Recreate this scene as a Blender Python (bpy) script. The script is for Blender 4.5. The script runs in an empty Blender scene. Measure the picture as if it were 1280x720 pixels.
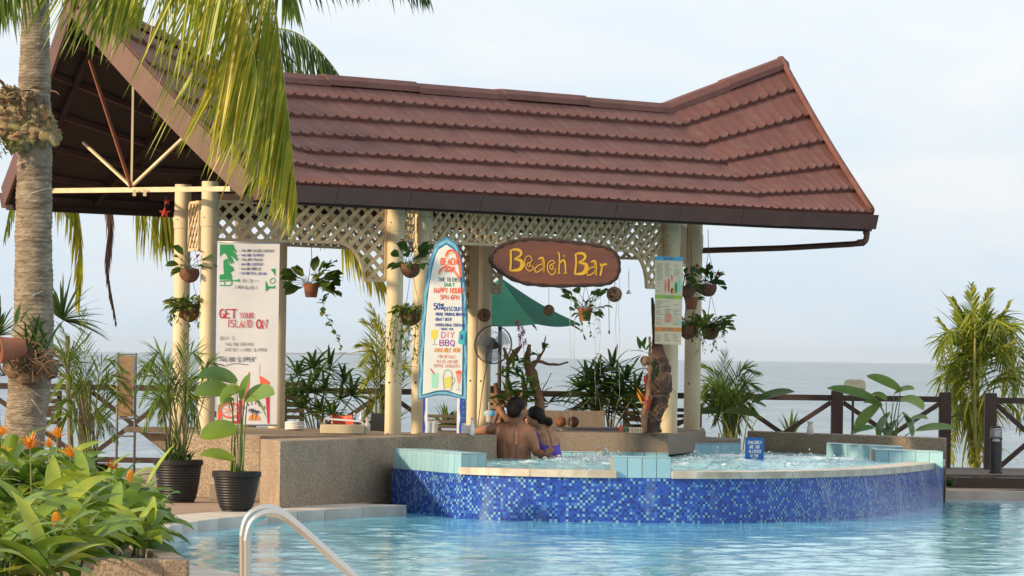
import bpy, bmesh, math, random
from mathutils import Vector, Matrix, noise
from mathutils.geometry import tessellate_polygon
V = Vector
random.seed(7)
R = math.radians
scene = bpy.context.scene
COL = scene.collection

# ------------------------------------------------------------------ camera
F = 5400.0                      # focal length in photo pixels (1280 wide)
CAMZ = 1.3
cd = bpy.data.cameras.new('camera'); cam = bpy.data.objects.new('camera', cd); COL.objects.link(cam)
cd.sensor_width = 36.0; cd.lens = F / 1280 * 36; cd.clip_end = 60000; cd.clip_start = 0.5
PITCH = math.atan(86.5 / F); ROLL = 0.0143
CM = Matrix.Rotation(math.pi / 2 + PITCH, 4, 'X') @ Matrix.Rotation(ROLL, 4, 'Z')
cam.matrix_world = Matrix.Translation((0, 0, CAMZ)) @ CM
scene.camera = cam
C3 = CM.to_3x3()

# ------------------------------------------------------------------ light
SUN = V((-0.80, -0.43, 0.36)).normalized()
sd = bpy.data.lights.new('sun', 'SUN'); sd.energy = 4.9; sd.angle = R(2.0); sd.color = (1.0, 0.78, 0.50)
so = bpy.data.objects.new('sun', sd); COL.objects.link(so)
so.rotation_euler = SUN.to_track_quat('Z', 'Y').to_euler(); so.location = (-20, -10, 20)
w = bpy.data.worlds.new('World'); scene.world = w; w.use_nodes = True
nt = w.node_tree; nt.nodes.clear()
out = nt.nodes.new('ShaderNodeOutputWorld'); bg = nt.nodes.new('ShaderNodeBackground')
sky = nt.nodes.new('ShaderNodeTexSky'); sky.sky_type = 'NISHITA'; sky.sun_disc = False
sky.sun_elevation = math.asin(SUN.z); sky.sun_rotation = math.atan2(SUN.x, SUN.y)
sky.air_density = 1.0; sky.dust_density = 1.5; sky.ozone_density = 1.5
bg.inputs[1].default_value = 0.11
tc = nt.nodes.new('ShaderNodeTexCoord'); mp = nt.nodes.new('ShaderNodeMapping'); mp.inputs['Scale'].default_value = (7, 7, 22)
nz = nt.nodes.new('ShaderNodeTexNoise'); nz.inputs['Scale'].default_value = 2.2; nz.inputs['Detail'].default_value = 6; nz.inputs['Roughness'].default_value = 0.55
rp = nt.nodes.new('ShaderNodeValToRGB'); rp.color_ramp.elements[0].position = 0.42; rp.color_ramp.elements[1].position = 0.72
rp.color_ramp.elements[0].color = (7.75, 8.5, 9.1, 1); rp.color_ramp.elements[1].color = (9.25, 9.1, 9.0, 1)
# thin overcast: pale veil over the physical sky, cloud streaks in it
sep = nt.nodes.new('ShaderNodeSeparateXYZ'); hr = nt.nodes.new('ShaderNodeMapRange')
hr.inputs[1].default_value = 0.0; hr.inputs[2].default_value = 0.09; hr.inputs[3].default_value = 0.0; hr.inputs[4].default_value = 1.0
hc = nt.nodes.new('ShaderNodeMix'); hc.data_type = 'RGBA'; hc.blend_type = 'MULTIPLY'; hc.inputs[0].default_value = 1.0
hcol = nt.nodes.new('ShaderNodeMix'); hcol.data_type = 'RGBA'; hcol.inputs[6].default_value = (0.80, 0.87, 0.94, 1); hcol.inputs[7].default_value = (1.0, 1.0, 1.0, 1)
mx = nt.nodes.new('ShaderNodeMix'); mx.data_type = 'RGBA'; mx.inputs[0].default_value = 0.88
L = nt.links.new
L(tc.outputs['Generated'], mp.inputs[0]); L(mp.outputs[0], nz.inputs[0]); L(nz.outputs[0], rp.inputs[0])
L(tc.outputs['Generated'], sep.inputs[0]); L(sep.outputs[2], hr.inputs[0]); L(hr.outputs[0], hcol.inputs[0])
L(rp.outputs[0], hc.inputs[6]); L(hcol.outputs[2], hc.inputs[7])
L(sky.outputs[0], mx.inputs[6]); L(hc.outputs[2], mx.inputs[7]); L(mx.outputs[2], bg.inputs[0]); L(bg.outputs[0], out.inputs[0])
scene.view_settings.view_transform = 'Standard'; scene.view_settings.look = 'None'
scene.view_settings.exposure = 0.12; scene.view_settings.gamma = 1.0
scene.render.film_transparent = False
try:
    scene.cycles.use_denoising = True
    scene.cycles.max_bounces = 8; scene.cycles.transparent_max_bounces = 12
    scene.cycles.diffuse_bounces = 4; scene.cycles.glossy_bounces = 3
except Exception:
    pass

# ------------------------------------------------------------------ helpers
def ray(px, py):
    return C3 @ V((px - 640, -(py - 360), -F))
def A(px, py, Y):
    d = ray(px, py); return V((0, 0, CAMZ)) + d * (Y / d.y)
def G(px, py, z):
    d = ray(px, py); return V((0, 0, CAMZ)) + d * ((z - CAMZ) / d.z)
def m_(px, Y):                  # pixels to metres at a depth
    return px * Y / F
def X_(px, Y, z=1.3):           # x world for a photo column at depth Y
    return A(px, 446 + (px - 640) * 0.0143 - (z - 1.3) * F / Y, Y).x
def yz(py, px, Y):              # z for a photo row
    return A(px, py, Y).z
def rnd(a, b): return random.uniform(a, b)

WPOS = {}
class M:
    def __init__(s): s.v = []; s.f = []; s.t = []; s.uv = None; s.tint = 0.5
    def add(s, vs, fs, tint=None):
        o = len(s.v); s.v += [V(x) for x in vs]; s.f += [tuple(i + o for i in f) for f in fs]
        s.t += [s.tint if tint is None else tint] * len(vs); return s
    def box(s, c, size, rz=0, tint=None, mat=None):
        x, y, z = [k / 2 for k in size]
        m = mat or Matrix.Rotation(rz, 3, 'Z')
        vs = [V(c) + m @ V(p) for p in ((-x, -y, -z), (x, -y, -z), (x, y, -z), (-x, y, -z), (-x, -y, z), (x, -y, z), (x, y, z), (-x, y, z))]
        return s.add(vs, [(0, 3, 2, 1), (4, 5, 6, 7), (0, 1, 5, 4), (1, 2, 6, 5), (2, 3, 7, 6), (3, 0, 4, 7)], tint)
    def bar(s, a, b, wd, ht, up=V((0, 0, 1)), tint=None):
        a = V(a); b = V(b); d = b - a; ln = d.length
        if ln < 1e-6: return s
        d.normalize(); sd_ = d.cross(up)
        if sd_.length < 1e-4: sd_ = d.cross(V((0, 1, 0)))
        sd_.normalize(); u = sd_.cross(d).normalized()
        m = Matrix((d, sd_, u)).transposed()
        return s.box((a + b) / 2, (ln, wd, ht), mat=m, tint=tint)
    def tube(s, pts, r, n=8, tint=None, cap=True, closed=False):
        pts = [V(p) for p in pts]; k = len(pts)
        rs = r if isinstance(r, (list, tuple)) else [r] * k
        vs = []; fs = []; prev = None
        for i, p in enumerate(pts):
            if closed: d = pts[(i + 1) % k] - pts[i - 1]
            else: d = pts[min(i + 1, k - 1)] - pts[max(i - 1, 0)]
            if d.length < 1e-9: d = V((0, 0, 1))
            d.normalize()
            if prev is None:
                a = d.cross(V((0, 0, 1)));
                if a.length < 0.1: a = d.cross(V((1, 0, 0)))
            else:
                a = prev - d * prev.dot(d)
                if a.length < 1e-6: a = d.cross(V((1, 0, 0)))
            a.normalize(); prev = a; b = d.cross(a)
            for j in range(n):
                an = 2 * math.pi * j / n
                vs.append(p + (a * math.cos(an) + b * math.sin(an)) * rs[i])
        for i in range(k if closed else k - 1):
            for j in range(n):
                i2 = (i + 1) % k
                fs.append((i * n + j, i * n + (j + 1) % n, i2 * n + (j + 1) % n, i2 * n + j))
        if cap and not closed:
            fs.append(tuple(range(n - 1, -1, -1))); fs.append(tuple((k - 1) * n + j for j in range(n)))
        return s.add(vs, fs, tint)
    def lathe(s, prof, c, n=20, axis=None, tint=None, sx=1, sy=1):
        c = V(c); vs = []; fs = []; k = len(prof)
        m = axis.to_track_quat('Z', 'Y').to_matrix() if axis is not None else Matrix.Identity(3)
        for (r, z) in prof:
            for j in range(n):
                an = 2 * math.pi * j / n
                vs.append(c + m @ V((r * math.cos(an) * sx, r * math.sin(an) * sy, z)))
        for i in range(k - 1):
            for j in range(n):
                fs.append((i * n + j, i * n + (j + 1) % n, (i + 1) * n + (j + 1) % n, (i + 1) * n + j))
        if prof[0][0] > 1e-5: fs.append(tuple(range(n - 1, -1, -1)))
        if prof[-1][0] > 1e-5: fs.append(tuple((k - 1) * n + j for j in range(n)))
        return s.add(vs, fs, tint)
    def ball(s, c, r, nu=12, nv=8, scale=(1, 1, 1), mat=None, bump=0, freq=3, tint=None):
        c = V(c); vs = []; fs = []
        for i in range(nv + 1):
            th = math.pi * i / nv
            for j in range(nu):
                ph = 2 * math.pi * j / nu
                p = V((math.sin(th) * math.cos(ph), math.sin(th) * math.sin(ph), math.cos(th)))
                q = V((p.x * scale[0], p.y * scale[1], p.z * scale[2])) * r
                if bump: q *= 1 + bump * noise.noise(p * freq + c * 3.1)
                if mat is not None: q = mat @ q
                vs.append(c + q)
        for i in range(nv):
            for j in range(nu):
                fs.append((i * nu + j, (i + 1) * nu + j, (i + 1) * nu + (j + 1) % nu, i * nu + (j + 1) % nu))
        return s.add(vs, fs, tint)
    def poly(s, pts, tint=None):                    # flat, possibly concave
        pts = [V(p) for p in pts]
        tr = tessellate_polygon([pts]); return s.add(pts, [tuple(t) for t in tr], tint)
    def slab(s, pts, off, tint=None):               # polygon extruded by vector off
        pts = [V(p) for p in pts]; off = V(off); n = len(pts)
        tr = [tuple(t) for t in tessellate_polygon([pts])]
        vs = pts + [p + off for p in pts]
        fs = tr + [tuple(i + n for i in reversed(t)) for t in tr]
        fs += [(i, (i + 1) % n, (i + 1) % n + n, i + n) for i in range(n)]
        return s.add(vs, fs, tint)
    def grid(s, fn, nu, nv, tint=None):
        vs = [fn(i / nu, j / nv) for j in range(nv + 1) for i in range(nu + 1)]
        fs = [(j * (nu + 1) + i, j * (nu + 1) + i + 1, (j + 1) * (nu + 1) + i + 1, (j + 1) * (nu + 1) + i) for j in range(nv) for i in range(nu)]
        return s.add(vs, fs, tint)
    def build(s, name, mat, parent=None, smooth=False, bevel=0, fixn=True, origin=None, autosm=None):
        if not s.v: return None
        if origin is None:
            xs = [p.x for p in s.v]; ys = [p.y for p in s.v]; zs = [p.z for p in s.v]
            c = V(((min(xs) + max(xs)) / 2, (min(ys) + max(ys)) / 2, min(zs)))
        else: c = V(origin)
        me = bpy.data.meshes.new(name)
        me.from_pydata([p - c for p in s.v], [], s.f)
        at = me.attributes.new('tint', 'FLOAT', 'POINT'); at.data.foreach_set('value', s.t)
        if s.uv:
            ul = me.uv_layers.new(name='UVMap')
            for lp in me.loops: ul.data[lp.index].uv = s.uv[lp.vertex_index]
        if fixn:
            bm = bmesh.new(); bm.from_mesh(me); bmesh.ops.recalc_face_normals(bm, faces=bm.faces); bm.to_mesh(me); bm.free()
        me.materials.append(mat)
        if smooth:
            me.shade_smooth()
            if autosm: me.set_sharp_from_angle(angle=R(autosm))
        o = bpy.data.objects.new(name, me); COL.objects.link(o)
        if bevel:
            b = o.modifiers.new('bevel', 'BEVEL'); b.width = bevel; b.segments = 2; b.limit_method = 'ANGLE'; b.angle_limit = R(40)
        place(o, c, parent)
        return o

def place(o, c, parent=None):
    WPOS[o.name] = V(c)
    if parent is not None:
        o.parent = parent; o.location = V(c) - WPOS[parent.name]
    else: o.location = V(c)

def thing(name, loc, label, cat, group=None):
    o = bpy.data.objects.new(name, None); COL.objects.link(o); o.empty_display_size = 0.1
    place(o, loc); tag(o, label, cat, group); return o
def tag(o, label=None, cat=None, group=None, kind=None):
    if label: o['label'] = label
    if cat: o['category'] = cat
    if group: o['group'] = group
    if kind: o['kind'] = kind
    return o
def struct(o): o['kind'] = 'structure'; return o

# ---- materials
def mat(name, c1, c2=None, rough=0.6, scale=8, bump=0.0, bscale=None, spec=0.5, metal=0, detail=5, stretch=(1, 1, 1),
        tint=None, trans=0.0, c3=None, lo=0.35, hi=0.65, coat=0, sss=0, coord='Object', bdist=0.01, dirt=None):
    m = bpy.data.materials.new(name); m.use_nodes = True
    nt = m.node_tree; b = nt.nodes['Principled BSDF']; L = nt.links.new
    b.inputs['Roughness'].default_value = rough; b.inputs['Metallic'].default_value = metal
    b.inputs['Specular IOR Level'].default_value = spec
    if coat: b.inputs['Coat Weight'].default_value = coat
    if sss:
        b.inputs['Subsurface Weight'].default_value = sss; b.inputs['Subsurface Radius'].default_value = (0.02, 0.008, 0.004); b.inputs['Subsurface Scale'].default_value = 1.0
    c1 = tuple(c1) + (1,); c2 = (tuple(c2) + (1,)) if c2 else c1
    tcn = nt.nodes.new('ShaderNodeTexCoord'); mpn = nt.nodes.new('ShaderNodeMapping'); mpn.inputs['Scale'].default_value = stretch
    L(tcn.outputs[coord], mpn.inputs[0])
    n1 = nt.nodes.new('ShaderNodeTexNoise'); n1.inputs['Scale'].default_value = scale; n1.inputs['Detail'].default_value = detail
    L(mpn.outputs[0], n1.inputs[0])
    mr = nt.nodes.new('ShaderNodeMapRange'); mr.inputs[1].default_value = lo; mr.inputs[2].default_value = hi; L(n1.outputs[0], mr.inputs[0])
    mxn = nt.nodes.new('ShaderNodeMix'); mxn.data_type = 'RGBA'; mxn.inputs[6].default_value = c1; mxn.inputs[7].default_value = c2
    L(mr.outputs[0], mxn.inputs[0]); colr = mxn.outputs[2]
    if tint:
        at = nt.nodes.new('ShaderNodeAttribute'); at.attribute_name = 'tint'
        rm = nt.nodes.new('ShaderNodeValToRGB'); el = rm.color_ramp.elements
        while len(el) < len(tint): el.new(0.5)
        for i, tcx in enumerate(tint):
            el[i].position = i / (len(tint) - 1); el[i].color = tuple(tcx) + (1,)
        L(at.outputs['Fac'], rm.inputs[0])
        mz = nt.nodes.new('ShaderNodeMix'); mz.data_type = 'RGBA'; mz.blend_type = 'MULTIPLY'; mz.inputs[0].default_value = 1
        L(rm.outputs[0], mz.inputs[6]); L(colr, mz.inputs[7]); colr = mz.outputs[2]
    if dirt:
        n3 = nt.nodes.new('ShaderNodeTexNoise'); n3.inputs['Scale'].default_value = dirt[1]; n3.inputs['Detail'].default_value = 6
        mp3 = nt.nodes.new('ShaderNodeMapping'); mp3.inputs['Scale'].default_value = dirt[3] if len(dirt) > 3 else (1, 1, 1)
        L(tcn.outputs[coord], mp3.inputs[0]); L(mp3.outputs[0], n3.inputs[0])
        r3 = nt.nodes.new('ShaderNodeMapRange'); r3.inputs[1].default_value = 0.45; r3.inputs[2].default_value = 0.75; r3.inputs[4].default_value = dirt[2]; L(n3.outputs[0], r3.inputs[0])
        m3 = nt.nodes.new('ShaderNodeMix'); m3.data_type = 'RGBA'; m3.inputs[7].default_value = tuple(dirt[0]) + (1,)
        L(r3.outputs[0], m3.inputs[0]); L(colr, m3.inputs[6]); colr = m3.outputs[2]
    L(colr, b.inputs['Base Color'])
    if bump:
        n2 = nt.nodes.new('ShaderNodeTexNoise'); n2.inputs['Scale'].default_value = bscale or scale * 4; n2.inputs['Detail'].default_value = 4
        L(mpn.outputs[0], n2.inputs[0])
        bp = nt.nodes.new('ShaderNodeBump'); bp.inputs['Strength'].default_value = bump; bp.inputs['Distance'].default_value = bdist
        L(n2.outputs[0], bp.inputs['Height']); L(bp.outputs[0], b.inputs['Normal'])
    if trans:
        o = nt.nodes['Material Output']; tr = nt.nodes.new('ShaderNodeBsdfTranslucent'); ms = nt.nodes.new('ShaderNodeMixShader')
        ms.inputs[0].default_value = trans; L(colr, tr.inputs[0]); L(b.outputs[0], ms.inputs[1]); L(tr.outputs[0], ms.inputs[2]); L(ms.outputs[0], o.inputs[0])
    return m

LEAFN = dict(rough=0.42, scale=14, trans=0.35, spec=0.4)
MT = {}
MT['cream'] = mat('cream_paint', (0.68, 0.565, 0.37), (0.60, 0.49, 0.31), rough=0.5, scale=3, dirt=((0.35, 0.28, 0.18), 5, 0.5, (1, 1, .25)))
MT['lattice'] = mat('lattice_paint', (0.68, 0.52, 0.31), (0.57, 0.43, 0.26), rough=0.55, scale=6)
MT['tile'] = mat('roof_tile', (0.152, 0.052, 0.037), (0.118, 0.039, 0.028), rough=0.65, scale=2.2, bump=0.4, bscale=70, spec=0.45, tint=[(0.85, 0.8, 0.8), (1, 1, 1), (1.12, 1.1, 1.1)], dirt=((0.19, 0.10, 0.085), 6, 0.5, (1, 1, 1)), coord='Object', bdist=0.004)
MT['brown'] = mat('brown_metal', (0.105, 0.040, 0.030), (0.075, 0.030, 0.024), rough=0.45, scale=4, dirt=((0.05, 0.025, 0.02), 3, 0.6))
MT['barge'] = mat('barge_paint', (0.125, 0.050, 0.033), (0.10, 0.04, 0.027), rough=0.5, scale=4)
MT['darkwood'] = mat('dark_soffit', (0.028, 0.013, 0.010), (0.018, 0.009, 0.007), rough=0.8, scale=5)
MT['fence'] = mat('fence_stain', (0.065, 0.036, 0.024), (0.042, 0.023, 0.016), rough=0.6, scale=9, stretch=(1, 1, 1), bump=.2)
MT['rust'] = mat('primer_steel', (0.28, 0.09, 0.045), (0.2, 0.07, 0.04), rough=0.6, scale=6)
MT['agg'] = mat('exposed_aggregate', (0.42, 0.32, 0.22), (0.21, 0.155, 0.105), rough=0.8, scale=65, bump=0.7, bscale=110, lo=.38, hi=.62, detail=3, dirt=((0.17, 0.115, 0.075), 2.3, 0.65), bdist=0.006)
MT['aggd'] = mat('aggregate_plain', (0.27, 0.21, 0.16), (0.20, 0.15, 0.115), rough=0.8, scale=60, bump=0.4, bscale=110)
MT['deck'] = mat('deck_aggregate', (0.40, 0.275, 0.185), (0.31, 0.205, 0.14), rough=0.8, scale=40, bump=0.4, bscale=120, coord='Object', dirt=((0.26, 0.17, 0.12), 0.9, 0.6))
MT['coping'] = mat('white_coping', (0.62, 0.55, 0.48), (0.5, 0.44, 0.38), rough=0.55, scale=5, dirt=((0.33, 0.27, 0.2), 3, 0.5))
MT['coping2'] = mat('spa_coping', (0.60, 0.53, 0.43), (0.46, 0.38, 0.29), rough=0.4, scale=9, dirt=((0.30, 0.22, 0.15), 7, 0.5))
MT['bluetile'] = mat('pale_blue_tile', (0.30, 0.50, 0.57), (0.26, 0.46, 0.53), rough=0.25, scale=8, tint=[(0.9, .93, .95), (1, 1, 1), (1.12, 1.06, 1.04)])
MT['grout'] = mat('grout', (0.30, 0.30, 0.26), (0.2, 0.2, 0.17), rough=0.9, scale=30)
MT['steel'] = mat('stainless', (0.62, 0.58, 0.52), rough=0.24, metal=1.0)
MT['grey'] = mat('grey_metal', (0.20, 0.20, 0.20), (0.16, 0.16, 0.16), rough=0.5, scale=10)
MT['dgrey'] = mat('dark_grey', (0.035, 0.036, 0.038), (0.025, 0.025, 0.027), rough=0.4, scale=10)
MT['alu'] = mat('aluminium', (0.42, 0.42, 0.42), rough=0.4, metal=0.7)
MT['pot'] = mat('black_pot', (0.007, 0.0065, 0.0065), (0.013, 0.011, 0.010), rough=0.5, spec=.35, scale=12)
MT['terra'] = mat('terracotta', (0.33, 0.125, 0.065), (0.26, 0.09, 0.05), rough=0.8, scale=10, bump=.2)
MT['coco'] = mat('coconut_husk', (0.20, 0.085, 0.045), (0.11, 0.045, 0.027), rough=0.85, scale=30, bump=0.6, stretch=(1, 1, .3))
MT['soil'] = mat('soil', (0.05, 0.033, 0.022), (0.03, 0.02, 0.014), rough=0.95, scale=30, bump=0.6)
MT['white'] = mat('white_paint', (0.74, 0.73, 0.71), (0.68, 0.67, 0.66), rough=0.5, scale=5)
MT['vinyl'] = mat('banner_vinyl', (0.70, 0.68, 0.68), (0.64, 0.62, 0.63), rough=0.35, scale=3)
MT['wire'] = mat('wire', (0.12, 0.10, 0.09), rough=0.5)
MT['cord'] = mat('pale_cord', (0.45, 0.43, 0.40), rough=0.8)
MT['canvas'] = mat('green_canvas', (0.015, 0.165, 0.135), (0.012, 0.135, 0.11), rough=0.8, scale=4, trans=0.3)
MT['rattan'] = mat('rattan', (0.27, 0.16, 0.085), (0.18, 0.10, 0.055), rough=0.7, scale=30)
MT['drift'] = mat('driftwood', (0.30, 0.155, 0.085), (0.15, 0.075, 0.042), rough=0.8, scale=16, stretch=(1, 1, .35), bump=0.7, bscale=30)
MT['driftd'] = mat('dark_driftwood', (0.10, 0.055, 0.036), (0.05, 0.028, 0.019), rough=0.8, scale=16, stretch=(1, 1, .3), bump=0.8, bscale=30)
MT['trunk'] = mat('palm_bark', (0.36, 0.29, 0.21), (0.20, 0.15, 0.105), rough=0.95, scale=12, stretch=(1, 1, 3.2), bump=1.0, bscale=26, bdist=.02, dirt=((0.10, 0.075, 0.05), 7, 0.8, (.8, .8, 2.2)))
MT['fibre'] = mat('root_fibre', (0.24, 0.14, 0.075), (0.10, 0.06, 0.035), rough=0.9, scale=25, bump=0.9)
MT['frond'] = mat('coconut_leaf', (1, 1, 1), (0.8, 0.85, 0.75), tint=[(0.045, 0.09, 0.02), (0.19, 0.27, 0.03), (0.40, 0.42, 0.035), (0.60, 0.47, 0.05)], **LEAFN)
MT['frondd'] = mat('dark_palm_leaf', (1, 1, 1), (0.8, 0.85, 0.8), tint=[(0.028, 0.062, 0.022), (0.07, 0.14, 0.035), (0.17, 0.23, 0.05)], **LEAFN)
MT['deadleaf'] = mat('dead_frond', (0.16, 0.085, 0.055), (0.10, 0.05, 0.035), rough=0.9, scale=20)
MT['rachis'] = mat('frond_stem', (0.30, 0.27, 0.06), (0.22, 0.22, 0.05), rough=0.5, scale=10)
MT['areca'] = mat('areca_leaf', (1, 1, 1), (0.85, 0.9, 0.8), tint=[(0.045, 0.10, 0.025), (0.12, 0.21, 0.035), (0.28, 0.35, 0.05)], **LEAFN)
MT['lady'] = mat('fan_leaf', (1, 1, 1), (0.8, 0.9, 0.8), tint=[(0.028, 0.07, 0.02), (0.08, 0.16, 0.032), (0.19, 0.28, 0.05)], **LEAFN)
MT['heli'] = mat('heliconia_leaf', (1.05, 1.0, 1), (0.62, 0.74, 0.55), tint=[(0.06, 0.13, 0.02), (0.19, 0.30, 0.035), (0.40, 0.46, 0.05)], rough=0.35, scale=9, trans=0.35)
MT['bigleaf'] = mat('broad_leaf', (1, 1, 1), (0.85, 0.9, 0.8), tint=[(0.07, 0.14, 0.05), (0.17, 0.27, 0.09), (0.38, 0.48, 0.07)], rough=0.35, scale=9, trans=0.35)
MT['vine'] = mat('vine_leaf', (1, 1, 1), (0.8, 0.9, 0.7), tint=[(0.03, 0.08, 0.02), (0.10, 0.17, 0.03), (0.24, 0.26, 0.05)], **LEAFN)
MT['stemg'] = mat('green_stem', (0.20, 0.24, 0.05), (0.12, 0.15, 0.04), rough=0.5, scale=10)
MT['cane'] = mat('cane', (0.16, 0.14, 0.06), (0.10, 0.08, 0.04), rough=0.6, scale=10)
MT['orange'] = mat('orange_bract', (0.85, 0.36, 0.025), (0.78, 0.27, 0.02), rough=0.4, scale=8, trans=0.3)
MT['redf'] = mat('red_bract', (0.50, 0.04, 0.03), (0.4, 0.06, 0.03), rough=0.4, scale=8, trans=0.2)
MT['pinkf'] = mat('pink_orchid', (0.55, 0.14, 0.30), (0.5, 0.2, 0.35), rough=0.5, scale=8, trans=0.3)
MT['signwood'] = mat('sign_wood', (0.20, 0.062, 0.028), (0.12, 0.04, 0.024), rough=0.42, scale=3, stretch=(0.6, 1, 3), dirt=((0.09, 0.035, 0.024), 4, .6))
MT['yellow'] = mat('yellow_letter', (0.66, 0.36, 0.015), (0.6, 0.31, 0.015), rough=0.5, scale=9)
MT['rope'] = mat('dark_rope', (0.055, 0.026, 0.018), (0.03, 0.016, 0.012), rough=0.9, scale=60, bump=.5)
MT['sb_blue'] = mat('board_dark_blue', (0.035, 0.15, 0.26), (0.05, 0.21, 0.34), rough=0.4, scale=14)
MT['sb_light'] = mat('board_light_blue', (0.13, 0.36, 0.52), (0.24, 0.48, 0.62), rough=0.4, scale=18)
MT['sb_white'] = mat('board_white', (0.72, 0.70, 0.64), (0.68, 0.66, 0.60), rough=0.35, scale=3)
for nm, c in dict(ink=(0.06, 0.07, 0.12), inkblue=(0.03, 0.05, 0.30), red=(0.55, 0.03, 0.05), orangered=(0.80, 0.13, 0.06), green=(0.03, 0.30, 0.10), teal=(0.05, 0.42, 0.45),
                  pink=(0.75, 0.12, 0.25), salmon=(0.75, 0.30, 0.22), amber=(0.75, 0.42, 0.06), yellowp=(0.75, 0.62, 0.08), mint=(0.35, 0.68, 0.52), purple=(0.30, 0.06, 0.35),
                  skyblue=(0.10, 0.42, 0.70), lime=(0.35, 0.55, 0.08), signblue=(0.02, 0.14, 0.48), paper=(0.76, 0.66, 0.46), peach=(0.75, 0.55, 0.38), blackp=(0.02, 0.02, 0.02),
                  greyink=(0.28, 0.26, 0.24), orangep=(0.78, 0.28, 0.05), legblue=(0.04, 0.05, 0.42), palewhite=(0.75, 0.74, 0.72)).items():
    MT[nm] = mat(nm + '_print', c, tuple(x * .9 for x in c), rough=0.5, scale=10)
MT['plastic'] = mat('red_plastic', (0.62, 0.10, 0.05), rough=0.4)
MT['woodlt'] = mat('pale_wood', (0.36, 0.24, 0.14), (0.28, 0.18, 0.10), rough=0.6, scale=6, stretch=(1, 1, 4))
MT['woodgrey'] = mat('weathered_wood', (0.17, 0.13, 0.10), (0.11, 0.085, 0.07), rough=0.8, scale=8)
MT['bikini'] = mat('purple_fabric', (0.13, 0.06, 0.55), (0.10, 0.05, 0.45), rough=0.6, scale=30)
MT['skin'] = mat('tanned_skin', (0.36, 0.165, 0.085), (0.27, 0.115, 0.058), rough=0.42, scale=7, sss=0.12, bump=.15, bscale=40)
MT['skin2'] = mat('lighter_skin', (0.46, 0.25, 0.14), (0.39, 0.20, 0.11), rough=0.42, scale=7, sss=0.12)
MT['hair'] = mat('black_hair', (0.008, 0.006, 0.006), (0.018, 0.012, 0.010), spec=.2, rough=0.6, scale=20, stretch=(3, 3, .6), bump=0.6, bscale=50)
MT['foam'] = mat('foam', (0.78, 0.82, 0.84), (0.70, 0.77, 0.80), rough=0.5, scale=30, trans=0.3)

def glassy(name, col, alpha_mix=0.6, rough=0.05):
    m = bpy.data.materials.new(name); m.use_nodes = True; nt = m.node_tree; b = nt.nodes['Principled BSDF']
    b.inputs['Base Color'].default_value = tuple(col) + (1,); b.inputs['Roughness'].default_value = rough
    tr = nt.nodes.new('ShaderNodeBsdfTransparent'); tr.inputs[0].default_value = tuple(0.5 + 0.5 * c for c in col) + (1,)
    ms = nt.nodes.new('ShaderNodeMixShader'); ms.inputs[0].default_value = alpha_mix
    nt.links.new(tr.outputs[0], ms.inputs[1]); nt.links.new(b.outputs[0], ms.inputs[2]); nt.links.new(ms.outputs[0], nt.nodes['Material Output'].inputs[0])
    return m
MT['glass'] = glassy('clear_plastic', (0.7, 0.7, 0.68), 0.55)
MT['blade'] = glassy('fan_blade_plastic', (0.55, 0.62, 0.66), 0.5, 0.15)

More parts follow.
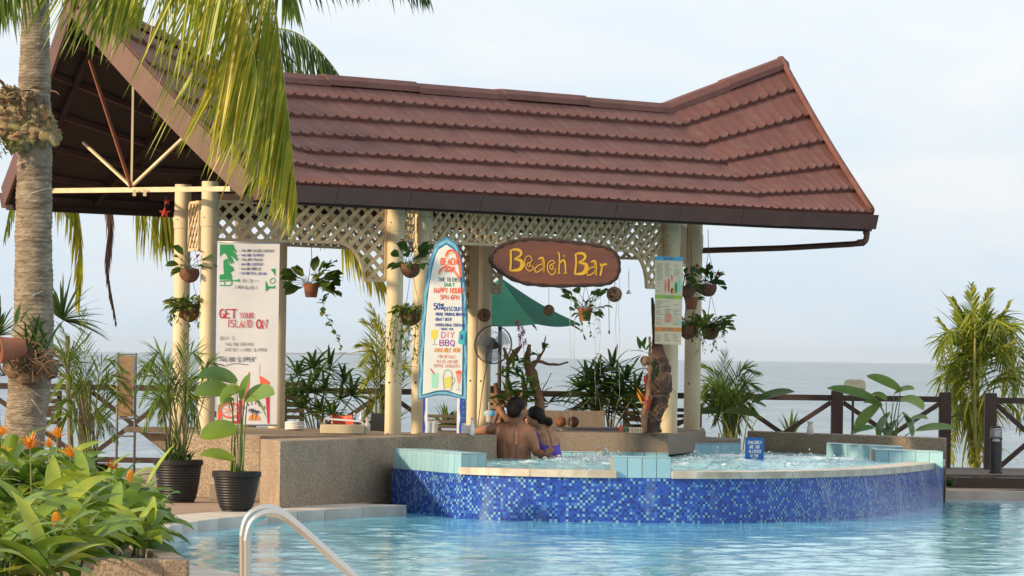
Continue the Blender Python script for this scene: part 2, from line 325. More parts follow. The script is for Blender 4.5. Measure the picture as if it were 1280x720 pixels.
def water_mat(name, c1, c2, s1, s2, bump, foam=None, rough=0.05, st=(1, 1, 1), cs=1.5, dist=0.05):
    m = bpy.data.materials.new(name); m.use_nodes = True; nt = m.node_tree; b = nt.nodes['Principled BSDF']; L = nt.links.new
    b.inputs['Roughness'].default_value = rough; b.inputs['IOR'].default_value = 1.33
    tcn = nt.nodes.new('ShaderNodeTexCoord'); mpn = nt.nodes.new('ShaderNodeMapping'); mpn.inputs['Scale'].default_value = st; L(tcn.outputs['Object'], mpn.inputs[0])
    n0 = nt.nodes.new('ShaderNodeTexNoise'); n0.inputs['Scale'].default_value = cs; n0.inputs['Detail'].default_value = 6; L(mpn.outputs[0], n0.inputs[0])
    mr = nt.nodes.new('ShaderNodeMapRange'); mr.inputs[1].default_value = .35; mr.inputs[2].default_value = .65; L(n0.outputs[0], mr.inputs[0])
    mxn = nt.nodes.new('ShaderNodeMix'); mxn.data_type = 'RGBA'; mxn.inputs[6].default_value = tuple(c1) + (1,); mxn.inputs[7].default_value = tuple(c2) + (1,); L(mr.outputs[0], mxn.inputs[0])
    col = mxn.outputs[2]
    n1 = nt.nodes.new('ShaderNodeTexNoise'); n1.inputs['Scale'].default_value = s1; n1.inputs['Detail'].default_value = 3; n1.inputs['Distortion'].default_value = .6; L(mpn.outputs[0], n1.inputs[0])
    n2 = nt.nodes.new('ShaderNodeTexNoise'); n2.inputs['Scale'].default_value = s2; n2.inputs['Detail'].default_value = 4; L(mpn.outputs[0], n2.inputs[0])
    ad = nt.nodes.new('ShaderNodeMath'); ad.operation = 'ADD'; L(n1.outputs[0], ad.inputs[0])
    mu = nt.nodes.new('ShaderNodeMath'); mu.operation = 'MULTIPLY'; mu.inputs[1].default_value = .4; L(n2.outputs[0], mu.inputs[0]); L(mu.outputs[0], ad.inputs[1])
    bp = nt.nodes.new('ShaderNodeBump'); bp.inputs['Strength'].default_value = bump; bp.inputs['Distance'].default_value = dist; L(ad.outputs[0], bp.inputs['Height']); L(bp.outputs[0], b.inputs['Normal'])
    if foam:
        n4 = nt.nodes.new('ShaderNodeTexNoise'); n4.inputs['Scale'].default_value = foam[0]; n4.inputs['Detail'].default_value = 8; n4.inputs['Roughness'].default_value = .7; L(mpn.outputs[0], n4.inputs[0])
        a2 = nt.nodes.new('ShaderNodeMath'); a2.operation = 'ADD'; L(n4.outputs[0], a2.inputs[0])
        at = nt.nodes.new('ShaderNodeAttribute'); at.attribute_name = 'tint'; L(at.outputs['Fac'], a2.inputs[1])
        r4 = nt.nodes.new('ShaderNodeMapRange'); r4.inputs[1].default_value = foam[1]; r4.inputs[2].default_value = foam[2]; L(a2.outputs[0], r4.inputs[0])
        m4 = nt.nodes.new('ShaderNodeMix'); m4.data_type = 'RGBA'; m4.inputs[7].default_value = (.8, .84, .86, 1); L(r4.outputs[0], m4.inputs[0]); L(col, m4.inputs[6]); col = m4.outputs[2]
        rr = nt.nodes.new('ShaderNodeMapRange'); rr.inputs[3].default_value = rough; rr.inputs[4].default_value = .6; L(r4.outputs[0], rr.inputs[0]); L(rr.outputs[0], b.inputs['Roughness'])
    L(col, b.inputs['Base Color']); return m
MT['pool'] = water_mat('pool_water', (0.08, 0.38, 0.54), (0.20, 0.57, 0.74), 9, 22, .35, st=(1, 1, 1), cs=.8, dist=.012, rough=.05)
MT['pool'].node_tree.nodes['Principled BSDF'].inputs['IOR'].default_value = 1.34
MT['spa'] = water_mat('spa_water', (0.20, 0.47, 0.55), (0.32, 0.60, 0.66), 8, 22, 0.8, foam=(13, .92, 1.2), cs=4)
MT['sea'] = water_mat('sea_water', (0.15, 0.21, 0.25), (0.24, 0.30, 0.34), 0.35, 1.6, 1.0, cs=.06, st=(1, .5, 1), rough=.3, dist=.9)
MT['sea'].node_tree.nodes['Principled BSDF'].inputs['Specular IOR Level'].default_value = .3

def mosaic():
    m = bpy.data.materials.new('blue_mosaic'); m.use_nodes = True; nt = m.node_tree; b = nt.nodes['Principled BSDF']; L = nt.links.new
    b.inputs['Roughness'].default_value = .25
    uv = nt.nodes.new('ShaderNodeUVMap'); uv.uv_map = 'UVMap'
    fl = nt.nodes.new('ShaderNodeVectorMath'); fl.operation = 'FLOOR'; L(uv.outputs[0], fl.inputs[0])
    wn = nt.nodes.new('ShaderNodeTexWhiteNoise'); L(fl.outputs[0], wn.inputs[0])
    ck = nt.nodes.new('ShaderNodeTexChecker'); ck.inputs['Scale'].default_value = 1; ck.inputs[1].default_value = (1, 1, 1, 1); ck.inputs[2].default_value = (0, 0, 0, 1)
    ofs = nt.nodes.new('ShaderNodeVectorMath'); ofs.operation = 'ADD'; ofs.inputs[1].default_value = (.5, .5, .5); L(fl.outputs[0], ofs.inputs[0]); L(ofs.outputs[0], ck.inputs[0])
    sc_ = nt.nodes.new('ShaderNodeMath'); sc_.operation = 'MULTIPLY_ADD'; L(ck.outputs['Fac'], sc_.inputs[0]); sc_.inputs[1].default_value = .38; L(wn.outputs[0], sc_.inputs[2])
    rm = nt.nodes.new('ShaderNodeValToRGB'); rm.color_ramp.interpolation = 'CONSTANT'; el = rm.color_ramp.elements
    cols = [(0, (.012, .026, .16)), (.22, (.014, .045, .28)), (.50, (.02, .075, .40)), (.92, (.05, .17, .48)), (1.03, (.17, .36, .50))]
    while len(el) < len(cols): el.new(.5)
    for e, (p, c) in zip(el, cols): e.position = p / 1.4; e.color = c + (1,)
    dv = nt.nodes.new('ShaderNodeMath'); dv.operation = 'DIVIDE'; dv.inputs[1].default_value = 1.4; L(sc_.outputs[0], dv.inputs[0]); L(dv.outputs[0], rm.inputs[0])
    fr = nt.nodes.new('ShaderNodeVectorMath'); fr.operation = 'FRACTION'; L(uv.outputs[0], fr.inputs[0])
    sx = nt.nodes.new('ShaderNodeSeparateXYZ'); L(fr.outputs[0], sx.inputs[0])
    mn = nt.nodes.new('ShaderNodeMath'); mn.operation = 'MINIMUM'; L(sx.outputs[0], mn.inputs[0]); L(sx.outputs[1], mn.inputs[1])
    lt = nt.nodes.new('ShaderNodeMath'); lt.operation = 'LESS_THAN'; lt.inputs[1].default_value = .10; L(mn.outputs[0], lt.inputs[0])
    mg = nt.nodes.new('ShaderNodeMix'); mg.data_type = 'RGBA'; mg.inputs[7].default_value = (.03, .07, .26, 1); L(lt.outputs[0], mg.inputs[0]); L(rm.outputs[0], mg.inputs[6])
    # lime stains: own shape, over the tile colours
    tcn = nt.nodes.new('ShaderNodeTexCoord'); mp_ = nt.nodes.new('ShaderNodeMapping'); mp_.inputs['Scale'].default_value = (2.2, 2.2, .6); L(tcn.outputs['Object'], mp_.inputs[0])
    n5 = nt.nodes.new('ShaderNodeTexNoise'); n5.inputs['Scale'].default_value = 2.4; n5.inputs['Detail'].default_value = 7; L(mp_.outputs[0], n5.inputs[0])
    r5 = nt.nodes.new('ShaderNodeMapRange'); r5.inputs[1].default_value = .56; r5.inputs[2].default_value = .8; r5.inputs[4].default_value = .55; L(n5.outputs[0], r5.inputs[0])
    m5 = nt.nodes.new('ShaderNodeMix'); m5.data_type = 'RGBA'; m5.inputs[7].default_value = (.26, .36, .42, 1); L(r5.outputs[0], m5.inputs[0]); L(mg.outputs[2], m5.inputs[6])
    L(m5.outputs[2], b.inputs['Base Color']); return m
MT['mosaic'] = mosaic()

# ---- curves and foliage helpers
def spline(pts, n=8):
    pts = [V(p) for p in pts]
    if len(pts) == 2: return [pts[0].lerp(pts[1], i / n) for i in range(n + 1)]
    P = [pts[0] * 2 - pts[1]] + pts + [pts[-1] * 2 - pts[-2]]; o = []
    for i in range(1, len(P) - 2):
        a, b, c, d = P[i - 1:i + 3]
        for k in range(n):
            t = k / n
            o.append(0.5 * ((2 * b) + (c - a) * t + (2 * a - 5 * b + 4 * c - d) * t * t + (3 * b - a - 3 * c + d) * t ** 3))
    o.append(pts[-1]); return o

def blade(m, base, d, L_, W, droop=0.3, roll=0.0, segs=4, fold=0.25, tint=0.5, shape='leaf', side=None, curl=0):
    """a leaf: midrib plus two sides, bending down under its weight"""
    d = V(d).normalized(); base = V(base)
    s = side if side is not None else d.cross(V((0, 0, 1)))
    if s.length < 0.05: s = d.cross(V((0, 1, 0)))
    s = V(s).normalized(); s = Matrix.Rotation(roll, 3, d) @ s
    vs = []; fs = []
    p = base.copy(); dd = d.copy(); step = L_ / segs
    for i in range(segs + 1):
        t = i / segs
        if shape == 'leaf': wv = W * math.sin(math.pi * min(1, (t * .94 + .06)) ** 0.8) ** 0.8 if t < 1 else 0.02 * W
        elif shape == 'strap': wv = W * (min(1, t * 5 + .35)) * (1 - t ** 3) ** 0.8
        elif shape == 'oval': wv = W * (math.sin(math.pi * min(1, t * .97 + .03)) ** 0.55) if t < 1 else 0.05 * W
        else: wv = W * (1 - t) ** 0.6 * min(1, t * 6 + .2)
        nrm = s.cross(dd).normalized()
        e = s * wv * .5
        lift = nrm * (wv * .5 * fold)
        vs += [p - e + lift, p.copy(), p + e + lift]
        if i < segs:
            p = p + dd * step
            dd = (dd + V((0, 0, -1)) * (droop * 1.6 / segs) * (0.6 + t)).normalized()
            s = (s - dd * s.dot(dd)).normalized()
            if curl: s = Matrix.Rotation(curl / segs, 3, dd) @ s
    for i in range(segs):
        a = i * 3
        fs += [(a, a + 1, a + 4, a + 3), (a + 1, a + 2, a + 5, a + 4)]
    m.add(vs, fs, max(0, min(1, tint))); return vs

def frond(mlf, mst, pts, n, L0, W, hang=0.6, fwd=0.5, bias=(0, 0, 0), r0=0.012, tint=(0.3, 0.7), both=True, droop=.5, start=.12, segs=4, jit=.15, plane=None, taper=.5, tip_tint=.15):
    """feather palm leaf: stem along pts with leaflets either side"""
    sp = spline(pts, 8); k = len(sp) - 1
    if mst is not None: mst.tube(sp, [r0 * (1 - .8 * i / k) for i in range(k + 1)], 6)
    bias = V(bias)
    for i in range(n):
        t = start + (1 - start) * (i + rnd(-.3, .3)) / n
        t = max(0, min(.999, t)); x = t * k; j = int(x); p = sp[j].lerp(sp[j + 1], x - j)
        T = (sp[min(j + 2, k)] - sp[j]).normalized()
        B = T.cross(V((0, 0, 1))) if plane is None else V(plane)
        if B.length < .2: B = V((1, .2, 0))
        B.normalize()
        ln = L0 * (0.55 + .9 * math.sin(math.pi * min(1, t * .8 + .15)) ** .7) * (1 - taper * max(0, t - .6) / .4) * rnd(1 - jit, 1 + jit) * .8
        for sgn in ((1, -1) if both else (1,)):
            d = B * sgn * (1 - hang) + T * fwd * (1 + .8 * t) + V((0, 0, -1)) * hang + bias + V((rnd(-1, 1), rnd(-1, 1), rnd(-1, 1))) * jit * .6
            blade(mlf, p, d, ln * rnd(.85, 1.1), W * rnd(.8, 1.15), droop=droop, roll=rnd(-1.2, 1.2), segs=segs, fold=.5, tint=rnd(*tint) + tip_tint * t, shape='strap')
# ================================================================== SETTING
def flat(name, pts, z, mt, tint=.5):
    m = M(); m.poly([(p[0], p[1], z) for p in pts], tint); return struct(m.build(name, mt))
m = M(); m.grid(lambda u, v: V((-30000 + 60000 * u, 62 + 30000 * v ** 3, -1.6)), 12, 60); struct(m.build('sea', MT['sea']))
m = M(); m.add([(-30000, -60, -1.6), (30000, -60, -1.6), (30000, -3000, -1.6), (-30000, -3000, -1.6)], [(0, 1, 2, 3)])
MT['sand'] = mat('beach_sand', (0.33, 0.26, 0.18), (0.26, 0.20, 0.14), rough=.9, scale=3, bump=.3)
m = M(); m.grid(lambda u, v: V((-400 + 800 * u, 48.2 + 24 * v, -.55 - 1.35 * v)), 8, 8); struct(m.build('beach', MT['sand']))
m = M(); m.add([(-400, -200, -.5), (400, -200, -.5), (400, 48.3, -.5), (-400, 48.3, -.5)], [(0, 1, 2, 3)]); struct(m.build('ground', MT['sand']))
# pool outline (water line), drawn clockwise from the bar counter
PW = -0.08
left = [(505, 643.5), (450, 646), (385, 650.5), (315, 656.5), (255, 663), (215, 670), (192, 678), (184, 685), (188, 692), (205, 699), (240, 707.5), (300, 717.5), (340, 727)]
Lp = [G(x, y, PW if i < 8 else .006) for i, (x, y) in enumerate(left)] + [V((-1.02, 20.5, PW)), V((-.78, 14, PW)), V((-.75, 7, PW))]
for p in Lp: p.z = PW
Lp = spline(Lp, 4)
rgt = [V((14, 7, PW)), V((14, 41.3, PW)), G(1290, 621.5, PW), G(1180, 623, PW), V((3.9, 43.4, PW))]
OUT = Lp + rgt + [V((0, 41, PW)), V((-.9, 39.6, PW))]
wat = [V((p.x, p.y, PW)) for p in OUT]
def offset(pl, d):
    o = []
    for i, p in enumerate(pl):
        a = pl[max(i - 1, 0)]; b = pl[min(i + 1, len(pl) - 1)]
        t = (b - a); t.z = 0; t.normalize(); o.append(p + V((t.y, -t.x, 0)) * d)
    return o
cop_out = offset(Lp, 0.46); cop_in = [p.copy() for p in Lp]
# keep the first points on the counter line
deck_hole = cop_out + rgt[:4] + [rgt[4]] + [V((0, 41, 0)), V((-.9, 39.6, 0))]
m = M()
outer = [V((-60, -20, 0)), V((60, -20, 0)), V((60, 48.3, 0)), V((-60, 48.3, 0))]
hole = [V((p.x, p.y, 0)) for p in deck_hole]
tr = tessellate_polygon([outer, hole]); allp = outer + hole
m.add(allp, [tuple(t) for t in tr]); m.add([(-60, 48.3, 0), (60, 48.3, 0), (60, 48.3, -.6), (-60, 48.3, -.6)], [(0, 1, 2, 3)])
struct(m.build('pool_deck', MT['deck'], fixn=False))
# rippled surface: real small waves (a few millimetres), running on under the deck edge
import numpy as np
rs = np.random.RandomState(4)
wx = np.linspace(-3.4, 14.2, 235); wy = np.linspace(6.5, 43.7, 500); WXg, WYg = np.meshgrid(wx, wy); H = np.zeros_like(WXg)
for i in range(64):
    lam = .10 * (.62 / .10) ** rs.rand() ; th = rs.rand() * 2 * np.pi; k_ = 2 * np.pi / lam; am = .0044 * lam ** .85 * (.4 + rs.rand()) / 3.0
    H += am * np.sin(k_ * (np.cos(th) * WXg + np.sin(th) * WYg) + rs.rand() * 6.28 + .6 * np.sin(WXg * 1.3 + i) + .5 * np.sin(WYg * 1.1 + 2 * i))
print('pool wave slope deg', np.degrees(np.std(np.gradient(H, wy, axis=0))), 'height', H.std())
co_ = np.stack([WXg, WYg, H + PW], -1).reshape(-1, 3); nxw = len(wx)
ii = (np.arange(len(wy) - 1)[:, None] * nxw + np.arange(nxw - 1)[None]).ravel()
me = bpy.data.meshes.new('pool_water'); me.from_pydata(co_.tolist(), [], np.stack([ii, ii + 1, ii + nxw + 1, ii + nxw], 1).tolist()); me.shade_smooth(); me.materials.append(MT['pool'])
pwo = bpy.data.objects.new('pool_water', me); COL.objects.link(pwo); struct(pwo)
# coping: blocks of pale stone round the edge
m = M(); k = 0
ci = offset(Lp, -0.03); acc = 0
zt = 0.006
segs = []
i = 0
while i < len(Lp) - 1:
    j = i; d = 0
    while j < len(Lp) - 1 and d < 0.55: d += (Lp[j + 1] - Lp[j]).length; j += 1
    a_in, a_out = ci[i:j + 1], cop_out[i:j + 1]
    g = .006
    a_in = [p.copy() for p in a_in]; a_out = [p.copy() for p in offset(Lp, .475)[i:j + 1]]
    for r__ in (a_in, a_out):
        if len(r__) > 1: r__[0] += (r__[1] - r__[0]).normalized() * g; r__[-1] += (r__[-2] - r__[-1]).normalized() * g
    pts = [V((p.x, p.y, 0)) for p in a_in] + [V((p.x, p.y, 0)) for p in reversed(a_out)]
    s = M(); s.slab([V((p.x, p.y, -.20)) for p in pts], (0, 0, .20 + zt)); o = s.build('coping_stone', MT['coping'], bevel=.006); segs.append(o)
    i = j
bed_o = offset(Lp, .50); bed_i = offset(Lp, .012)
m = M(); n_ = len(Lp); m.add([V((p.x, p.y, z)) for p in bed_i for z in (-.25, -.003)] + [V((p.x, p.y, -.003)) for p in bed_o], [(2 * i, 2 * i + 2, 2 * i + 3, 2 * i + 1) for i in range(n_ - 1)] + [(2 * i + 1, 2 * i + 3, 2 * n_ + i + 1, 2 * n_ + i) for i in range(n_ - 1)]); struct(m.build('coping_bed', MT['coping'], fixn=False))
co = bpy.data.objects.new('pool_coping', None); COL.objects.link(co); place(co, Lp[8]); struct(co)
for o in segs:
    o.location = WPOS[o.name] - WPOS['pool_coping']; o.parent = co
# far-right pool edge lip and stepped timber platform
m = M(); a = G(1180, 623, PW); m.box(((a.x + 14) / 2, a.y + .02, -.08), (14 - a.x, .2, .17)); struct(m.build('pool_edge_lip', MT['coping']))
pl = bpy.data.objects.new('timber_platform', None); COL.objects.link(pl); place(pl, (8, 45.8, 0)); struct(pl)
for i in range(9):
    m = M(); y0 = 45.3 + i * .34
    m.box((8.55, y0 + .16, .125), (7.9, .325, .03), tint=rnd(0, 1)); m.build('plank', MT['woodgrey'], pl)
m = M(); m.box((8.55, 45.22, .055), (7.9, .05, .11)); m.box((4.62, 46.7, .055), (.05, 2.9, .11)); m.build('riser', MT['fence'], pl)
# faint hills across the water
MT['hill'] = mat('far_hill', (0.06, 0.085, 0.05), (0.09, 0.10, 0.06), rough=1, scale=.002, spec=0)
def hills(x0, x1, D, hmax, seed, name='hills'):
    m = M()
    def h(u): return hmax * (math.sin(math.pi * u) ** .8) * (.55 + .6 * noise.noise(V((u * 5, seed, 0))) + .15 * noise.noise(V((u * 19, seed, 2))))
    a = A(x0, 445, D).x; b = A(x1, 445, D).x
    m.grid(lambda u, v: V((a + (b - a) * u, D + 900 * (v - .5), max(0, h(u)) * math.sin(math.pi * (0.02 + .96 * v)) - 1.7)), 60, 8); struct(m.build(name, MT['hill'], smooth=True))
hills(1222, 1420, 27000, 66, 3); hills(236, 268, 28000, 32, 8); hills(338, 474, 28500, 34, 12)

hz_m = bpy.data.materials.new('sea_air'); hz_m.use_nodes = True; hn = hz_m.node_tree; hn.nodes.remove(hn.nodes['Principled BSDF'])
hv = hn.nodes.new('ShaderNodeVolumePrincipled'); hv.inputs['Color'].default_value = (.86, .93, 1, 1); hv.inputs['Density'].default_value = 3.0e-5; hv.inputs['Anisotropy'].default_value = .2
hn.links.new(hv.outputs[0], hn.nodes['Material Output'].inputs['Volume'])
m = M(); m.box((0, 14900, 38.5), (60400, 30400, 82)); hz_o = m.build('haze', hz_m); hz_o['kind'] = 'stuff'
# ================================================================== FENCE
def fence_run(pxs, D, label, zt=.93, top=.98, name='timber_fence', xmax=None):
    c = A(pxs[len(pxs) // 2], 600, D)
    root = thing(name, (c.x, D, 0), label, 'fence')
    P = [A(p, 600, D).x for p in pxs]
    for i, x in enumerate(P):
        m = M(); m.box((x, D, top / 2), (.13, .12, top)); m.build('post', MT['fence'], root, bevel=.006)
    for a, b in zip(P, P[1:]):
        m = M(); m.box(((a + b) / 2, D, zt - .03), (b - a - .13, .07, .065)); m.build('top_rail', MT['fence'], root)
        m = M(); m.box(((a + b) / 2, D, .10), (b - a - .13, .05, .06)); m.build('bottom_rail', MT['fence'], root)
        m = M(); m.bar((a + .07, D - .028, .14), (b - .07, D - .028, zt - .08), .05, .075, up=V((0, 1, 0))); m.build('brace', MT['fence'], root)
        m = M(); m.bar((a + .07, D + .028, zt - .08), (b - .07, D + .028, .14), .05, .075, up=V((0, 1, 0))); m.build('brace', MT['fence'], root)
fence_run([-160, -28, 105, 225, 350, 480, 610, 743, 910, 1045, 1180], 47.9, 'long dark brown timber fence with crossed braces along the seaward edge of the terrace')
fence_run([1237, 1345, 1470], 47.6, 'short dark brown fence right of the gap, beside the grey bollard light', name='timber_fence')

# ================================================================== BAR COUNTERS (concrete)
ZC = 0.57
def wallpoly(name, pts, z0, z1, mt, label, cat='counter', parts=None):
    m = M(); m.slab([V((p[0], p[1], z0)) for p in pts], (0, 0, z1 - z0)); o = m.build(name, mt, bevel=.012)
    tag(o, label, cat); return o
def gx(px, Y): return (A(px, 446 + (px - 640) * .0143 + .9 * F / Y, Y).x, Y)
# front counter
fc = [gx(325, 37.0), gx(350, 36.25), gx(489, 38.75), gx(618, 40.5), gx(621, 40.6), gx(600, 40.9), gx(470, 39.2), gx(338, 37.1)]
wallpoly('concrete_counter', fc, -.3, ZC, MT['agg'], 'exposed aggregate counter standing at the pool edge in front of the surfboard sign', 'bar counter')
# left counter behind the pots
lc = [gx(218, 38.9), gx(325, 38.5), gx(420, 39.3), gx(500, 39.6), gx(560, 40.0), gx(618, 40.9), gx(618, 41.6), gx(500, 41.2), gx(365, 43.0), gx(214, 42.6)]
wallpoly('concrete_counter', lc, 0, ZC, MT['agg'], 'brown aggregate counter carrying the cream columns behind the two large black pots', 'bar counter')
m = M(); m.slab([V((*gx(262, 38.25), 0)), V((*gx(330, 38.1), 0)), V((*gx(330, 38.6), 0)), V((*gx(262, 38.6), 0))], (0, 0, .13)); tag(m.build('kerb', MT['aggd'], bevel=.01), 'low concrete kerb step beside the broad-leaved plant pot', 'kerb')
# right counter
rc = [gx(640, 42.6), gx(836, 42.4), gx(882, 44.6), gx(880, 46.6), gx(838, 46.4), gx(820, 43.6), gx(640, 43.5)]
wallpoly('concrete_counter', rc, .36, ZC, MT['aggd'], 'aggregate bar top behind the spa carrying the dark driftwood trunk', 'bar counter')
wallpoly('concrete_plinth', [gx(577, 44.2), gx(640, 44.2), gx(640, 45.5), gx(577, 45.5)], 0, ZC, MT['aggd'], 'plinth under the paired rear columns behind the driftwood', 'plinth')
# low back walls of the spa (right)
bw = [gx(934, 45.8), gx(1183, 43.0), gx(1183, 43.35), gx(934, 46.1)]
wallpoly('concrete_wall', bw, -.1, .555, MT['agg'], 'low exposed aggregate wall behind the spa at the right, under the broad-leaved plant', 'wall')
bw2 = [gx(838, 44.2), gx(926, 45.3), gx(926, 45.9), gx(878, 46.6), gx(838, 45)]
wallpoly('spa_ledge', bw2, -.1, .475, MT['aggd'], 'low brown ledge behind the spa between the bar and the blue warning sign', 'ledge')
# back panel with the coconuts
m = M(); m.box(A(700, 526, 46.2) + V((0, 0, -.02)), (m_(112, 46.2), .12, .26)); bp_ = m.build('back_bar_wall', MT['aggd'], bevel=.008); tag(bp_, 'low tan back wall of the bar behind the row of coconuts', 'wall')
m = M(); m.box(A(730, 538, 45.0) + V((0, 0, -.115)), (m_(215, 45), .9, .3)); tag(m.build('back_bar_shelf', MT['aggd'], bevel=.008), 'brown ledge of the back bar holding the coconuts and bottles', 'shelf')

# ================================================================== SPA
RZ = 0.352; WZ = 0.345
base = [(489, 638.5), (530, 643), (572, 647.5), (640, 650.5), (720, 652.5), (800, 653.5), (880, 654), (960, 653), (1030, 650.5), (1090, 646.5), (1140, 640), (1168, 634), (1179, 628)]
arc = [G(x, y, PW) for x, y in base]; arc = [V((p.x, p.y, 0)) for p in arc]
arcs = spline(arc, 5)
spa = thing('spa_pool', (arc[6].x, arc[6].y + 2, PW), 'raised round spa pool faced in blue mosaic with water spilling over its rim', 'spa pool')
# mosaic wall
m = M(); m.uv = []
acc = 0; prev = None; vs = []; fs = []
for p in arcs:
    if prev is not None: acc += (p - prev).length
    prev = p
    for z in (-.5, RZ - .055): vs.append(V((p.x, p.y, z))); m.uv.append((acc / .0235 + 400, (z + 1) / .0235))
n0 = len(arcs)
inner = offset(arcs, -.16)
for p in inner:
    for z in (-.5, RZ - .055): vs.append(V((p.x, p.y, z))); m.uv.append((0, 0))
for i in range(n0 - 1):
    a = 2 * i; b = a + 2; c = a + 2 * n0; d = b + 2 * n0
    fs += [(a, b, b + 1, a + 1), (a + 1, b + 1, d + 1, c + 1)]
m.add(vs, fs); m.build('mosaic_wall', MT['mosaic'], spa, fixn=False)
def along(u0, u1, n):
    L0 = [0]
    for a, b in zip(arcs, arcs[1:]): L0.append(L0[-1] + (b - a).length)
    o = []
    for i in range(n + 1):
        s = u0 + (u1 - u0) * i / max(n, 1)
        for j in range(len(L0) - 1):
            if L0[j] <= s <= L0[j + 1] + 1e-9:
                t = (s - L0[j]) / (L0[j + 1] - L0[j]); p = arcs[j].lerp(arcs[j + 1], t); T = (arcs[j + 1] - arcs[j]).normalized()
                o.append((p, V((-T.y, T.x, 0)))); break
    return o, L0[-1]
_, TOT = along(0, .1, 1)
def al1(s):
    return along(s, s, 0)[0][0]
def s_at(px):                                    # arc length where the wall passes a photo column
    bs = 0; best = 9e9; s = 0
    for i in range(400):
        p = al1(TOT * i / 400)[0]; d = C3.inverted() @ (V((p.x, p.y, .3)) - V((0, 0, CAMZ))); x = 640 - d.x / d.z * F
        if abs(x - px) < best: best = abs(x - px); bs = TOT * i / 400
    return bs
def rim(px0, px1, z0, z1, out_, in_, name, mt, pitch, gap=.004, closeg=True):
    s0, s1 = s_at(px0), s_at(px1); n = max(1, round((s1 - s0) / pitch)); st = (s1 - s0) / n
    for i in range(n):
        a = s0 + i * st + gap / 2; b = s0 + (i + 1) * st - gap / 2
        q, _t = along(a, b, 3)
        pts = [p - nn * out_ for p, nn in q] + [p + nn * in_ for p, nn in reversed(q)]
        s = M(); s.slab([V((p.x, p.y, z0)) for p in pts], (0, 0, z1 - z0), tint=rnd(0, 1)); s.build(name, mt, spa, bevel=.004)
rim(576, 771, RZ - .058, RZ + .004, .035, .26, 'coping_stone', MT['coping2'], .62)
rim(838, 1177, RZ - .058, RZ + .004, .035, .26, 'coping_stone', MT['coping2'], .62)
# free blocks: straight tiled box with front along (a,b)
def tiled_box(a, b, depth, z0, z1, nt_, dirn=None):
    a = V((*a, 0)); b = V((*b, 0)); t = (b - a).normalized(); nn = V((-t.y, t.x, 0)) if dirn is None else V(dirn).normalized(); Ln = (b - a).length
    c = M(); c.slab([V((*(a + nn * .006).xy, z0 + .002)), V((*(b + nn * .006).xy, z0 + .002)), V((*(b + nn * depth).xy, z0 + .002)), V((*(a + nn * depth).xy, z0 + .002))], (0, 0, z1 - z0 - .01)); c.build('block_core', MT['grout'], spa)
    for i in range(nt_):
        p = a + t * (Ln * i / nt_ + .003); q = a + t * (Ln * (i + 1) / nt_ - .003)
        s = M(); s.slab([V((*p.xy, z0)), V((*q.xy, z0)), V((*q.xy, z1 - .014)), V((*p.xy, z1 - .014))], nn * .01, tint=rnd(0, 1)); s.build('tile', MT['bluetile'], spa, bevel=.003)
        s = M(); s.slab([V((*p.xy, z1 - .01)), V((*q.xy, z1 - .01)), V((*(q + nn * depth).xy, z1 - .01)), V((*(p + nn * depth).xy, z1 - .01))], (0, 0, .01), tint=rnd(.3, 1)); s.build('tile', MT['bluetile'], spa)
# tiled blocks: grout core, tiles on face and top
def tiled_block(px0, px1, z0, z1, depth, pitch=.118):
    s0, s1 = s_at(px0), s_at(px1)
    q, _t = along(s0, s1, 8)
    c = M(); c.slab([V((p.x, p.y, z0 + .002)) for p in [p + nn * .006 for p, nn in q] + [p + nn * (depth - .006) for p, nn in reversed(q)]], (0, 0, z1 - z0 - .008)); c.build('block_core', MT['grout'], spa)
    n = max(1, round((s1 - s0) / pitch)); st = (s1 - s0) / n
    for i in range(n):
        a = s0 + i * st + .003; b = s0 + (i + 1) * st - .003
        (A1, A2), _t = along(a, b, 1); t_ = rnd(0, 1)
        s = M(); s.slab([V((*A1[0].xy, z0)), V((*A2[0].xy, z0)), V((*A2[0].xy, z1 - .014)), V((*A1[0].xy, z1 - .014))], (A1[1] + A2[1]) * .005, tint=t_); s.build('tile', MT['bluetile'], spa, bevel=.003)
        nd = max(1, round(depth / .12))
        for k in range(nd):
            d0 = depth * k / nd + .003; d1 = depth * (k + 1) / nd - .003
            s = M(); s.slab([V((*(A1[0] + A1[1] * d0).xy, z1 - .010)), V((*(A2[0] + A2[1] * d0).xy, z1 - .010)), V((*(A2[0] + A2[1] * d1).xy, z1 - .010)), V((*(A1[0] + A1[1] * d1).xy, z1 - .010))], (0, 0, .010), tint=rnd(.3, 1)); s.build('tile', MT['bluetile'], spa)
tiled_block(491, 576, RZ - .0545, RZ + .125, .27)
_p, _n = al1(s_at(576)); _q = _p + _n * .27
tiled_box((_p.x, _p.y - .012), (_q.x, _q.y - .012), .012, RZ - .05, RZ + .124, 3, dirn=(-_n.y * -1, 1, 0))
tiled_block(768, 838, RZ - .0545, RZ + .125, .26)
tiled_box(gx(1033, 43.6), gx(1127, 42.2), .5, .30, .478, 7, dirn=(0.1, 1, 0))
tiled_box(gx(1094, 41.6), gx(1179, 41.0), .55, .30, .462, 5, dirn=(0, 1, 0))
# tile band under the bar tops
for (a, b, n_, z1) in ((gx(640, 42.55), gx(836, 42.35), 13, .385), (gx(838, 43.6), gx(926, 44.6), 7, .45)):
    tiled_box(a, b, .03, .24, z1, n_)
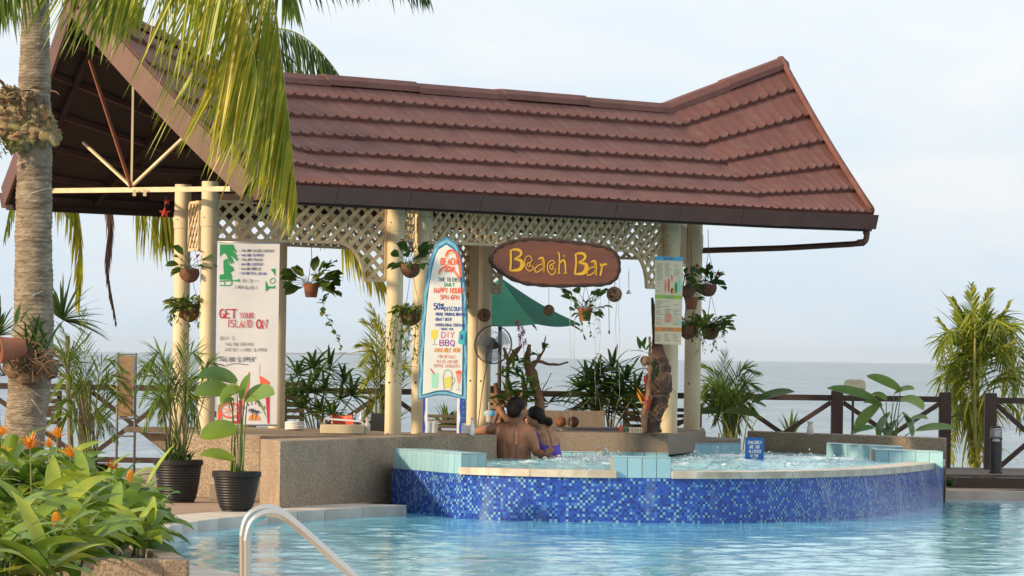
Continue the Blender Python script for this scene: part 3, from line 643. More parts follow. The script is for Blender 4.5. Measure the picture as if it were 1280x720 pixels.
# spa water with bubbling jets
wp = [V((p.x, p.y, 0)) for p, nn in [(p, 0) for p in offset(arcs, -.0)]]
JET = [(560, 600), (700, 577), (728, 574), (757, 573), (765, 581), (872, 575), (900, 571), (950, 572), (1010, 574), (1065, 576), (860, 582), (655, 580), (930, 578)]
JP = [G(x, y, WZ) for x, y in JET]
def spa_fn(x, y):
    h = 0; f = 0
    for i, j in enumerate(JP):
        d = math.hypot((x - j.x), (y - j.y) * .5); g = math.exp(-(d / .26) ** 2)
        h += g * (.018 + .03 * max(0, noise.noise(V((x * 9, y * 5, i))))); f += g * .62
    h += .012 * noise.noise(V((x * 6, y * 3, 0))) + .007 * noise.noise(V((x * 17, y * 8, 3)))
    return h, min(f, .8)
m = M(); nx, ny = 260, 110
x0, x1, y0, y1 = -1.05, 4.15, 36.2, 45.9
def infl(x, y):
    # inside the tub: behind the front arc
    return True
pts = {}; idx = 0
def arc_y(x):
    best = None
    for a, b in zip(arcs, arcs[1:]):
        if min(a.x, b.x) <= x <= max(a.x, b.x) and abs(b.x - a.x) > 1e-6:
            y = a.y + (b.y - a.y) * (x - a.x) / (b.x - a.x); best = y if best is None else min(best, y)
    return best
vs = []; fs = []; tn = []; ids = {}
for j in range(ny + 1):
    for i in range(nx + 1):
        x = x0 + (x1 - x0) * i / nx
        ay = arc_y(min(max(x, arcs[0].x + .01), arcs[-1].x - .01)) or 37
        fy = (j / ny) ** 1.0; y = ay + .02 + (45.9 - ay) * fy
        h, f = spa_fn(x, y); e = min(1, (y - ay) / .3)
        vs.append(V((x, y, WZ + h * e + (.012 * (1 - e)))))
        tn.append(f * e + (.22 * (1 - e)))
for j in range(ny):
    for i in range(nx):
        a = j * (nx + 1) + i
        xm = x0 + (x1 - x0) * (i + .5) / nx
        if arcs[0].x <= xm <= arcs[-1].x and not (xm < -.25 and vs[a].y > 38.6 + (xm + 1.05) * 2.1): fs.append((a, a + 1, a + nx + 2, a + nx + 1))
m.v = vs; m.f = fs; m.t = tn; struct(m.build('spa_water', MT['spa'], smooth=True, fixn=False))
# splash drops
m = M(); random.seed(3)
for i in range(650):
    j = JP[random.choice([1, 2, 3, 3, 3, 5, 6, 7, 8, 9])]
    x = j.x + random.gauss(0, .14); y = j.y + random.gauss(0, .3); r = rnd(.003, .008)
    h = abs(random.gauss(0, .032)) * math.exp(-((x - j.x) / .2) ** 2) + .004
    m.ball((x, y, WZ + h), r, 6, 4, scale=(1, 1, rnd(.7, 1.6)))
for i in range(90):
    j = JP[3]; x = j.x + random.gauss(0, .03); m.ball((x, j.y + random.gauss(0, .05), WZ + .12 * math.exp(-abs(x - j.x) / .02) * random.random() ** .7), rnd(.006, .014), 6, 4)
for i in range(3):
    p = G([748, 905, 986][i], 581 + i % 2, WZ)
    m.ball(p + V((0, -.1, .01)), .02, 8, 6, scale=(1.4, 1, .6))
tag(m.build('water_splash', MT['foam'], smooth=True), 'white splashing drops over the bubbling jets of the spa', 'splash', kind='stuff')
# thin sheets of water running down the mosaic
MT['fall'] = glassy('falling_water', (.72, .80, .86), .42, .2)
m = M(); random.seed(11)
def streak(s, zt, zb, wd, drift, n_=12):
    vs = []; fs = []
    ph = rnd(0, 9)
    for i in range(n_ + 1):
        t = i / n_; ss = s + drift * t ** 1.3 + .012 * math.sin(t * 9 + ph) + rnd(-.003, .003); w_ = wd * (1 - .3 * t) * rnd(.6, 1.2)
        for sg in (-1, 1):
            q = al1(max(0.001, min(TOT - .001, ss + sg * w_ / 2)))
            vs.append(V((q[0].x, q[0].y, zt + (zb - zt) * t)) - q[1] * (.008 + .05 * math.sin(min(1, t * 1.2) * math.pi * .5) * .8))
    for i in range(n_): fs.append((2 * i, 2 * i + 1, 2 * i + 3, 2 * i + 2))
    m.add(vs, fs)
for px, cnt, sp, dr in ((1022, 8, .10, .22), (1120, 12, .22, .14), (1150, 22, .22, .14), (1170, 22, .2, .08), (1080, 7, .25, .1)):
    s0 = s_at(px)
    for k in range(cnt): streak(s0 + rnd(-sp, sp), RZ - .06, PW - .01 if rnd(0, 1) < .7 else rnd(0, .2), rnd(.003, .009), dr * rnd(.6, 1.2))
fw = m.build('water_trickle', MT['fall'], fixn=False); tag(fw, 'thin trickles of water running down the blue mosaic wall', 'water trickle', kind='stuff')
# light switch of the tub: blue warning sign stands on the ledge (built with the signs)

# ================================================================== PAVILION
AX = V((.688, .725, 0)); VW = V((-2.55, 3.1, 0))
ZE = 2.80                                                 # top of eave
E = [V((-2.29, 38.1, ZE)), V((-1.46, 38.97, ZE)), V((2.67, 43.35, ZE)), V((3.655, 44.02, ZE))]
Rr = [V((-4.0, 39.1, 4.55)), V((-2.7, 40.56, 3.93)), V((1.543, 45.04, 3.92)), V((2.86, 46.43, 4.50))]
B_ = [V((-4.84, 41.2, ZE)), V((-4.01, 42.1, ZE)), V((.12, 46.45, ZE)), V((1.15, 47.2, ZE))]
bar = thing('beach_bar_pavilion', (-.6, 42, 0), 'open beach bar pavilion with brown saddle-shaped tiled roof on cream columns', 'pavilion')
NT = [12, 42, 12]; NR = 6
def surf(Ea, Ra, k, u, v):
    a = Ea[k].lerp(Ea[k + 1], u); b = Ra[k].lerp(Ra[k + 1], u); p = a.lerp(b, v)
    p.z -= .05 * math.sin(math.pi * v)                    # slight sag of the curved roof
    return p
def nrm(Ea, Ra, k, u, v):
    e = .01; a = surf(Ea, Ra, k, u, v); du = surf(Ea, Ra, k, min(1, u + e), v) - surf(Ea, Ra, k, max(0, u - e), v); dv = surf(Ea, Ra, k, u, min(1, v + e)) - surf(Ea, Ra, k, u, max(0, v - e))
    n = du.cross(dv).normalized(); return n if n.z > 0 else -n
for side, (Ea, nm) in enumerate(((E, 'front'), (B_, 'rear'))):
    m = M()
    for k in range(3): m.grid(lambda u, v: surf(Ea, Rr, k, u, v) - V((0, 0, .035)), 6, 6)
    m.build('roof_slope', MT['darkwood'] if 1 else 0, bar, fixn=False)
random.seed(5)
# front tiles, one object each
def tile_mesh(mm, Ea, k, w0, w1, v0, v1, tint):
    """pressed tile sheet: waves w0..w1 of the course, scalloped lower edge"""
    NW = NT[k]; SUB = 6; n = (w1 - w0) * SUB; rows = []
    for q, (v, lift, wa) in enumerate(((v1 + .015, .003, .15), (v0 * .55 + v1 * .45, .018, .3), (v0 * .85 + v1 * .15, .032, .6), (v0, .037, 1), (v0 - .004, .010, .6), (v0 - .002, -.03, 0))):
        row = []
        for s_ in range(n + 1):
            x = w0 + s_ / SUB; t = x - math.floor(x) if s_ < n else 1.0
            if s_ % SUB == 0: t = 0
            pk = abs(2 * t - 1) ** 3.2
            wv = .017 * pk
            u = x / NW
            vv = v + (.010 * (pk - .3) if q in (2, 3, 4) else 0)
            p = surf(Ea, Rr, k, max(0, min(1, u)), max(0, min(1, vv)))
            row.append(p + nrm(Ea, Rr, k, min(.99, max(.01, u)), .5) * (lift + wv * wa + .003 * noise.noise(V((x * .23, v0 * 9, k)))))
        rows.append(row)
    vs = [p for r_ in rows for p in r_]; w_ = n + 1
    mm.add(vs, [(j * w_ + i, j * w_ + i + 1, (j + 1) * w_ + i + 1, (j + 1) * w_ + i) for j in range(5) for i in range(n)], tint)
def splits(k, r_):
    n = NT[k]; st_ = 6 if k != 1 else 7; o = [0]; x = st_ if r_ % 2 == 0 else st_ // 2
    while x < n: o.append(x); x += st_
    return o + [n]
for k in range(3):
    for r_ in range(NR):
        q = splits(k, r_)
        for a_, b_ in zip(q, q[1:]):
            s = M(); tile_mesh(s, E, k, a_, b_, r_ / NR, (r_ + 1) / NR, rnd(.25, .75)); s.build('tile_sheet', MT['tile'], bar, smooth=True, fixn=False, autosm=40)
s = M()
for k in range(3):
    for r_ in range(NR):
        q = splits(k, r_)
        for a_, b_ in zip(q, q[1:]): tile_mesh(s, B_, k, a_, b_, r_ / NR, (r_ + 1) / NR, rnd(.25, .75))
tag(s.build('rear_tiles', MT['tile'], bar, smooth=True, fixn=False, autosm=40), kind='stuff')
# ridge caps
def capline(a, b, w_=.125, segs=1, name='ridge_cap'):
    for i in range(segs):
        p = a.lerp(b, i / segs); q = a.lerp(b, (i + 1) / segs); d = (q - p).normalized(); p = p - d * .02; si = d.cross(V((0, 0, 1))).normalized()
        s = M(); vs = []
        for pt in (p, q):
            for (o_, z) in ((-w_, -.055), (-w_ * .85, -.0), (-.04, .05), (.04, .05), (w_ * .85, .0), (w_, -.055)): vs.append(pt + si * o_ + V((0, 0, z + .012 * (i % 2))))
        s.add(vs, [(j, j + 1, j + 7, j + 6) for j in range(5)] + [(0, 1, 2, 3, 4, 5), (11, 10, 9, 8, 7, 6)]); s.build(name, MT['tile'], bar, fixn=True)
capline(Rr[0], Rr[1], segs=2); capline(Rr[1], Rr[2], segs=5); capline(Rr[2], Rr[3], segs=2)
# barge boards
def barge(foot, peak, out_, mt, w_=.155, name='barge_board'):
    foot = foot + out_; peak = peak + out_
    s = M(); d = (peak - foot).normalized(); up = V((0, 0, 1)); dn = (up - d * d.dot(up)).normalized()
    n = 10; vs = []
    for i in range(n + 1):
        p = foot.lerp(peak, i / n); p = p + V((0, 0, -.05 * math.sin(math.pi * i / n)))
        for q in (p + dn * .06, p - dn * w_ * (.72 + .28 * 1), p - dn * w_ + out_.normalized() * -.035, p + dn * .06 + out_.normalized() * -.035): vs.append(q)
    fs = [(4 * i + a, 4 * i + (a + 1) % 4, 4 * i + 4 + (a + 1) % 4, 4 * i + 4 + a) for i in range(n) for a in range(4)] + [(0, 1, 2, 3), (4 * n + 3, 4 * n + 2, 4 * n + 1, 4 * n)]
    s.add(vs, fs); s.build(name, mt, bar)
barge(E[0], Rr[0], -AX * .05, MT['barge']); barge(B_[0], Rr[0], -AX * .05, MT['barge'])
barge(E[3], Rr[3], AX * .03, MT['brown'], .10); barge(B_[3], Rr[3], AX * .03, MT['brown'], .10)
# verge trim on tiles
for (a, b) in ((E[3], Rr[3]), (B_[3], Rr[3]), (E[0], Rr[0])):
    s = M(); pts = [a.lerp(b, i / 10) + V((0, 0, .055 - .05 * math.sin(math.pi * i / 10))) for i in range(11)]; s.tube(pts, .035, 6); s.build('verge_trim', MT['tile'], bar, smooth=True)
# gutter: fascia sections with joints
def gutter(Ea, nm, outw):
    pts = [Ea[0] - AX * .0] + list(Ea[1:]); pts[-1] = pts[-1] + (pts[-1] - pts[-2]).normalized() * .01
    Ls = [0]
    for a, b in zip(pts, pts[1:]): Ls.append(Ls[-1] + (b - a).length)
    def P(s_):
        for i in range(len(pts) - 1):
            if s_ <= Ls[i + 1] + 1e-6: return pts[i].lerp(pts[i + 1], (s_ - Ls[i]) / (Ls[i + 1] - Ls[i])), (pts[i + 1] - pts[i]).normalized()
    n = 9
    for i in range(n):
        p, d = P(Ls[-1] * i / n + .003); q, d2 = P(Ls[-1] * (i + 1) / n - .003)
        o_ = V((d.y, -d.x, 0)) * outw; s = M(); vs = []
        for pt in (p, q):
            for (a, z) in ((.0, -.02), (.10, .0), (.13, -.0), (.085, -.145), (.0, -.145)): vs.append(pt + o_ * (a - .02) + V((0, 0, z)))
        s.add(vs, [(j, (j + 1) % 5, (j + 1) % 5 + 5, j + 5) for j in range(5)] + [(0, 1, 2, 3, 4), (9, 8, 7, 6, 5)]); s.build('gutter_section', MT['brown'], bar)
    s = M()
    for i in range(len(pts) - 1):
        d = (pts[i + 1] - pts[i]).normalized(); o_ = V((d.y, -d.x, 0)) * outw
        s.bar(pts[i] - o_ * .06 + V((0, 0, -.14)), pts[i + 1] - o_ * .06 + V((0, 0, -.14)), .11, .05)
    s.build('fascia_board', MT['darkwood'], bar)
gutter(E, 'f', 1); gutter(B_, 'b', -1)
# ceiling ties, rafters and purlins (seen in the open gable)
for i in range(9):
    t = .03 + i * .118
    k = 0 if t < .17 else (2 if t > .85 else 1)
    lo = [0, .17, .85][k]; hi = [.17, .85, 1][k]; u = (t - lo) / (hi - lo)
    for Ea in (E, B_):
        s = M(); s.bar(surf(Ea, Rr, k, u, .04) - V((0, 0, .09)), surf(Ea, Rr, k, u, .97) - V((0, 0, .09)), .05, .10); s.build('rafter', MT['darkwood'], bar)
for v in (.15, .32, .49, .66, .83):
    for Ea in (E, B_):
        s = M()
        for k in range(3): s.bar(surf(Ea, Rr, k, 0.01, v) - V((0, 0, .06)), surf(Ea, Rr, k, .99, v) - V((0, 0, .06)), .05, .05)
        s.build('purlin', MT['brown'], bar)
# steel gable truss
ta = A(290, 236, 38.35); tb = A(60, 238.5, 41.0)
tm = ta.lerp(tb, .53); pk = Rr[0] + AX * .45
def member(a, b, r_, mt, nm): s = M(); s.bar(a, b, r_, r_); s.build(nm, mt, bar)
member(ta, tb, .045, MT['cream'], 'tie_beam')
member(tm + V((0, 0, .03)), tm + V((0, 0, 1.05)), .020, MT['cream'], 'king_post')
fr = ta.lerp(tm, .45)
member(tm + V((0, 0, .03)), ta.lerp(tm, .42) + V((0, 0, .52)), .024, MT['cream'], 'strut')
member(tm + V((0, 0, .03)), tb.lerp(tm, .42) + V((0, 0, .45)), .024, MT['cream'], 'strut')
member(tm + V((0, -.03, .02)), A(112, 75, 39.5), .026, MT['rust'], 'strut')
for px in (168, 181): p = A(px, 241, tm.y - .1 - (px - 160) * .01); s = M(); s.box(p, (.03, .03, .06)); s.build('hanger_lug', MT['cream'], bar)
for i in range(1, 6):       # ceiling tie beams further in
    o_ = AX * (1.2 * i); member(ta + o_ + V((-.2, .25, -.02)), tb + o_ + V((.1, -.1, -.02)), .06, MT['darkwood'], 'tie_beam')
# eave beams the lattice hangs from
# downpipe
s = M(); s.tube(spline([A(1083, 285, 44.0), A(1083, 297, 44.0), A(1079, 303, 44.0), A(1066, 305, 44.1)], 6) + [A(980, 310, 44.6), A(884, 313, 45.1), A(868, 313.5, 45.2)], .031, 10); s.build('downpipe', MT['brown'], bar, smooth=True)
s = M(); s.tube([A(1073, 303.6, 44.05), A(1079, 303.2, 44.0)], .037, 10); s.tube([A(1083, 289, 44), A(1083, 293, 44)], .037, 10); s.build('pipe_collar', MT['brown'], bar, smooth=True)
# columns
COLS = [(226.5, 40.1), (260, 39.3), (347.5, 42.4), (493, 40.0), (526, 40.5), (593, 45.0), (606, 44.6), (838, 43.1), (866.5, 45.0)]
for px, D in COLS:
    x = A(px, 400, D).x; r_ = m_(10.4, D) * (1 if px not in (593, 606) else .8)
    s = M(); s.lathe([(r_ * 1.0, ZC - .0), (r_, ZC + .02), (r_ * .985, 1.4), (r_, 2.45), (r_ * 1.09, 2.452), (r_ * 1.09, 2.60), (r_, 2.602), (r_, 2.86)], (x, D, 0), 24); s.build('column', MT['cream'], bar, smooth=True, autosm=40)
    s = M()
    for zz in (1.05, 2.53): s.ball((x - r_ * .5, D - r_ * .88, zz), .010, 6, 4)
    s.build('bolt', MT['dgrey'], bar)
# lattice
def inside(x, y, pl):
    c = False; j = len(pl) - 1
    for i in range(len(pl)):
        xi, yi = pl[i]; xj, yj = pl[j]
        if (yi > y) != (yj > y) and x < (xj - xi) * (y - yi) / (yj - yi) + xi: c = not c
        j = i
    return c
def lattice(p0, p1, ztop, shape, pitch=.088, wd=.034, first=False):
    """panel in the vertical plane through p0,p1 (xy); shape: outline in (s, z) metres"""
    a = V((*p0, 0)); b = V((*p1, 0)); t = (b - a).normalized(); nn = V((t.y, -t.x, 0))
    def W_(s_, z, o_=0): return a + t * s_ + V((0, 0, z)) + nn * o_
    s = M(); pl = shape
    for i in range(len(pl)):
        p, q = pl[i], pl[(i + 1) % len(pl)]
        s.bar(W_(p[0], p[1]), W_(q[0], q[1]), .026, .034, up=nn)
    fr_ = s.build('lattice_panel', MT['lattice'], bar)
    smin = min(p[0] for p in pl); smax = max(p[0] for p in pl); zmin = min(p[1] for p in pl); zmax = max(p[1] for p in pl)
    for sg in (1, -1):
        c = (smin - (zmax - zmin)) if sg == 1 else smin
        cend = smax if sg == 1 else smax + (zmax - zmin)
        c = math.floor(c / (pitch * 1.414)) * pitch * 1.414
        while c < cend:
            # line: s = c + sg*(z - zmin)
            runs = []; cur = None; N = 90
            for i in range(N + 1):
                z = zmin + (zmax - zmin) * i / N; s_ = c + sg * (z - zmin)
                if inside(s_, z, pl):
                    if cur is None: cur = [z, z]
                    cur[1] = z
                elif cur: runs.append(cur); cur = None
            if cur: runs.append(cur)
            for (za, zb) in runs:
                if zb - za < .03: continue
                k = M(); k.bar(W_(c + sg * (za - zmin), za, sg * .0065), W_(c + sg * (zb - zmin), zb, sg * .0065), wd, .011, up=nn); k.build('slat', MT['lattice'], fr_)
            c += pitch * 1.414
def panel(c0, D0, c1, D1, ytop, ybot, left=None, right=None, zt=None):
    """c0,c1 photo columns of the ends; ytop,ybot rows (photo) measured at the middle; left/right = (width_px, drop_row)"""
    p0 = (A(c0, 300, D0).x, D0); p1 = (A(c1, 300, D1).x, D1); Ln = math.hypot(p1[0] - p0[0], p1[1] - p0[1]); sc_ = Ln / (c1 - c0)
    zt_ = ZE - .12; zb = A((c0 + c1) / 2, ybot, (D0 + D1) / 2).z
    pl = [(.01, zt_)]
    def arch(s0, s1, z0, z1, rev):
        # quarter ellipse from (s0,z0) to (s1,z1)
        o = []
        for i in range(7):
            an = math.pi / 2 * i / 6
            o.append((s0 + (s1 - s0) * math.sin(an), z0 + (z1 - z0) * (1 - math.cos(an))))
        return o
    if left:
        wl = left[0] * sc_; zl = A(c0, left[1], D0).z
        pl += [(.01, zl), (wl * .45, zl)] + [(wl - (wl * .55) * math.cos(math.pi / 2 * i / 6) , zl + (zb - zl) * math.sin(math.pi / 2 * i / 6)) for i in range(1, 7)]
    else: pl += [(.01, zb)]
    if right:
        wr = right[0] * sc_; zr = A(c1, right[1], D1).z
        pl += [(Ln - wr + (wr * .55) * (1 - math.cos(math.pi / 2 * (6 - i) / 6)) if 0 else Ln - wr + wr * .55 * math.sin(math.pi / 2 * i / 6), zb + (zr - zb) * (1 - math.cos(math.pi / 2 * i / 6))) for i in range(0, 7)]
        pl += [(Ln - .01, zr)]
    else: pl += [(Ln - .01, zb)]
    pl += [(Ln - .01, zt_)]
    lattice(p0, p1, zt_, pl)
panel(270, 39.3, 483, 40.0, 254, 302, right=(62, 351))
panel(537, 40.5, 828, 43.1, 262, 309, right=(44, 360))
panel(357, 42.4, 586, 45.0, 262, 312, right=(34, 384))
panel(614, 44.6, 857, 45.0, 268, 322, left=(26, 366))
panel(237, 39.9, 250, 39.5, 250, 312)
panel(503, 40.0, 516, 40.4, 255, 300)
panel(848, 43.3, 857, 44.8, 285, 330)
# ================================================================== PALMS
random.seed(21)
def px_pts(lst):                                   # (photo x, photo y, depth)
    return [A(*p) for p in lst]
def palm_trunk(name_root, pts, radii, rings=True, seed=1):
    sp = spline(pts, 14); k = len(sp)
    rr = []
    for i in range(k):
        x = i / (k - 1) * (len(radii) - 1); j = min(int(x), len(radii) - 2)
        r_ = radii[j] + (radii[j + 1] - radii[j]) * (x - j)
        rr.append(r_)
    # fine rings: resample
    out_p = []; out_r = []
    acc = 0
    for i in range(k - 1):
        for q in range(4):
            t = q / 4; out_p.append(sp[i].lerp(sp[i + 1], t)); b = rr[i] * (1 - t) + rr[i + 1] * t
            out_r.append(b * (1 + .022 * math.sin(len(out_p) * 1.9 + seed) + .025 * noise.noise(V((len(out_p) * .21, seed, 0)))))
    s = M(); s.tube(out_p, out_r, 20)
    for i, v in enumerate(s.v): s.v[i] = v + V((noise.noise(v * 9), noise.noise(v * 9 + V((5, 0, 0))), 0)) * .008
    return s.build('trunk', MT['trunk'], name_root, smooth=True)
def mk_frond(root, ctrl, n, L0, W, mt='frond', stem='rachis', r0=.012, name='frond', **kw):
    a = M(); b = M(); frond(a, b, px_pts(ctrl), n, L0, W, r0=r0, **kw)
    o = b.build(name, MT[stem], root, smooth=True)
    q = a.build('leaflets', MT[mt], o, fixn=False); q['kind'] = 'stuff'
    return o
D0 = 32.0
palm = thing('coconut_palm', A(30, 640, D0), 'tall coconut palm at the left with ringed trunk and yellow-green fronds hanging over the roof', 'palm tree')
palm_trunk(palm, px_pts([(26, 650, D0), (28, 590, D0), (33, 520, D0), (38, 470, D0), (42, 400, D0), (42, 300, D0), (43, 200, D0), (43, 110, D0), (44, 40, D0), (45, -40, D0), (45, -130, D0)]),
           [m_(r_, D0) for r_ in (25, 24, 26, 27, 25, 23.5, 22, 20.5, 18, 17, 17)], seed=3)
cr = (45, -130, D0)
# the large frond curtain right of the trunk: leaflets hang down to the left
K = dict(mt='frond', hang=.78, fwd=.05, droop=.12, plane=(-.9, .5, 0), jit=.10, segs=5)
mk_frond(palm, [cr, (170, -175, 31.6), (290, -100, 31.3), (338, -10, 31.1), (352, 80, 31.0), (363, 170, 31.0), (372, 258, 31.0)], 80, 1.0, .028, bias=(-.36, 0, -.25), tint=(.35, .95), start=.36, tip_tint=.12, taper=.6, **K)
mk_frond(palm, [cr, (160, -160, 31.2), (255, -90, 30.8), (300, -15, 30.6), (316, 60, 30.5), (326, 135, 30.5)], 48, 1.05, .028, bias=(-.42, 0, -.25), tint=(.3, .9), start=.42, taper=.3, **K)
mk_frond(palm, [cr, (140, -140, 30.9), (215, -90, 30.6), (262, -40, 30.4), (285, 15, 30.3)], 20, .9, .026, bias=(-.40, 0, -.25), tint=(.3, .8), start=.5, taper=.4, **K)
mk_frond(palm, [cr, (200, -190, 32.6), (310, -120, 32.6), (352, -50, 32.5), (366, 5, 32.4)], 34, .62, .028, bias=(.10, 0, -.2), hang=.75, fwd=.15, tint=(0, .35), droop=.3, start=.45, plane=(.9, .5, 0))
# fronds across the gable and at the far left
mk_frond(palm, [cr, (80, -110, 31.2), (125, -70, 30.9), (160, -30, 30.7), (182, 12, 30.6)], 30, .74, .032, bias=(-.42, 0, -.15), tint=(.15, .6), start=.35, taper=.5, **K)
mk_frond(palm, [cr, (110, -130, 31.2), (170, -100, 30.9), (215, -55, 30.7), (236, -25, 30.6)], 18, .60, .026, bias=(-.25, 0, -.2), tint=(.2, .6), start=.5, taper=.5, **K)
mk_frond(palm, [cr, (40, -110, 31.0), (10, -90, 30.4), (-25, -50, 30.0), (-40, 10, 29.9)], 32, .66, .034, bias=(.08, 0, -.3), hang=.8, fwd=.1, tint=(.08, .35), droop=.2, start=.2, plane=(-.9, .4, 0))
mk_frond(palm, [cr, (30, -90, 30.8), (10, -60, 30.5), (0, -30, 30.4), (-6, 5, 30.4)], 18, .55, .034, bias=(.1, 0, -.3), hang=.82, fwd=.1, tint=(.1, .4), droop=.2, start=.3, plane=(-.9, .4, 0))
mk_frond(palm, [cr, (-60, -70, 33.5), (-90, 20, 34), (-80, 90, 34.4)], 36, .62, .028, bias=(.75, 0, .05), hang=.35, fwd=.1, tint=(.0, .3), droop=.3, start=.3, plane=(-.9, .4, 0))
# fronds along the top of the picture, shade painted in by darker leaf colour
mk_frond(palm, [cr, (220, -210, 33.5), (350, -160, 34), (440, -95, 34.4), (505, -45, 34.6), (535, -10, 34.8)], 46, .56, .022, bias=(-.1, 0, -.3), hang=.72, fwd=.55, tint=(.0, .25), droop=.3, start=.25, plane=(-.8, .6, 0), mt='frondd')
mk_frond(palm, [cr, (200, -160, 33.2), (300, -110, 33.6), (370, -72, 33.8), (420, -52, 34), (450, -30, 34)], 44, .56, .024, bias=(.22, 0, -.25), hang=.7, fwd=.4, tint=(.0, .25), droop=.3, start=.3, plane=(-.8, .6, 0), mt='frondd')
# root clump strapped to the trunk
s = M()
random.seed(9)
for (x_, y_, r_, sc_) in ((14, 150, 30, .8), (34, 160, 30, .72), (54, 168, 17, .8), (4, 128, 20, .9), (24, 132, 16, .9), (44, 148, 18, .8), (20, 176, 18, .7)):
    s.ball(A(x_ + 4, y_, D0 - .13), m_(r_, D0), 26, 18, scale=(1.0, .62, sc_), bump=.75, freq=4.5)
s.tube(spline(px_pts([(52, 168, D0 - .2), (64, 172, D0 - .22), (72, 182, D0 - .2)]), 4), [.05, .05, .045, .04, .035, .03, .028, .026, .024], 9)
MT['moss'] = mat('lichen_clump', (0.44, 0.36, 0.19), (0.20, 0.10, 0.055), rough=.95, scale=14, bump=1, bscale=40, dirt=((0.13, 0.16, 0.04), 9, .8))
s.build('root_clump', MT['moss'], palm, smooth=True)
s = M()
for i in range(60):
    p = A(rnd(-8, 62), rnd(108, 150), D0 - .24 - rnd(0, .08)); blade(s, p, (rnd(-1, 1), -.4, rnd(-.5, .9)), rnd(.05, .13), .03, droop=.8, tint=.5, roll=rnd(0, 6), segs=3)
tag(s.build('husk_scales', MT['fibre'], palm, fixn=False), kind='stuff')
s = M()
for i in range(60): blade(s, A(rnd(-8, 26), rnd(172, 194), D0 - .2), (rnd(-1, 1), -.3, rnd(-.6, .5)), rnd(.04, .08), .018, droop=.6, tint=rnd(.2, 1), segs=3)
tag(s.build('fern_tuft', MT['vine'], palm, fixn=False), kind='stuff')
# pale cords tied round the trunk
for pts in ([(18, 590 - 8), (30, 582), (45, 584), (51, 574)], [(22, 472), (30, 490), (42, 502), (52, 517)], [(22, 472), (34, 482), (45, 492), (52, 497)], [(22, 335), (40, 338), (64, 322)], [(22, 378), (44, 368), (64, 360)], [(24, 250), (44, 240), (64, 235)], [(46, 150), (60, 152), (70, 150)]):
    s = M(); s.tube(spline([A(x, y, D0 - .155 + abs(x - 42) * .0045) for x, y in pts], 5), .0035, 5); s.build('cord', MT['cord'], palm)
# orchids growing on the trunk above the lower nest
orch = thing('trunk_orchid', A(45, 462, D0 - .2), 'orchid with tangled brown roots tied round the palm trunk beside the clay pot', 'orchid')
s = M(); s.tube(spline(px_pts([(8, 462, D0 - .1), (20, 470, D0 - .2), (40, 474, D0 - .22), (62, 462, D0 - .12)]), 6), [.02 + .018 * math.sin(i / 18 * math.pi) for i in range(19)], 10)
for i, v in enumerate(s.v): s.v[i] = v + V((noise.noise(v * 14), noise.noise(v * 14 + V((3, 0, 0))), noise.noise(v * 14 + V((0, 7, 0))))) * .03
s.ball(A(40, 462, D0 - .08), m_(32, D0), 16, 10, scale=(1, .75, .42), bump=.5, freq=4)
s.build('root_ball', MT['fibre'], orch, smooth=True)
s = M(); random.seed(31)
for i in range(70):
    a = A(rnd(15, 62), rnd(438, 474), D0 - .2 - rnd(0, .08)); dx = rnd(-1, 1)
    s.tube(spline([a, a + V((dx * .1, -.04, rnd(-.02, .1))), a + V((dx * .22, -.02, rnd(-.1, .12)))], 4), [.0035] * 9, 4)
s.build('roots', MT['rattan'], orch)
for i in range(34):
    s = M(); an = rnd(0, 6.28); a = A(rnd(28, 60), rnd(425, 466), D0 - .18)
    blade(s, a, (math.cos(an) * .8, -.35, .2 + abs(math.sin(an)) * .7), rnd(.18, .34), rnd(.018, .03), droop=rnd(.3, .9), tint=rnd(.1, .9), roll=rnd(-.6, .6)); s.build('leaf', MT['vine'], orch, fixn=False)
for (x, y, dx, dz, L_) in ((10, 412, -.6, .35, .2), (20, 405, .2, 1, .16), (5, 425, -.9, .1, .16), (26, 402, .5, .8, .15), (36, 420, .6, -.6, .2)):
    s = M(); blade(s, A(x, y, D0 - .2), (dx, -.2, dz), L_, .05, droop=.4, tint=.35, shape='leaf'); s.build('leaf', MT['bigleaf'], orch, fixn=False)
s = M(); dpt = A(22, 434, D0 - .25); s.lathe([(.06, 0), (.062, .0), (.075, .04), (.088, .14), (.105, .2), (.10, .205), (.082, .14), (.05, .02)], dpt + V((.05, 0, 0)), 22, axis=V((-1, -.45, -.12)))
cp = s.build('clay_pot', MT['terra'], smooth=True, autosm=40); tag(cp, 'terracotta pot lying on its side against the palm trunk', 'pot')

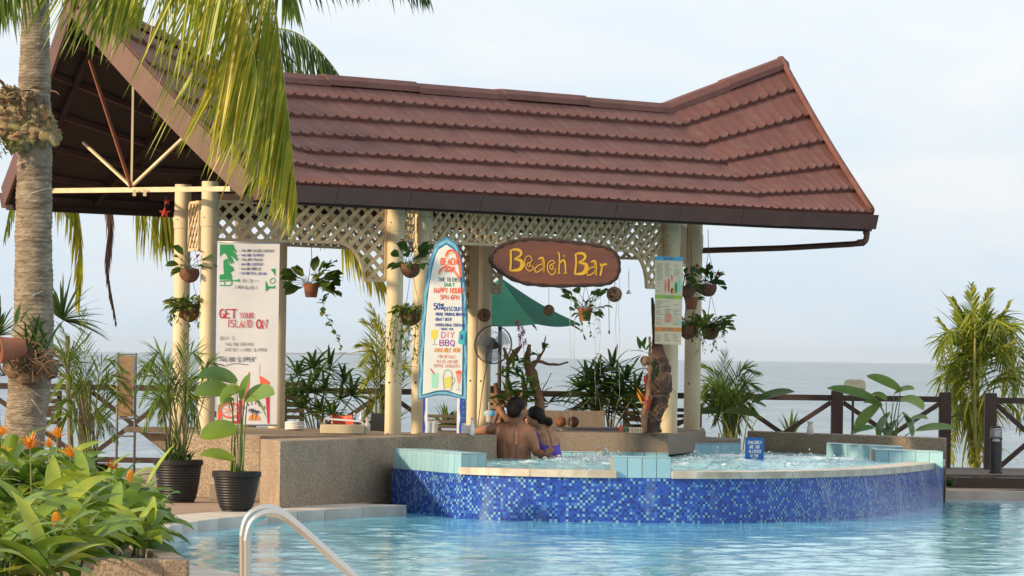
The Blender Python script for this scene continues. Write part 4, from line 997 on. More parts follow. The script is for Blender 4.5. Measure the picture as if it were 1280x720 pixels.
# ================================================================== POTTED PLANTS
def pot(root, c, D, rtop, h, rb, rings=7, zc=0, mt='pot'):
    p = A(c, 446 + (c - 640) * .0143 + (1.3 - zc) * F / D, D); p.z = zc
    prof = [(rb, 0), (rb * 1.02, .01)]
    for i in range(rings * 2 + 1):
        t = i / (rings * 2); prof.append((rb + (rtop - rb) * (t ** .6) + (.005 if i % 2 else 0), .02 + (h - .07) * t))
    prof += [(rtop * 1.08, h - .045), (rtop * 1.08, h), (rtop * .95, h), (rtop * .93, h - .05)]
    s = M(); s.lathe(prof, p, 28); o = s.build('pot', MT[mt], root, smooth=True, autosm=35)
    s = M(); s.lathe([(0.0001, h - .05), (rtop * .93, h - .05)], p, 16); s.build('soil', MT['soil'], root); return p
def areca(root, base_px, D, z0, tops, Wl=.016, mt='areca', n=26, L0=.17, clump=.08, seed=1, stems=True, hang=.25):
    random.seed(seed); Wl *= .72; tops = tops[:1] + [t for i, t in enumerate(tops[1:]) if i % 4 != 3]
    bp0 = A(base_px, 446 + (base_px - 640) * .0143 + (1.3 - z0) * F / D, D); bp0.z = z0
    for (x, y, mx_, my) in tops:        # tip and mid point in photo px
        dD = rnd(-.35, .35)
        b = bp0 + V((rnd(-clump, clump), rnd(-clump, clump), 0)); mid = A(mx_, my, D + dD * .6); tip = A(x, y, D + dD)
        s = M(); st = M(); q1 = b.lerp(mid, .55) + V((0, 0, .03))
        frond(s, st, [b, q1, mid, tip], n, L0, Wl, hang=hang, fwd=.9, tint=(.0, .9), droop=.35, start=.42, jit=.18, r0=.008, segs=3)
        o = st.build('frond', MT['stemg'], root, smooth=True); q = s.build('leaflets', MT[mt], o, fixn=False); q['kind'] = 'stuff'
    if stems:
        s = M()
        for i in range(9): b = bp0 + V((rnd(-clump, clump), rnd(-clump, clump), 0)); s.tube([b, b + V((rnd(-.06, .06), rnd(-.03, .03), rnd(.3, .55)))], [.009, .007], 6)
        s.build('cane', MT['cane'], root)
# rear palms
def spiky(root, c, D, n, Lr, W, mt, a0=-.3, a1=3.5, droop=.5, tint=(0, 1), nm='leaf'):
    for i in range(n):
        an = rnd(a0, a1); s = M(); d = V((math.cos(an), rnd(-.7, .5), math.sin(an)))
        blade(s, A(c[0], c[1], D), d, rnd(*Lr), W * rnd(.8, 1.2), droop=droop * rnd(.4, 1.4), tint=rnd(*tint), roll=rnd(-.5, .5), shape='strap', segs=5); s.build(nm, MT[mt], root, fixn=False)
rp_ = thing('coconut_palm', A(44, 600, 45.2), 'coconut palm behind the bar with a brown dead frond hanging below the eave', 'palm tree')
palm_trunk(rp_, px_pts([(40, 600, 45.2), (44, 500, 45.2), (46, 380, 45.2), (46, 232, 45.2)]), [.11, .10, .10, .09], seed=8)
rc_ = (46, 222, 45.2)
mk_frond(rp_, [rc_, (70, 215, 45.3), (92, 240, 45.5), (100, 300, 45.6), (98, 380, 45.6)], 50, .52, .030, hang=.8, fwd=.35, bias=(-.1, 0, -.2), tint=(.35, .9), droop=.2, plane=(-.8, .6, 0))
mk_frond(rp_, [rc_, (80, 200, 45.6), (125, 215, 45.8), (138, 262, 45.8), (134, 330, 45.8), (145, 405, 45.8)], 60, .42, .020, mt='deadleaf', stem='deadleaf', hang=.85, fwd=.5, bias=(0, 0, -.3), droop=.1, plane=(-.8, .6, 0), start=.35, taper=.8)
mk_frond(rp_, [rc_, (100, 195, 46.1), (170, 205, 46.3), (205, 240, 46.4), (218, 285, 46.4)], 54, .85, .028, hang=.85, fwd=.12, bias=(-.05, 0, -.3), tint=(.3, .85), droop=.12, plane=(-.8, .6, 0), start=.5)
mk_frond(rp_, [rc_, (40, 215, 46), (20, 240, 46.3), (5, 300, 46.4)], 30, .34, .026, hang=.8, fwd=.35, tint=(0, .5), droop=.2, plane=(-.8, .6, 0))
rp2 = thing('coconut_palm', A(311, 590, 47), 'coconut palm behind the roof whose drooping fronds show above the ridge and through the lattice', 'palm tree')
palm_trunk(rp2, px_pts([(311, 600, 47), (308, 450, 47), (304, 250, 47), (312, 60, 47)]), [.10, .09, .09, .08], seed=12)
c2 = (314, 50, 47)
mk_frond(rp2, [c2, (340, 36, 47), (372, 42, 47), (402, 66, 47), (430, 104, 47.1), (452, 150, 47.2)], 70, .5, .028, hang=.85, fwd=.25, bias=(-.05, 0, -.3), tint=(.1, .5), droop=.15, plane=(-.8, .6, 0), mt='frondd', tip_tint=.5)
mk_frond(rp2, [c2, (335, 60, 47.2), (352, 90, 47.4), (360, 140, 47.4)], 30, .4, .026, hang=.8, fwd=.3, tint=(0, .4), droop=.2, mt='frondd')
mk_frond(rp2, [c2, (370, 80, 47.4), (420, 170, 47.6), (450, 262, 47.7), (462, 330, 47.7)], 60, .42, .026, hang=.75, fwd=.4, bias=(.05, 0, -.3), tint=(.1, .6), droop=.2, plane=(-.8, .6, 0))
mk_frond(rp2, [c2, (350, 120, 47.4), (385, 230, 47.6), (402, 300, 47.7)], 40, .42, .026, hang=.7, fwd=.4, bias=(.2, 0, -.3), tint=(.1, .6), droop=.2, plane=(-.8, .6, 0))
mk_frond(rp2, [c2, (350, 120, 47.6), (392, 220, 47.8), (425, 285, 47.8), (452, 318, 47.8), (478, 352, 47.8)], 46, .5, .030, hang=.6, fwd=.5, bias=(.0, 0, -.2), tint=(.45, .95), droop=.15, plane=(-.8, .6, 0), start=.62, taper=.2)
bam = thing('feather_palm', A(474, 590, 46.9), 'yellow-green feathery palm behind the middle columns, left of the surfboard sign', 'plant')
areca(bam, 478, 46.9, .05, [(450, 455, 468, 440), (455, 400, 470, 420), (462, 380, 476, 420), (500, 385, 492, 420), (508, 430, 496, 440), (446, 490, 466, 470), (520, 470, 500, 460), (455, 520, 470, 500), (512, 520, 498, 500), (468, 400, 480, 430), (515, 395, 500, 430), (462, 470, 474, 455), (505, 460, 494, 450), (450, 430, 468, 440)], L0=.26, seed=14, n=24, Wl=.022, hang=.35, mt='frond')
sp1 = thing('screw_pine', A(92, 590, 44.4), 'spiky green screw pine rising behind the palm trunk above the fence', 'plant')
s = M(); s.tube(px_pts([(90, 590, 44.4), (86, 500, 44.4), (84, 420, 44.4)]), [.03, .026, .022], 8); s.build('stem', MT['cane'], sp1)
random.seed(41)
spiky(sp1, (78, 400), 44.4, 50, (.3, .58), .028, 'frondd', -.5, 2.6, .35, (0, .8)); spiky(sp1, (84, 455), 44.4, 36, (.25, .5), .026, 'frondd', -.8, 3.6, .45, (.1, 1))
sp2 = thing('screw_pine', A(-8, 590, 44.8), 'spiky plant at the left edge of the picture half hidden behind the palm trunk', 'plant')
s = M(); s.tube(px_pts([(0, 590, 44.8), (-4, 500, 44.8), (-2, 430, 44.8)]), [.03, .026, .022], 8); s.build('stem', MT['cane'], sp2)
spiky(sp2, (-2, 420), 44.8, 40, (.25, .5), .026, 'frondd', 0, 3.4, .4, (.1, .8)); spiky(sp2, (5, 470), 44.8, 24, (.2, .4), .024, 'frondd', 0, 3.4, .5, (.1, 1))
# young palm beyond the fence on the right
yp = thing('young_coconut_palm', A(1218, 600, 49.5), 'bushy young coconut palm with yellow midrib beyond the fence at the right', 'palm tree')
s = M(); s.tube(px_pts([(1218, 640, 49.5), (1219, 560, 49.5), (1219, 470, 49.5)]), [.075, .06, .04], 10); s.build('trunk', MT['rachis'], yp, smooth=True)
random.seed(51)
cy = (1219, 470, 49.5)
for i in range(30):
    an = R(rnd(-35, 215)); rx_ = rnd(26, 50); dy = rnd(-.5, .5); c0y = rnd(430, 500)
    tx_, ty_ = 1219 + math.cos(an) * rx_ + 6, c0y - math.sin(an) * rnd(20, 70)
    ctrl = [(1219, c0y + 30, 49.5), (1219 + (tx_ - 1219) * .45, (c0y + ty_) / 2, 49.5 + dy * .4), (tx_, ty_, 49.5 + dy * .8), (tx_ + (tx_ - 1219) * .22, ty_ + rnd(25, 60), 49.5 + dy)]
    mk_frond(yp, ctrl, 22, rnd(.22, .34), .022, hang=.30, fwd=.55, tint=(.0, .7), droop=.55, start=.2, jit=.4, r0=.007, tip_tint=.2, plane=(math.sin(an), rnd(-.6, .6), .2))
for (x1, y1, x2, y2) in ((1206, 408, 1190, 372), (1216, 395, 1214, 356), (1228, 398, 1238, 362), (1240, 420, 1262, 378), (1198, 430, 1172, 398)):
    mk_frond(yp, [cy, ((1219 + x1) / 2, 440, 49.5), (x1, y1, 49.5), (x2, y2, 49.4)], 30, .24, .03, hang=.1, fwd=1.0, tint=(.2, .7), droop=.35, start=.2, jit=.2, r0=.009)
for i in range(16):
    a = R(20 + 140 * i / 15); s = M(); blade(s, A(1219 + 10 * math.cos(a), rnd(420, 455), 49.4), (math.cos(a) * .9 + .1, rnd(-.4, .2), .5 + math.sin(a)), rnd(.35, .66), .085, droop=rnd(.1, .5), tint=rnd(.1, .6), roll=rnd(-.6, .6), segs=6, shape='leaf'); s.build('leaf', MT['frond'], yp, fixn=False)
for i in range(9):
    sx = rnd(-1, 1); mk_frond(yp, [(1219, 525, 49.4), (1219 + 14 * sx, 500, 49.3), (1219 + 26 * sx, 520, 49.2), (1219 + 32 * sx, 580, 49.2)], 22, rnd(.24, .34), .022, hang=.7, fwd=.3, tint=(.2, .9), droop=.6, start=.25, jit=.35, r0=.007)
for i in range(26):
    a = rnd(0, 6.28); s = M(); blade(s, A(1219 + rnd(-26, 26), rnd(430, 560), 49.4 - rnd(0, .3)), (math.cos(a), -.4, -rnd(.3, 1.2)), rnd(.3, .6), .03, droop=.8, tint=rnd(.3, 1)); s.build('leaf', MT['frond'], yp, fixn=False)
s = M(); s.tube(px_pts([(1219, 560, 49.1), (1218, 480, 49.1), (1219, 405, 49.2)]), [.022, .018, .010], 8); s.build('midrib', MT['orange'] if 0 else MT['rachis'], yp)

pa = thing('potted_areca_palm', A(222, 625, 37.4), 'areca palm in a ribbed black pot at the left end of the bar counter', 'potted plant')
P1 = pot(pa, 222, 37.5, m_(29, 37.5), .37, m_(21, 37.5), 13)
areca(pa, 222, 37.5, .33, [(168, 475, 190, 455), (175, 505, 195, 470), (195, 425, 212, 470), (232, 415, 226, 470), (262, 440, 244, 460), (285, 470, 260, 455), (290, 505, 265, 478), (178, 540, 198, 500), (255, 520, 246, 490),
                           (200, 530, 208, 500), (170, 490, 200, 440), (270, 490, 240, 440), (215, 520, 218, 480), (238, 530, 234, 490), (185, 520, 205, 488), (250, 540, 238, 500), (280, 530, 255, 500), (208, 450, 214, 480), (245, 470, 235, 480)], L0=.21, seed=2, Wl=.017, hang=.35)
for i in range(40):
    s = M(); blade(s, V((P1.x + rnd(-.12, .12), P1.y + rnd(-.12, .05), .33)), (rnd(-1, 1), -.3, rnd(.6, 1.6)), rnd(.12, .3), .022, droop=.7, tint=rnd(0, .6)); s.build('leaf', MT['lady'], pa, fixn=False)
# far left areca with low black pot
pb = thing('potted_areca_palm', A(112, 583, 43.5), 'areca palm in a low black pot by the fence left of the upright panel', 'potted plant')
P2 = pot(pb, 112, 43.5, m_(30, 43.5), .17, m_(22, 43.5), 3)
areca(pb, 112, 43.5, .13, [(50, 450, 78, 440), (60, 500, 85, 470), (75, 405, 92, 450), (104, 385, 106, 450), (140, 440, 122, 440), (160, 465, 130, 450), (150, 500, 128, 480), (60, 530, 85, 500), (155, 530, 130, 505), (165, 490, 138, 470), (90, 540, 98, 510), (128, 545, 122, 510), (45, 480, 75, 455), (100, 500, 102, 470), (70, 545, 88, 515), (145, 550, 130, 520), (120, 470, 114, 480), (172, 520, 140, 490)], L0=.24, seed=4, n=22, Wl=.02, hang=.35)
# broad-leaved plant in black pot
pc = thing('potted_broadleaf_plant', A(295, 641, 35.3), 'young broad-leaved banana-like plant in a black pot in front of the counter corner', 'potted plant')
P3 = pot(pc, 295, 35.4, m_(28.5, 35.4), .335, m_(18, 35.4), 12)
def bigleaf(root, stem0, stem1, tip, L_, W, D, tint, r_=.008, roll=0, droop=.8, mt='bigleaf'):
    s = M(); a = V(stem0); b = A(*stem1, D); t = A(*tip, D - .05); md = a.lerp(b, .6) + V((0, 0, .04)); md.x = a.x + (b.x - a.x) * .5
    s.tube(spline([a, md, b], 6), [r_ * (1.3 - .8 * i / 12) for i in range(13)], 7); o = s.build('leaf_stalk', MT['stemg'], root, smooth=True)
    s = M(); d = (t - b); L2 = d.length * 1.1; d = d.normalized() + V((0, -.15, .25))
    blade(s, b, d, L2, W, droop=droop, roll=roll, segs=8, fold=.28, tint=tint, shape='oval')
    # cross-rib waves
    for i, v in enumerate(s.v): s.v[i] = v + V((0, 0, .004 * math.sin(i * 2.1)))
    s.build('leaf', MT[mt], o, smooth=True, fixn=False)
st0 = V((P3.x, P3.y, .30))
for (b, t, W, tint, roll, dr) in (((288, 492), (244, 488), .15, .55, .9, .6), ((296, 478), (250, 464), .12, .35, .9, .6), ((297, 538), (253, 548), .17, .95, .95, .35), ((302, 500), (312, 468), .10, .6, .3, .3), ((306, 500), (342, 490), .15, .5, .9, .5),
                                 ((292, 500), (270, 512), .12, .6, .5, .9), ((300, 488), (275, 500), .16, .75, .7, .6), ((292, 575), (252, 568), .10, 1.0, .8, .4), ((310, 494), (334, 520), .11, .5, -.6, .7)):
    bigleaf(pc, st0 + V((rnd(-.05, .05), rnd(-.04, .04), 0)), b, t, 0, W * 1.15, 35.3, min(1, tint + .12), .0065, roll, dr)
s = M(); s.tube(spline([A(274, 558, 35.3), A(279, 545, 35.22), A(262, 540, 35.2)], 4), .001, 3)
# fan palms behind the bar
def fan_palm(root, base, heads, D, seed, n=12, L_=.26, W=.028):
    W *= 1.55
    random.seed(seed); b0 = A(*base, D)
    for (x, y) in heads:
        dd = D + rnd(-.25, .25); h = A(x, y, dd)
        s = M(); s.tube(spline([b0 + V((rnd(-.06, .06), rnd(-.05, .05), 0)), b0.lerp(h, .5) + V((0, 0, .05)), h], 5), [.011 - .0006 * i for i in range(11)], 6); o = s.build('stem', MT['cane'], root, smooth=True)
        s = M(); c = (h - b0).normalized() + V((0, -.3, .1)); ax = c.cross(V((0, 1, .2))).normalized(); up = c.normalized()
        for i in range(n):
            an = -1.9 + 3.8 * i / (n - 1) + rnd(-.08, .08)
            d = (ax * math.sin(an) + up * math.cos(an) + V((0, rnd(-.45, .1), 0)))
            blade(s, h, d, L_ * rnd(.8, 1.1), W * rnd(.8, 1.1), droop=rnd(.3, .9), tint=rnd(0, .7) + .25 * (rnd(0, 1) > .8), roll=rnd(-.5, .5), segs=5, fold=.35, shape='strap')
        s.build('leaf_fan', MT['lady'], o, fixn=False)
pd_ = thing('fan_palm', A(398, 545, 43.8), 'dark green fan palm with radiating leaves behind the counter left of the middle column', 'potted plant')
fan_palm(pd_, (398, 575), [(372, 470), (392, 460), (412, 462), (430, 478), (385, 490), (405, 488), (425, 500), (378, 510), (400, 515), (368, 495), (440, 495), (415, 520), (395, 475)], 43.8, 5, L_=.29)
s = M(); s.lathe([(.12, 0), (.15, .24), (.165, .25), (.165, .28), (.15, .28)], A(398, 597, 43.8), 20); s.build('pot', MT['pot'], pd_, smooth=True, autosm=35)
pe_ = thing('fan_palm', A(758, 545, 46.9), 'dark green fan palm standing behind the bar between the coconuts and the dark driftwood', 'potted plant')
fan_palm(pe_, (758, 560), [(735, 475), (748, 466), (765, 462), (782, 475), (740, 495), (758, 490), (776, 495), (732, 512), (750, 518), (770, 516), (788, 508), (795, 492), (726, 488), (762, 505), (745, 480), (772, 480)], 46.9, 6, L_=.33, W=.034)
s = M(); s.lathe([(.14, 0), (.17, .26), (.185, .27), (.185, .30), (.17, .30)], V((A(758, 560, 46.9).x, 46.9, 0)), 20); s.build('pot', MT['pot'], pe_, smooth=True, autosm=35)
pf_ = thing('areca_palm', A(907, 555, 47.2), 'feathery areca palm right of the bar columns in front of the sea', 'plant')
areca(pf_, 912, 47.2, .05, [(870, 500, 890, 478), (862, 520, 888, 500), (880, 455, 896, 470), (905, 438, 906, 480), (930, 440, 915, 480), (948, 465, 925, 465), (958, 490, 930, 480), (950, 520, 928, 500), (875, 535, 894, 510), (940, 535, 922, 515),
                            (892, 530, 902, 510), (925, 540, 918, 515), (870, 485, 892, 460), (945, 500, 922, 470), (900, 465, 905, 490), (865, 505, 892, 485), (935, 480, 920, 480), (885, 515, 900, 480), (915, 520, 912, 495), (955, 505, 925, 490), (880, 470, 898, 462), (900, 510, 906, 490)], L0=.24, seed=8, n=26, Wl=.020, hang=.4)
for i, (a, b_, W, tn) in enumerate((((940, 503), (990, 493), .13, .15), ((900, 515), (868, 520), .12, .05), ((948, 520), (905, 518), .12, .1))):
    bigleaf(pf_, V((A(925, 560, 47).x, 47, .05)), a, b_, 0, W, 47.0, tn, .008, .7, .3)
pg_ = thing('low_palm_seedling', A(990, 560, 48.6), 'small bright green palm seedling beyond the fence below the brace', 'plant')
random.seed(61)
for i in range(16):
    s = M(); an = rnd(.5, 2.6); blade(s, A(988, 552, 48.6), (math.cos(an), rnd(-.3, .3), math.sin(an)), rnd(.25, .42), .045, droop=.5, tint=rnd(.5, 1), shape='strap'); s.build('leaf', MT['areca'], pg_, fixn=False)
# broad-leaved plant on the right wall
ph_ = thing('broadleaf_plant', A(1110, 545, 45.3), 'broad grey-green leaved plant growing above the low wall in front of the fence', 'plant')
s0 = V((A(1112, 560, 45.3).x, 45.3, .3))
for (b, t, W, tn, roll, dr) in (((1096, 500), (1036, 493), .12, .25, .8, .2), ((1126, 488), (1084, 474), .13, .35, .7, .25), ((1118, 492), (1142, 486), .12, .35, .5, .4), ((1125, 500), (1156, 505), .17, .45, .5, .9), ((1100, 505), (1070, 540), .16, .3, -.5, .5), ((1112, 515), (1098, 545), .18, .2, .2, .7), ((1128, 515), (1140, 545), .16, .15, -.2, .7),
                                ((1145, 538), (1190, 540), .13, .25, .6, .25), ((1102, 508), (1080, 500), .11, .3, .5, .6), ((1108, 500), (1090, 490), .10, .4, .4, .6), ((1134, 528), (1158, 520), .12, .3, .4, .6), ((1120, 525), (1110, 548), .2, .1, .3, .4), ((1092, 535), (1065, 545), .12, .25, .6, .2), ((1130, 520), (1142, 530), .13, .3, -.3, .4)):
    bigleaf(ph_, s0 + V((rnd(-.08, .08), 0, 0)), b, t, 0, W, 45.3, min(1, tn + .3), .007, roll, dr)
pi_ = thing('small_shrub', A(1186, 609, 43.9), 'tiny green plant at the foot of the spa wall beside the timber platform', 'plant')
for i in range(40):
    s = M(); blade(s, A(1185, 608, 43.9) + V((rnd(-.04, .04), 0, 0)), (rnd(-1, 1), rnd(-.5, .5), rnd(.4, 1.4)), rnd(.05, .12), .025, tint=rnd(0, .6)); s.build('leaf', MT['vine'], pi_, fixn=False)
# dark shrubs seen under the surfboard sign
pj_ = thing('background_shrub', A(560, 560, 47.0), 'dark green shrub seen between the legs of the surfboard sign', 'plant')
random.seed(71)
spiky(pj_, (558, 535), 46.8, 46, (.18, .34), .04, 'lady', 0, 3.14, .6, (0, 1)); spiky(pj_, (480, 540), 47.2, 20, (.3, .6), .022, 'areca', .6, 2.8, .5, (.6, 1))

# ================================================================== HELICONIA BED
random.seed(77)
bed = [(-20, 30.5), (18, 30.2), (60, 30.4), (100, 30.0), (135, 29.6), (158, 28.4), (-10, 27.8), (30, 27.6), (72, 27.8), (112, 27.4), (150, 26.6), (176, 26.4), (-16, 24.6), (20, 24.2), (60, 24.6), (92, 24.0), (130, 25.4), (168, 24.9), (-25, 22.4), (10, 22.0), (46, 21.8), (84, 22.2), (-5, 20.8), (36, 20.6)]
hl = ['at the back edge of the bed left of the palm trunk', 'in front of the palm trunk foot', 'just right of the palm trunk with orange flowers', 'at the back of the bed, sixth from the pool', 'at the back of the bed toward the upright panel', 'at the back corner of the bed nearest the black pots']
for i, (px, D) in enumerate(bed):
    b = V((A(px, 560, D).x, D, .12)); row = i // 6
    lab = {0: 'leafy heliconia clump at the back left of the bed behind the palm trunk', 1: 'leafy heliconia clump close around the palm trunk foot', 2: 'heliconia clump directly right of the palm trunk with a tall orange bract', 3: 'heliconia clump at the back of the bed below the low black pot', 4: 'heliconia clump at the back of the bed right of the low black pot',
           5: 'heliconia clump at the back right of the bed below the upright panel', 6: 'heliconia clump at the left edge of the photo level with the palm foot', 7: 'heliconia clump in the middle of the bed under the orange flower', 8: 'heliconia clump in the bed centre with pale arching leaves', 9: 'heliconia clump of the bed centre left of the bare stems',
           10: 'heliconia clump with leaves leaning over the planter wall', 11: 'rightmost heliconia clump with a bright yellow-green leaf over the pool edge', 12: 'heliconia clump at the lower left with a slim upright orange bud', 13: 'heliconia clump at the lower left just right of the slim bud', 14: 'heliconia clump low in the bed with the second slim orange bud',
           15: 'heliconia clump low in the bed left of the planter corner', 16: 'heliconia clump above the planter wall with brown bare stems', 17: 'heliconia clump at the planter corner beside the pool coping', 18: 'nearest heliconia clump at the left border of the photo', 19: 'nearest heliconia clump with broad dark leaves at the bottom left', 20: 'nearest heliconia clump at the bottom centre of the bed',
           21: 'nearest heliconia clump with leaves in front of the planter wall', 22: 'lowest heliconia clump cut by the bottom left corner', 23: 'lowest heliconia clump cut by the bottom edge'}[i]
    h = thing('heliconia_plant', b, lab, 'heliconia', 'heliconias in the planted bed')
    top = ([.46, .41, .33, .29][row] if row < 4 else .24) - (.10 if px > 80 else 0) - (.04 if px > 130 else 0)
    if i in (22, 23): top = .25
    for k in range(8 if D > 22 else 7):
        ox = V((rnd(-.12, .12), rnd(-.16, .16), 0)); lean = V((rnd(-.35, .35), rnd(-.35, .2), 1)); H = top * rnd(.55, 1.0)
        q = b + ox; sp = spline([q, q + lean * H * .5, q + V((lean.x * H * 1.1, lean.y * H, H))], 4)
        s = M(); s.tube(sp, [.008, .008, .007, .007, .006, .006, .005, .005, .004], 6); st = s.build('stem', MT['stemg'] if rnd(0, 1) < .6 else MT['cane'], h, smooth=True)
        nl = random.choice((3, 4, 4))
        for l in range(nl):
            p = sp[min(8, 3 + l * 2)]; an = rnd(0, 6.28); el = rnd(.1, .9) if l < nl - 1 else rnd(.6, 1.2)
            s = M(); blade(s, p, (math.cos(an) * .9, math.sin(an) * .7 - .12, el), rnd(.32, .46) * (.72 if px > 130 else 1), rnd(.06, .092), droop=rnd(.5, 1.2), tint=min(1, max(0, random.gauss(.5, .26))), roll=rnd(-.8, .8), segs=6, fold=.22)
            s.build('leaf', MT['heli'], h, smooth=True, fixn=False)
s = M(); blade(s, A(184, 605, 26.0), (.55, -.1, .9), .30, .07, droop=.15, tint=1.0, roll=.5, segs=6); s.build('leaf', MT['heli'], bpy.data.objects['heliconia_plant.011'], smooth=True, fixn=False)
# flowers belong to the nearest plant
def bract(px, py, D, size, parent, n=8, slim=False):
    s = M(); c = A(px, py, D)
    st = M(); st.tube([c + V((rnd(-.02, .02), 0, -.35)), c], [.006, .004], 6); o = st.build('flower_stem', MT['stemg'], parent)
    if slim: blade(s, c, (0.02, -.1, 1), size, .05, droop=.05, segs=4, fold=.6); blade(s, c, (-.05, -.1, 1), size * .8, .04, droop=.02, segs=4, fold=.6, roll=1.4)
    else:
        for i in range(n):
            an = math.pi * (i + .5) / n; blade(s, c + V((0, 0, .01 * i / n)), (math.cos(an) * rnd(.8, 1.1), rnd(-.5, .2), .35 + math.sin(an)), size * rnd(.7, 1), .022, droop=.1, segs=3, fold=.6, shape='leaf', roll=rnd(-1, 1))
    s.build('flower', MT['orange'], o, fixn=False)
def hp(i): return bpy.data.objects['heliconia_plant' + ('.%03d' % i if i else '')]
for (x, y, D, sz, pi__, n, sl) in ((38, 562, 26.8, .13, 7, 10, 0), (72, 548, 29.6, .10, 2, 7, 0), (62, 560, 29.3, .08, 2, 6, 0), (88, 572, 28.2, .11, 8, 8, 0), (140, 588, 27.8, .09, 10, 6, 0),
                                   (163, 602, 27.0, .08, 11, 5, 1), (36, 665, 23.0, .13, 13, 0, 1), (70, 665, 23.0, .13, 14, 0, 1), (2, 545, 28.6, .10, 6, 7, 0), (4, 568, 28, .08, 6, 5, 0)):
    bract(x, y, D, sz, hp(pi__), n, bool(sl))
# planter wall and soil
zt_ = .15
def gz(px, py, z): p = G(px, py, z); return V((p.x, p.y, 0))
pt = [gz(236, 700, zt_), gz(100, 700, zt_)]; yb = 25.8
s = M(); a = pt[1]; b = pt[0]
ring = [V((-7, a.y, 0)), V((b.x, b.y, 0)), V((A(190, 600, 26.6).x, 26.6, 0)), V((A(168, 600, 30).x, 30, 0)), V((-7, 33, 0))]
cen = V((-4, 28, 0)); 
for i in range(4):
    p, q = ring[i], ring[i + 1]; d = (q - p).normalized(); nn = V((-d.y, d.x, 0)) * .14
    s.slab([p, q, q + nn, p + nn], (0, 0, zt_ + .0015 * i))
pw = s.build('planter_wall', MT['agg'], bevel=.012); tag(pw, 'low exposed aggregate planter wall around the heliconia bed', 'planter')
s = M(); s.poly([p + V((0, 0, .10)) for p in ring]); struct(s.build('soil_bed', MT['soil']))
s = M(); s.poly([gz(-100, 760, .1) * 1, V((-2, 12, 0)), V((-2, 10, 0)), V((-4, 10, 0))])
